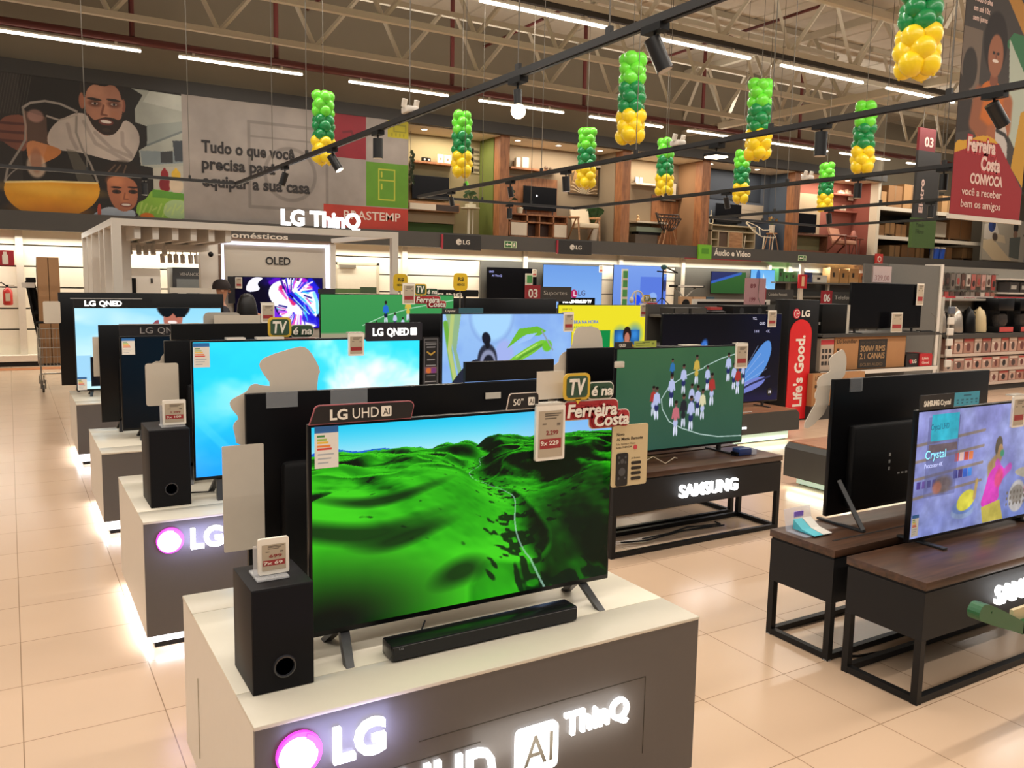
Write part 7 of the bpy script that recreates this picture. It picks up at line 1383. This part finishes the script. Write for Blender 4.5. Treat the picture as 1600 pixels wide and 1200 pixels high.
text('LG Soundbar', INK, t, 10.33, 1.06, 8.03, .06, .44, ext=.002, bold=.01); text('300W RMS', M('a8845a', .6, var=0), t, 10.85, .93, 8.02, .085, .58, ext=.002, bold=.02); text('2.1 CANAIS', M('a8845a', .6, var=0), t, 10.85, .82, 8.02, .085, .58, ext=.002, bold=.02); text('DOLBY AUDIO', M('7a6246', .6, var=0), t, 10.87, .71, 8.02, .045, .52, ext=.002); box('mark', INK, t, 10.33, 10.38, 8.025, 8.03, .95, .99); text('HOME CINEMA', M('4a3c2c', .6, var=0), t, 10.87, 1.04, 8.02, .04, .55, ext=.002)
t = T('soundbar_box', 'smaller brown soundbar carton on the bottom shelf by the red tower sign', 'box', (10.1, 8.2, .16)); box('carton_body', CBX, t, 9.62, 10.75, 7.84, 7.93, .2, .66, b=.003); text('LG Soundbar', INK, t, 9.67, .57, 7.84, .055, .38, ext=.002, bold=.01); box('mark', INK, t, 9.67, 9.71, 7.835, 7.84, .46, .5); box('ledge', M('2f2c29', .6), t, 9.62, 10.75, 7.84, 7.98, 0.0, .2)
t = T('display_box', 'black and red box with a round logo at the right end of the soundbar shelf', 'box', (12.2, 8.2, .66)); box('body', M('1c1818', .5), t, 11.98, 12.4, 8.02, 8.3, .665, .86); box('red_side', M('b82028', .5), t, 12.3, 12.62, 8.0, 8.3, .665, .86); text('LG', LETW, t, 12.14, .72, 8.02, .05, .1, ext=.002, bold=.03); MB().prism(circ(12.09, .745, .035, 16), 8.01, 8.02).build('logo_disc', M('c02838', .5), t); text("Life's", LETW, t, 12.36, .77, 8.0, .04, .16, ext=.002); text('Good', LETW, t, 12.36, .7, 8.0, .04, .18, ext=.002)
c = Cv(.62, 60, 'b8a490'); c.rect(0, 0, .62, .16, 'b83038'); [c.rect(.06+.16*i, .3+.2*j, .18+.16*i, .44+.2*j, '2a2422') for i in range(3) for j in range(3)]
t = T('grill_box', 'pale appliance box with a picture of small grills left of the large soundbar carton', 'box', (10.1, 8.2, .66)); box('carton_body', M('b8a490', .6), t, 9.97, 10.26, 8.03, 8.4, .665, 1.14); picture('print', c, MP(0, .6), t, 9.975, 10.255, .68, 1.12, 8.025)
# small goods on the dark perimeter shelves
ps = T('perimeter_shelf', 'dark perimeter shelf with small boxed goods under the fascia at the right', 'shelving unit', (24, 19.2, 0))
for z in (1.1, 1.6, 2.05): box('shelf', GDT, ps, 21.3, 27.2, 19.04, 19.45, z-.05, z)
for x in (21.3, 24.2, 27.1): box('upright', M('cfc6b6', .5), ps, x, x+.1, 19.35, 19.45, 0, 2.6)
GOODS = [(21.45, .22, .42, '3f7a44'), (21.7, .3, .3, '4a8a4c'), (22.02, .3, .32, '3f7a44'), (22.5, .2, .36, '4a5a58'), (22.75, .3, .33, '2a3a6a'), (23.1, .7, .24, 'c8c4b8'), (23.95, .45, .5, 'b08a5a'), (24.45, .45, .48, 'a8804e'), (24.95, .5, .5, 'b08a5a'), (25.5, .4, .36, 'a8804e')]
for k, (x, w, h, col) in enumerate(GOODS): t = T('goods_box', ORD[k]+' small boxed good from the left on the top perimeter shelf', 'box', (x, 19.1, 2.05), 'boxes on the perimeter shelf'); box('carton_body', M(col, .6), t, x, x+w, 19.08, 19.4, 2.055, 2.055+h); box('label', M('2a2622', .6), t, x+w*.3, x+w*.5, 19.07, 19.08, 2.055+h*.4, 2.055+h*.7)
t = T('extinguisher_sign', 'red sign with pale symbol on a post right of the Áudio e Vídeo sign', 'sign', (22.35, 19.1, 2.1)); box('board', M('b82028', .5), t, 22.2, 22.6, 18.9, 18.94, 1.85, 2.3); box('symbol', M('e0b890', .5), t, 22.34, 22.46, 18.89, 18.9, 1.92, 2.24); box('post', M('cfc6b6', .5), t, 22.32, 22.48, 18.94, 19.02, 0, 2.68)
t = T('hydrant_sign', 'small red hydrant sign hanging from the fascia with an H sign below', 'sign', (26.2, 18.85, 2.4)); box('upper_board', M('c03a34', .5), t, 26.0, 26.4, 18.86, 18.9, 2.6, 3.1); MB().prism(circ(26.2, 2.92, .1, 16), 18.85, 18.86).build('ring', LETW, t); MB().prism(circ(26.2, 2.92, .06, 16), 18.84, 18.85).build('ring_center', M('c03a34', .5), t); box('lower_board', M('8a2024', .5), t, 25.6, 25.98, 18.86, 18.9, 1.9, 2.68); text('H', LETW, t, 25.67, 2.08, 18.86, .3, .22, ext=.004, bold=.03)
t = T('price_poster', 'pinkish price poster reading 329 above the switched-off shelf television', 'poster', (12.0, 8.58, 1.2)); box('sheet', M('bfa8a4', .6), t, 11.74, 12.2, 8.54, 8.55, 1.97, 2.22); text('329,00', M('8a5a58', .6, var=0), t, 11.79, 2.0, 8.54, .08, .36, ext=.001); box('frame', M('8a7a74', .5), t, 11.73, 12.21, 8.55, 8.56, 1.96, 2.23); box('stand', CAB, t, 11.96, 11.98, 8.56, 8.58, 1.2, 2.0)
# ------------------------------------------------------------------ small appliance shelves at the right edge
ap = T('appliance_shelf', 'grey appliance shelving with kettles and coffee makers at the right edge', 'shelving unit', (15.5, 9.2, 0)); GY = M('8f8a80', .5)
box('back_panel', GY, ap, 13.0, 19.0, 9.5, 9.54, 0, 1.72); box('end_panel', M('5f5c56', .5), ap, 13.0, 14.2, 9.0, 9.04, 0, 1.15); box('perforated_upright', M('b8b2a6', .5), ap, 14.2, 14.28, 8.9, 9.0, 0, 1.75)
for z in (.16, .42, .72, 1.08): box('shelf', GDT if z > 1 else M('c8b4a4', .5), ap, 14.3, 19.0, 8.86, 9.5, z-.05, z)
box('price_rail', M('3f3c38', .5), ap, 14.3, 19.0, 8.84, 8.86, 1.0, 1.08); box('base', M('2f2c29', .6), ap, 14.3, 19, 8.9, 9.5, 0, .11); box('header_strip', M('b8a8a0', .5), ap, 14.6, 18.5, 9.46, 9.5, 1.66, 1.76); box('red_strip', M('b82a30', .5), ap, 14.7, 15.5, 9.45, 9.46, 1.67, 1.76); box('red_strip', M('b82a30', .5), ap, 16.8, 18.2, 9.45, 9.46, 1.67, 1.76); text('ARNO', M('a82a30', .5), ap, 15.75, 1.69, 9.46, .05, .4, ext=.002, bold=.02)
SSM = M('b8ada0', .25, metal=.7)
def kettle(label, x, mat, s=1.):
    t = T('kettle', label, 'kettle', (x, 9.1, 1.08), 'kettles on the appliance shelf'); MB().lathe([(.15*s, 0), (.15*s, .03), (.155*s, .05), (.13*s, .3), (.09*s, .42), (.03*s, .46), (.015, .49)], (x, 9.1, 1.08), 20).build('body', mat, t, smooth=True)
    MB().sweep([(x+.1, 9.1, 1.48), (x+.2, 9.1, 1.46), (x+.22, 9.1, 1.3), (x+.15, 9.1, 1.16)], .018).build('handle', BLKM, t, smooth=True); MB().bar((x-.12, 9.1, 1.4), (x-.19, 9.1, 1.46), .03).build('spout', mat, t); MB().cyl((x, 9.1, 1.08), (x, 9.1, 1.1), .16*s, 18).build('base', BLKM, t)
kettle('ribbed steel kettle on the appliance shelf, first in the row', 14.95, SSM); kettle('black kettle second in the row on the appliance shelf', 15.38, BLK, .9); kettle('cream kettle third in the row on the appliance shelf', 15.72, M('c8b48a', .4), .95); kettle('dull steel kettle half hidden by the upright of the appliance shelf', 14.48, SSM, .8)
def coffee(label, x):
    t = T('coffee_maker', label, 'coffee maker', (x, 9.1, 1.08), 'coffee makers on the appliance shelf'); box('base', BLKM, t, x, x+.5, 8.92, 9.3, 1.08, 1.2, b=.01); box('column', BLKM, t, x, x+.5, 9.2, 9.4, 1.2, 1.68, b=.01); box('brew_head', BLK, t, x-.02, x+.52, 8.94, 9.4, 1.5, 1.74, b=.02); MB().lathe([(.1, 0), (.14, .1), (.12, .22), (.09, .24)], (x+.24, 9.05, 1.2), 16).build('carafe', M('4a4440', .08, alpha=.6), t, smooth=True); box('label', M('c84a44', .5), t, x+.02, x+.48, 8.91, 8.92, 1.1, 1.19)
for k, x in enumerate((16.1, 16.85, 17.5)): coffee(ORD[k]+' black coffee maker right of the kettles on the appliance shelf', x)
# rows of boxed appliances below
r = random.Random(5); APC = ('b88a78', 'c09a88', 'a87a68', 'b8a090', '9a7264', 'c4a898')
for row, (z, h) in enumerate(((.72, .28), (.42, .22), (.16, .2))):
    x = 14.4; k = 0
    while x < 18.2 and k < 12:
        w = (.26, .3, .34)[(k+row) % 3]; t = T('appliance_box', '%s boxed appliance from the left on the %s shelf below the kettles' % (ORD[k], ('upper', 'middle', 'bottom')[row]), 'box', (x, 9.0, z), 'boxed small appliances')
        box('carton_body', M(APC[(k*2+row) % 6], .6), t, x, x+w-.02, 8.9, 9.25, z, z+h); c = Cv((w-.04)/(h-.02), 36, APC[(k+3*row) % 6]); c.rect(0, 0, c.asp, .18, ('b84a44', 'd8c4b4')[k % 2]); c.ell(c.asp*.5, .6, c.asp*.22, .3, ('241e1e', '4a3a36', '6a3a34')[k % 3]); c.rect(c.asp*.1, .3, c.asp*.3, .4, 'd8c8ba'); picture('print', c, MP(0, .6), t, x+.01, x+w-.03, z+.01, z+h-.01, 8.895)
        x += w; k += 1
t = T('utensil_strip', 'hanging strip of white packets on the upright of the appliance shelf', 'hanging strip', (14.35, 8.85, .5)); box('strip', M('b8b2a6', .5), t, 14.33, 14.36, 8.83, 8.84, .5, 1.72)
for k in range(6): MB().box(14.26, 14.44, 8.78, 8.82, .5+.19*k, .63+.19*k, b=.015).build('packet', (PW, M('5a5f6a', .4))[k > 4], t)
# utensil wall behind the appliance shelf
uw = T('utensil_shelving', 'utensil display with hanging packets behind the appliance shelf', 'shelving unit', (17, 12, 0)); box('back_panel', M('8f8a80', .5), uw, 17.0, 24.0, 12.3, 12.35, 0, 2.45); box('end_panel', M('5f5c56', .5), uw, 16.2, 18.9, 12.0, 12.05, 0, 2.42); box('end_trim', PW, uw, 18.9, 19.0, 11.98, 12.3, 0, 2.42)
for z in (1.45, 1.85, 2.2): box('shelf', PW, uw, 21.8, 24, 11.9, 12.3, z-.04, z)
box('hook_rail', CAB, uw, 19.0, 21.8, 12.2, 12.24, 2.28, 2.3); box('hook_rail', CAB, uw, 19.0, 21.8, 12.2, 12.24, 1.86, 1.88)
UC = ('6a4a44', 'b86a62', '3a302c', 'c89a92', '8a8078', 'a84a44', 'd0c4b8', '4a3a38', '9a6a5c', '7a7068', 'b8a89c', '5a4038')
for row, (z, la) in enumerate(((1.9, 'upper'), (1.46, 'lower'))):
    for k in range(12): x = 19.05+.22*k; t = T('hanging_packet', '%s hanging utensil packet from the left on the %s hook rail' % (ORD[k], la), 'packet', (x, 12.2, z), 'hanging utensil packets'); h = .3+.08*((k*5+row) % 2); box('card', M(UC[(k*7+row*3) % 12], .5), t, x, x+.16, 12.17, 12.19, z+.38-h, z+.38); box('hook', CAB, t, x+.07, x+.09, 12.15, 12.21, z+.38, z+.4); MB().prism(circ(x+.08, z+.38-h*.6, .05, 12, .08), 12.16, 12.17).build('picture', M(UC[(k*3+5) % 12], .4), t)
for row, z in enumerate((1.45, 1.85)):
    for k in range(4): x = 21.9+.5*k; t = T('goods_box', '%s reddish box from the left on the %s white shelf of the utensil wall' % (ORD[k], ('lower', 'upper')[row]), 'box', (x, 12.1, z), 'boxes on the utensil wall'); box('carton_body', M(('a86a58', '3a3634')[row], .6), t, x, x+.44, 11.95, 12.25, z, z+.26); box('label', M(('c8a898', 'b8b4ac')[row], .6), t, x+.06, x+.3, 11.94, 11.95, z+.08, z+.18)
t = T('yellow_ball', 'yellow round toy on the grey cabinet right of the switched-off shelf television', 'ball', (13.15, 9.2, 1.72)); MB().ball((13.1, 9.3, 1.78), .09).build('ball', M('d8c81c', .4), t, smooth=True); MB().cyl((13.1, 9.3, 1.72), (13.1, 9.3, 1.73), .05, 12).build('base', BLKM, t)
box('top_panel', GY, ap, 13.0, 19.0, 9.2, 9.5, 1.68, 1.72)
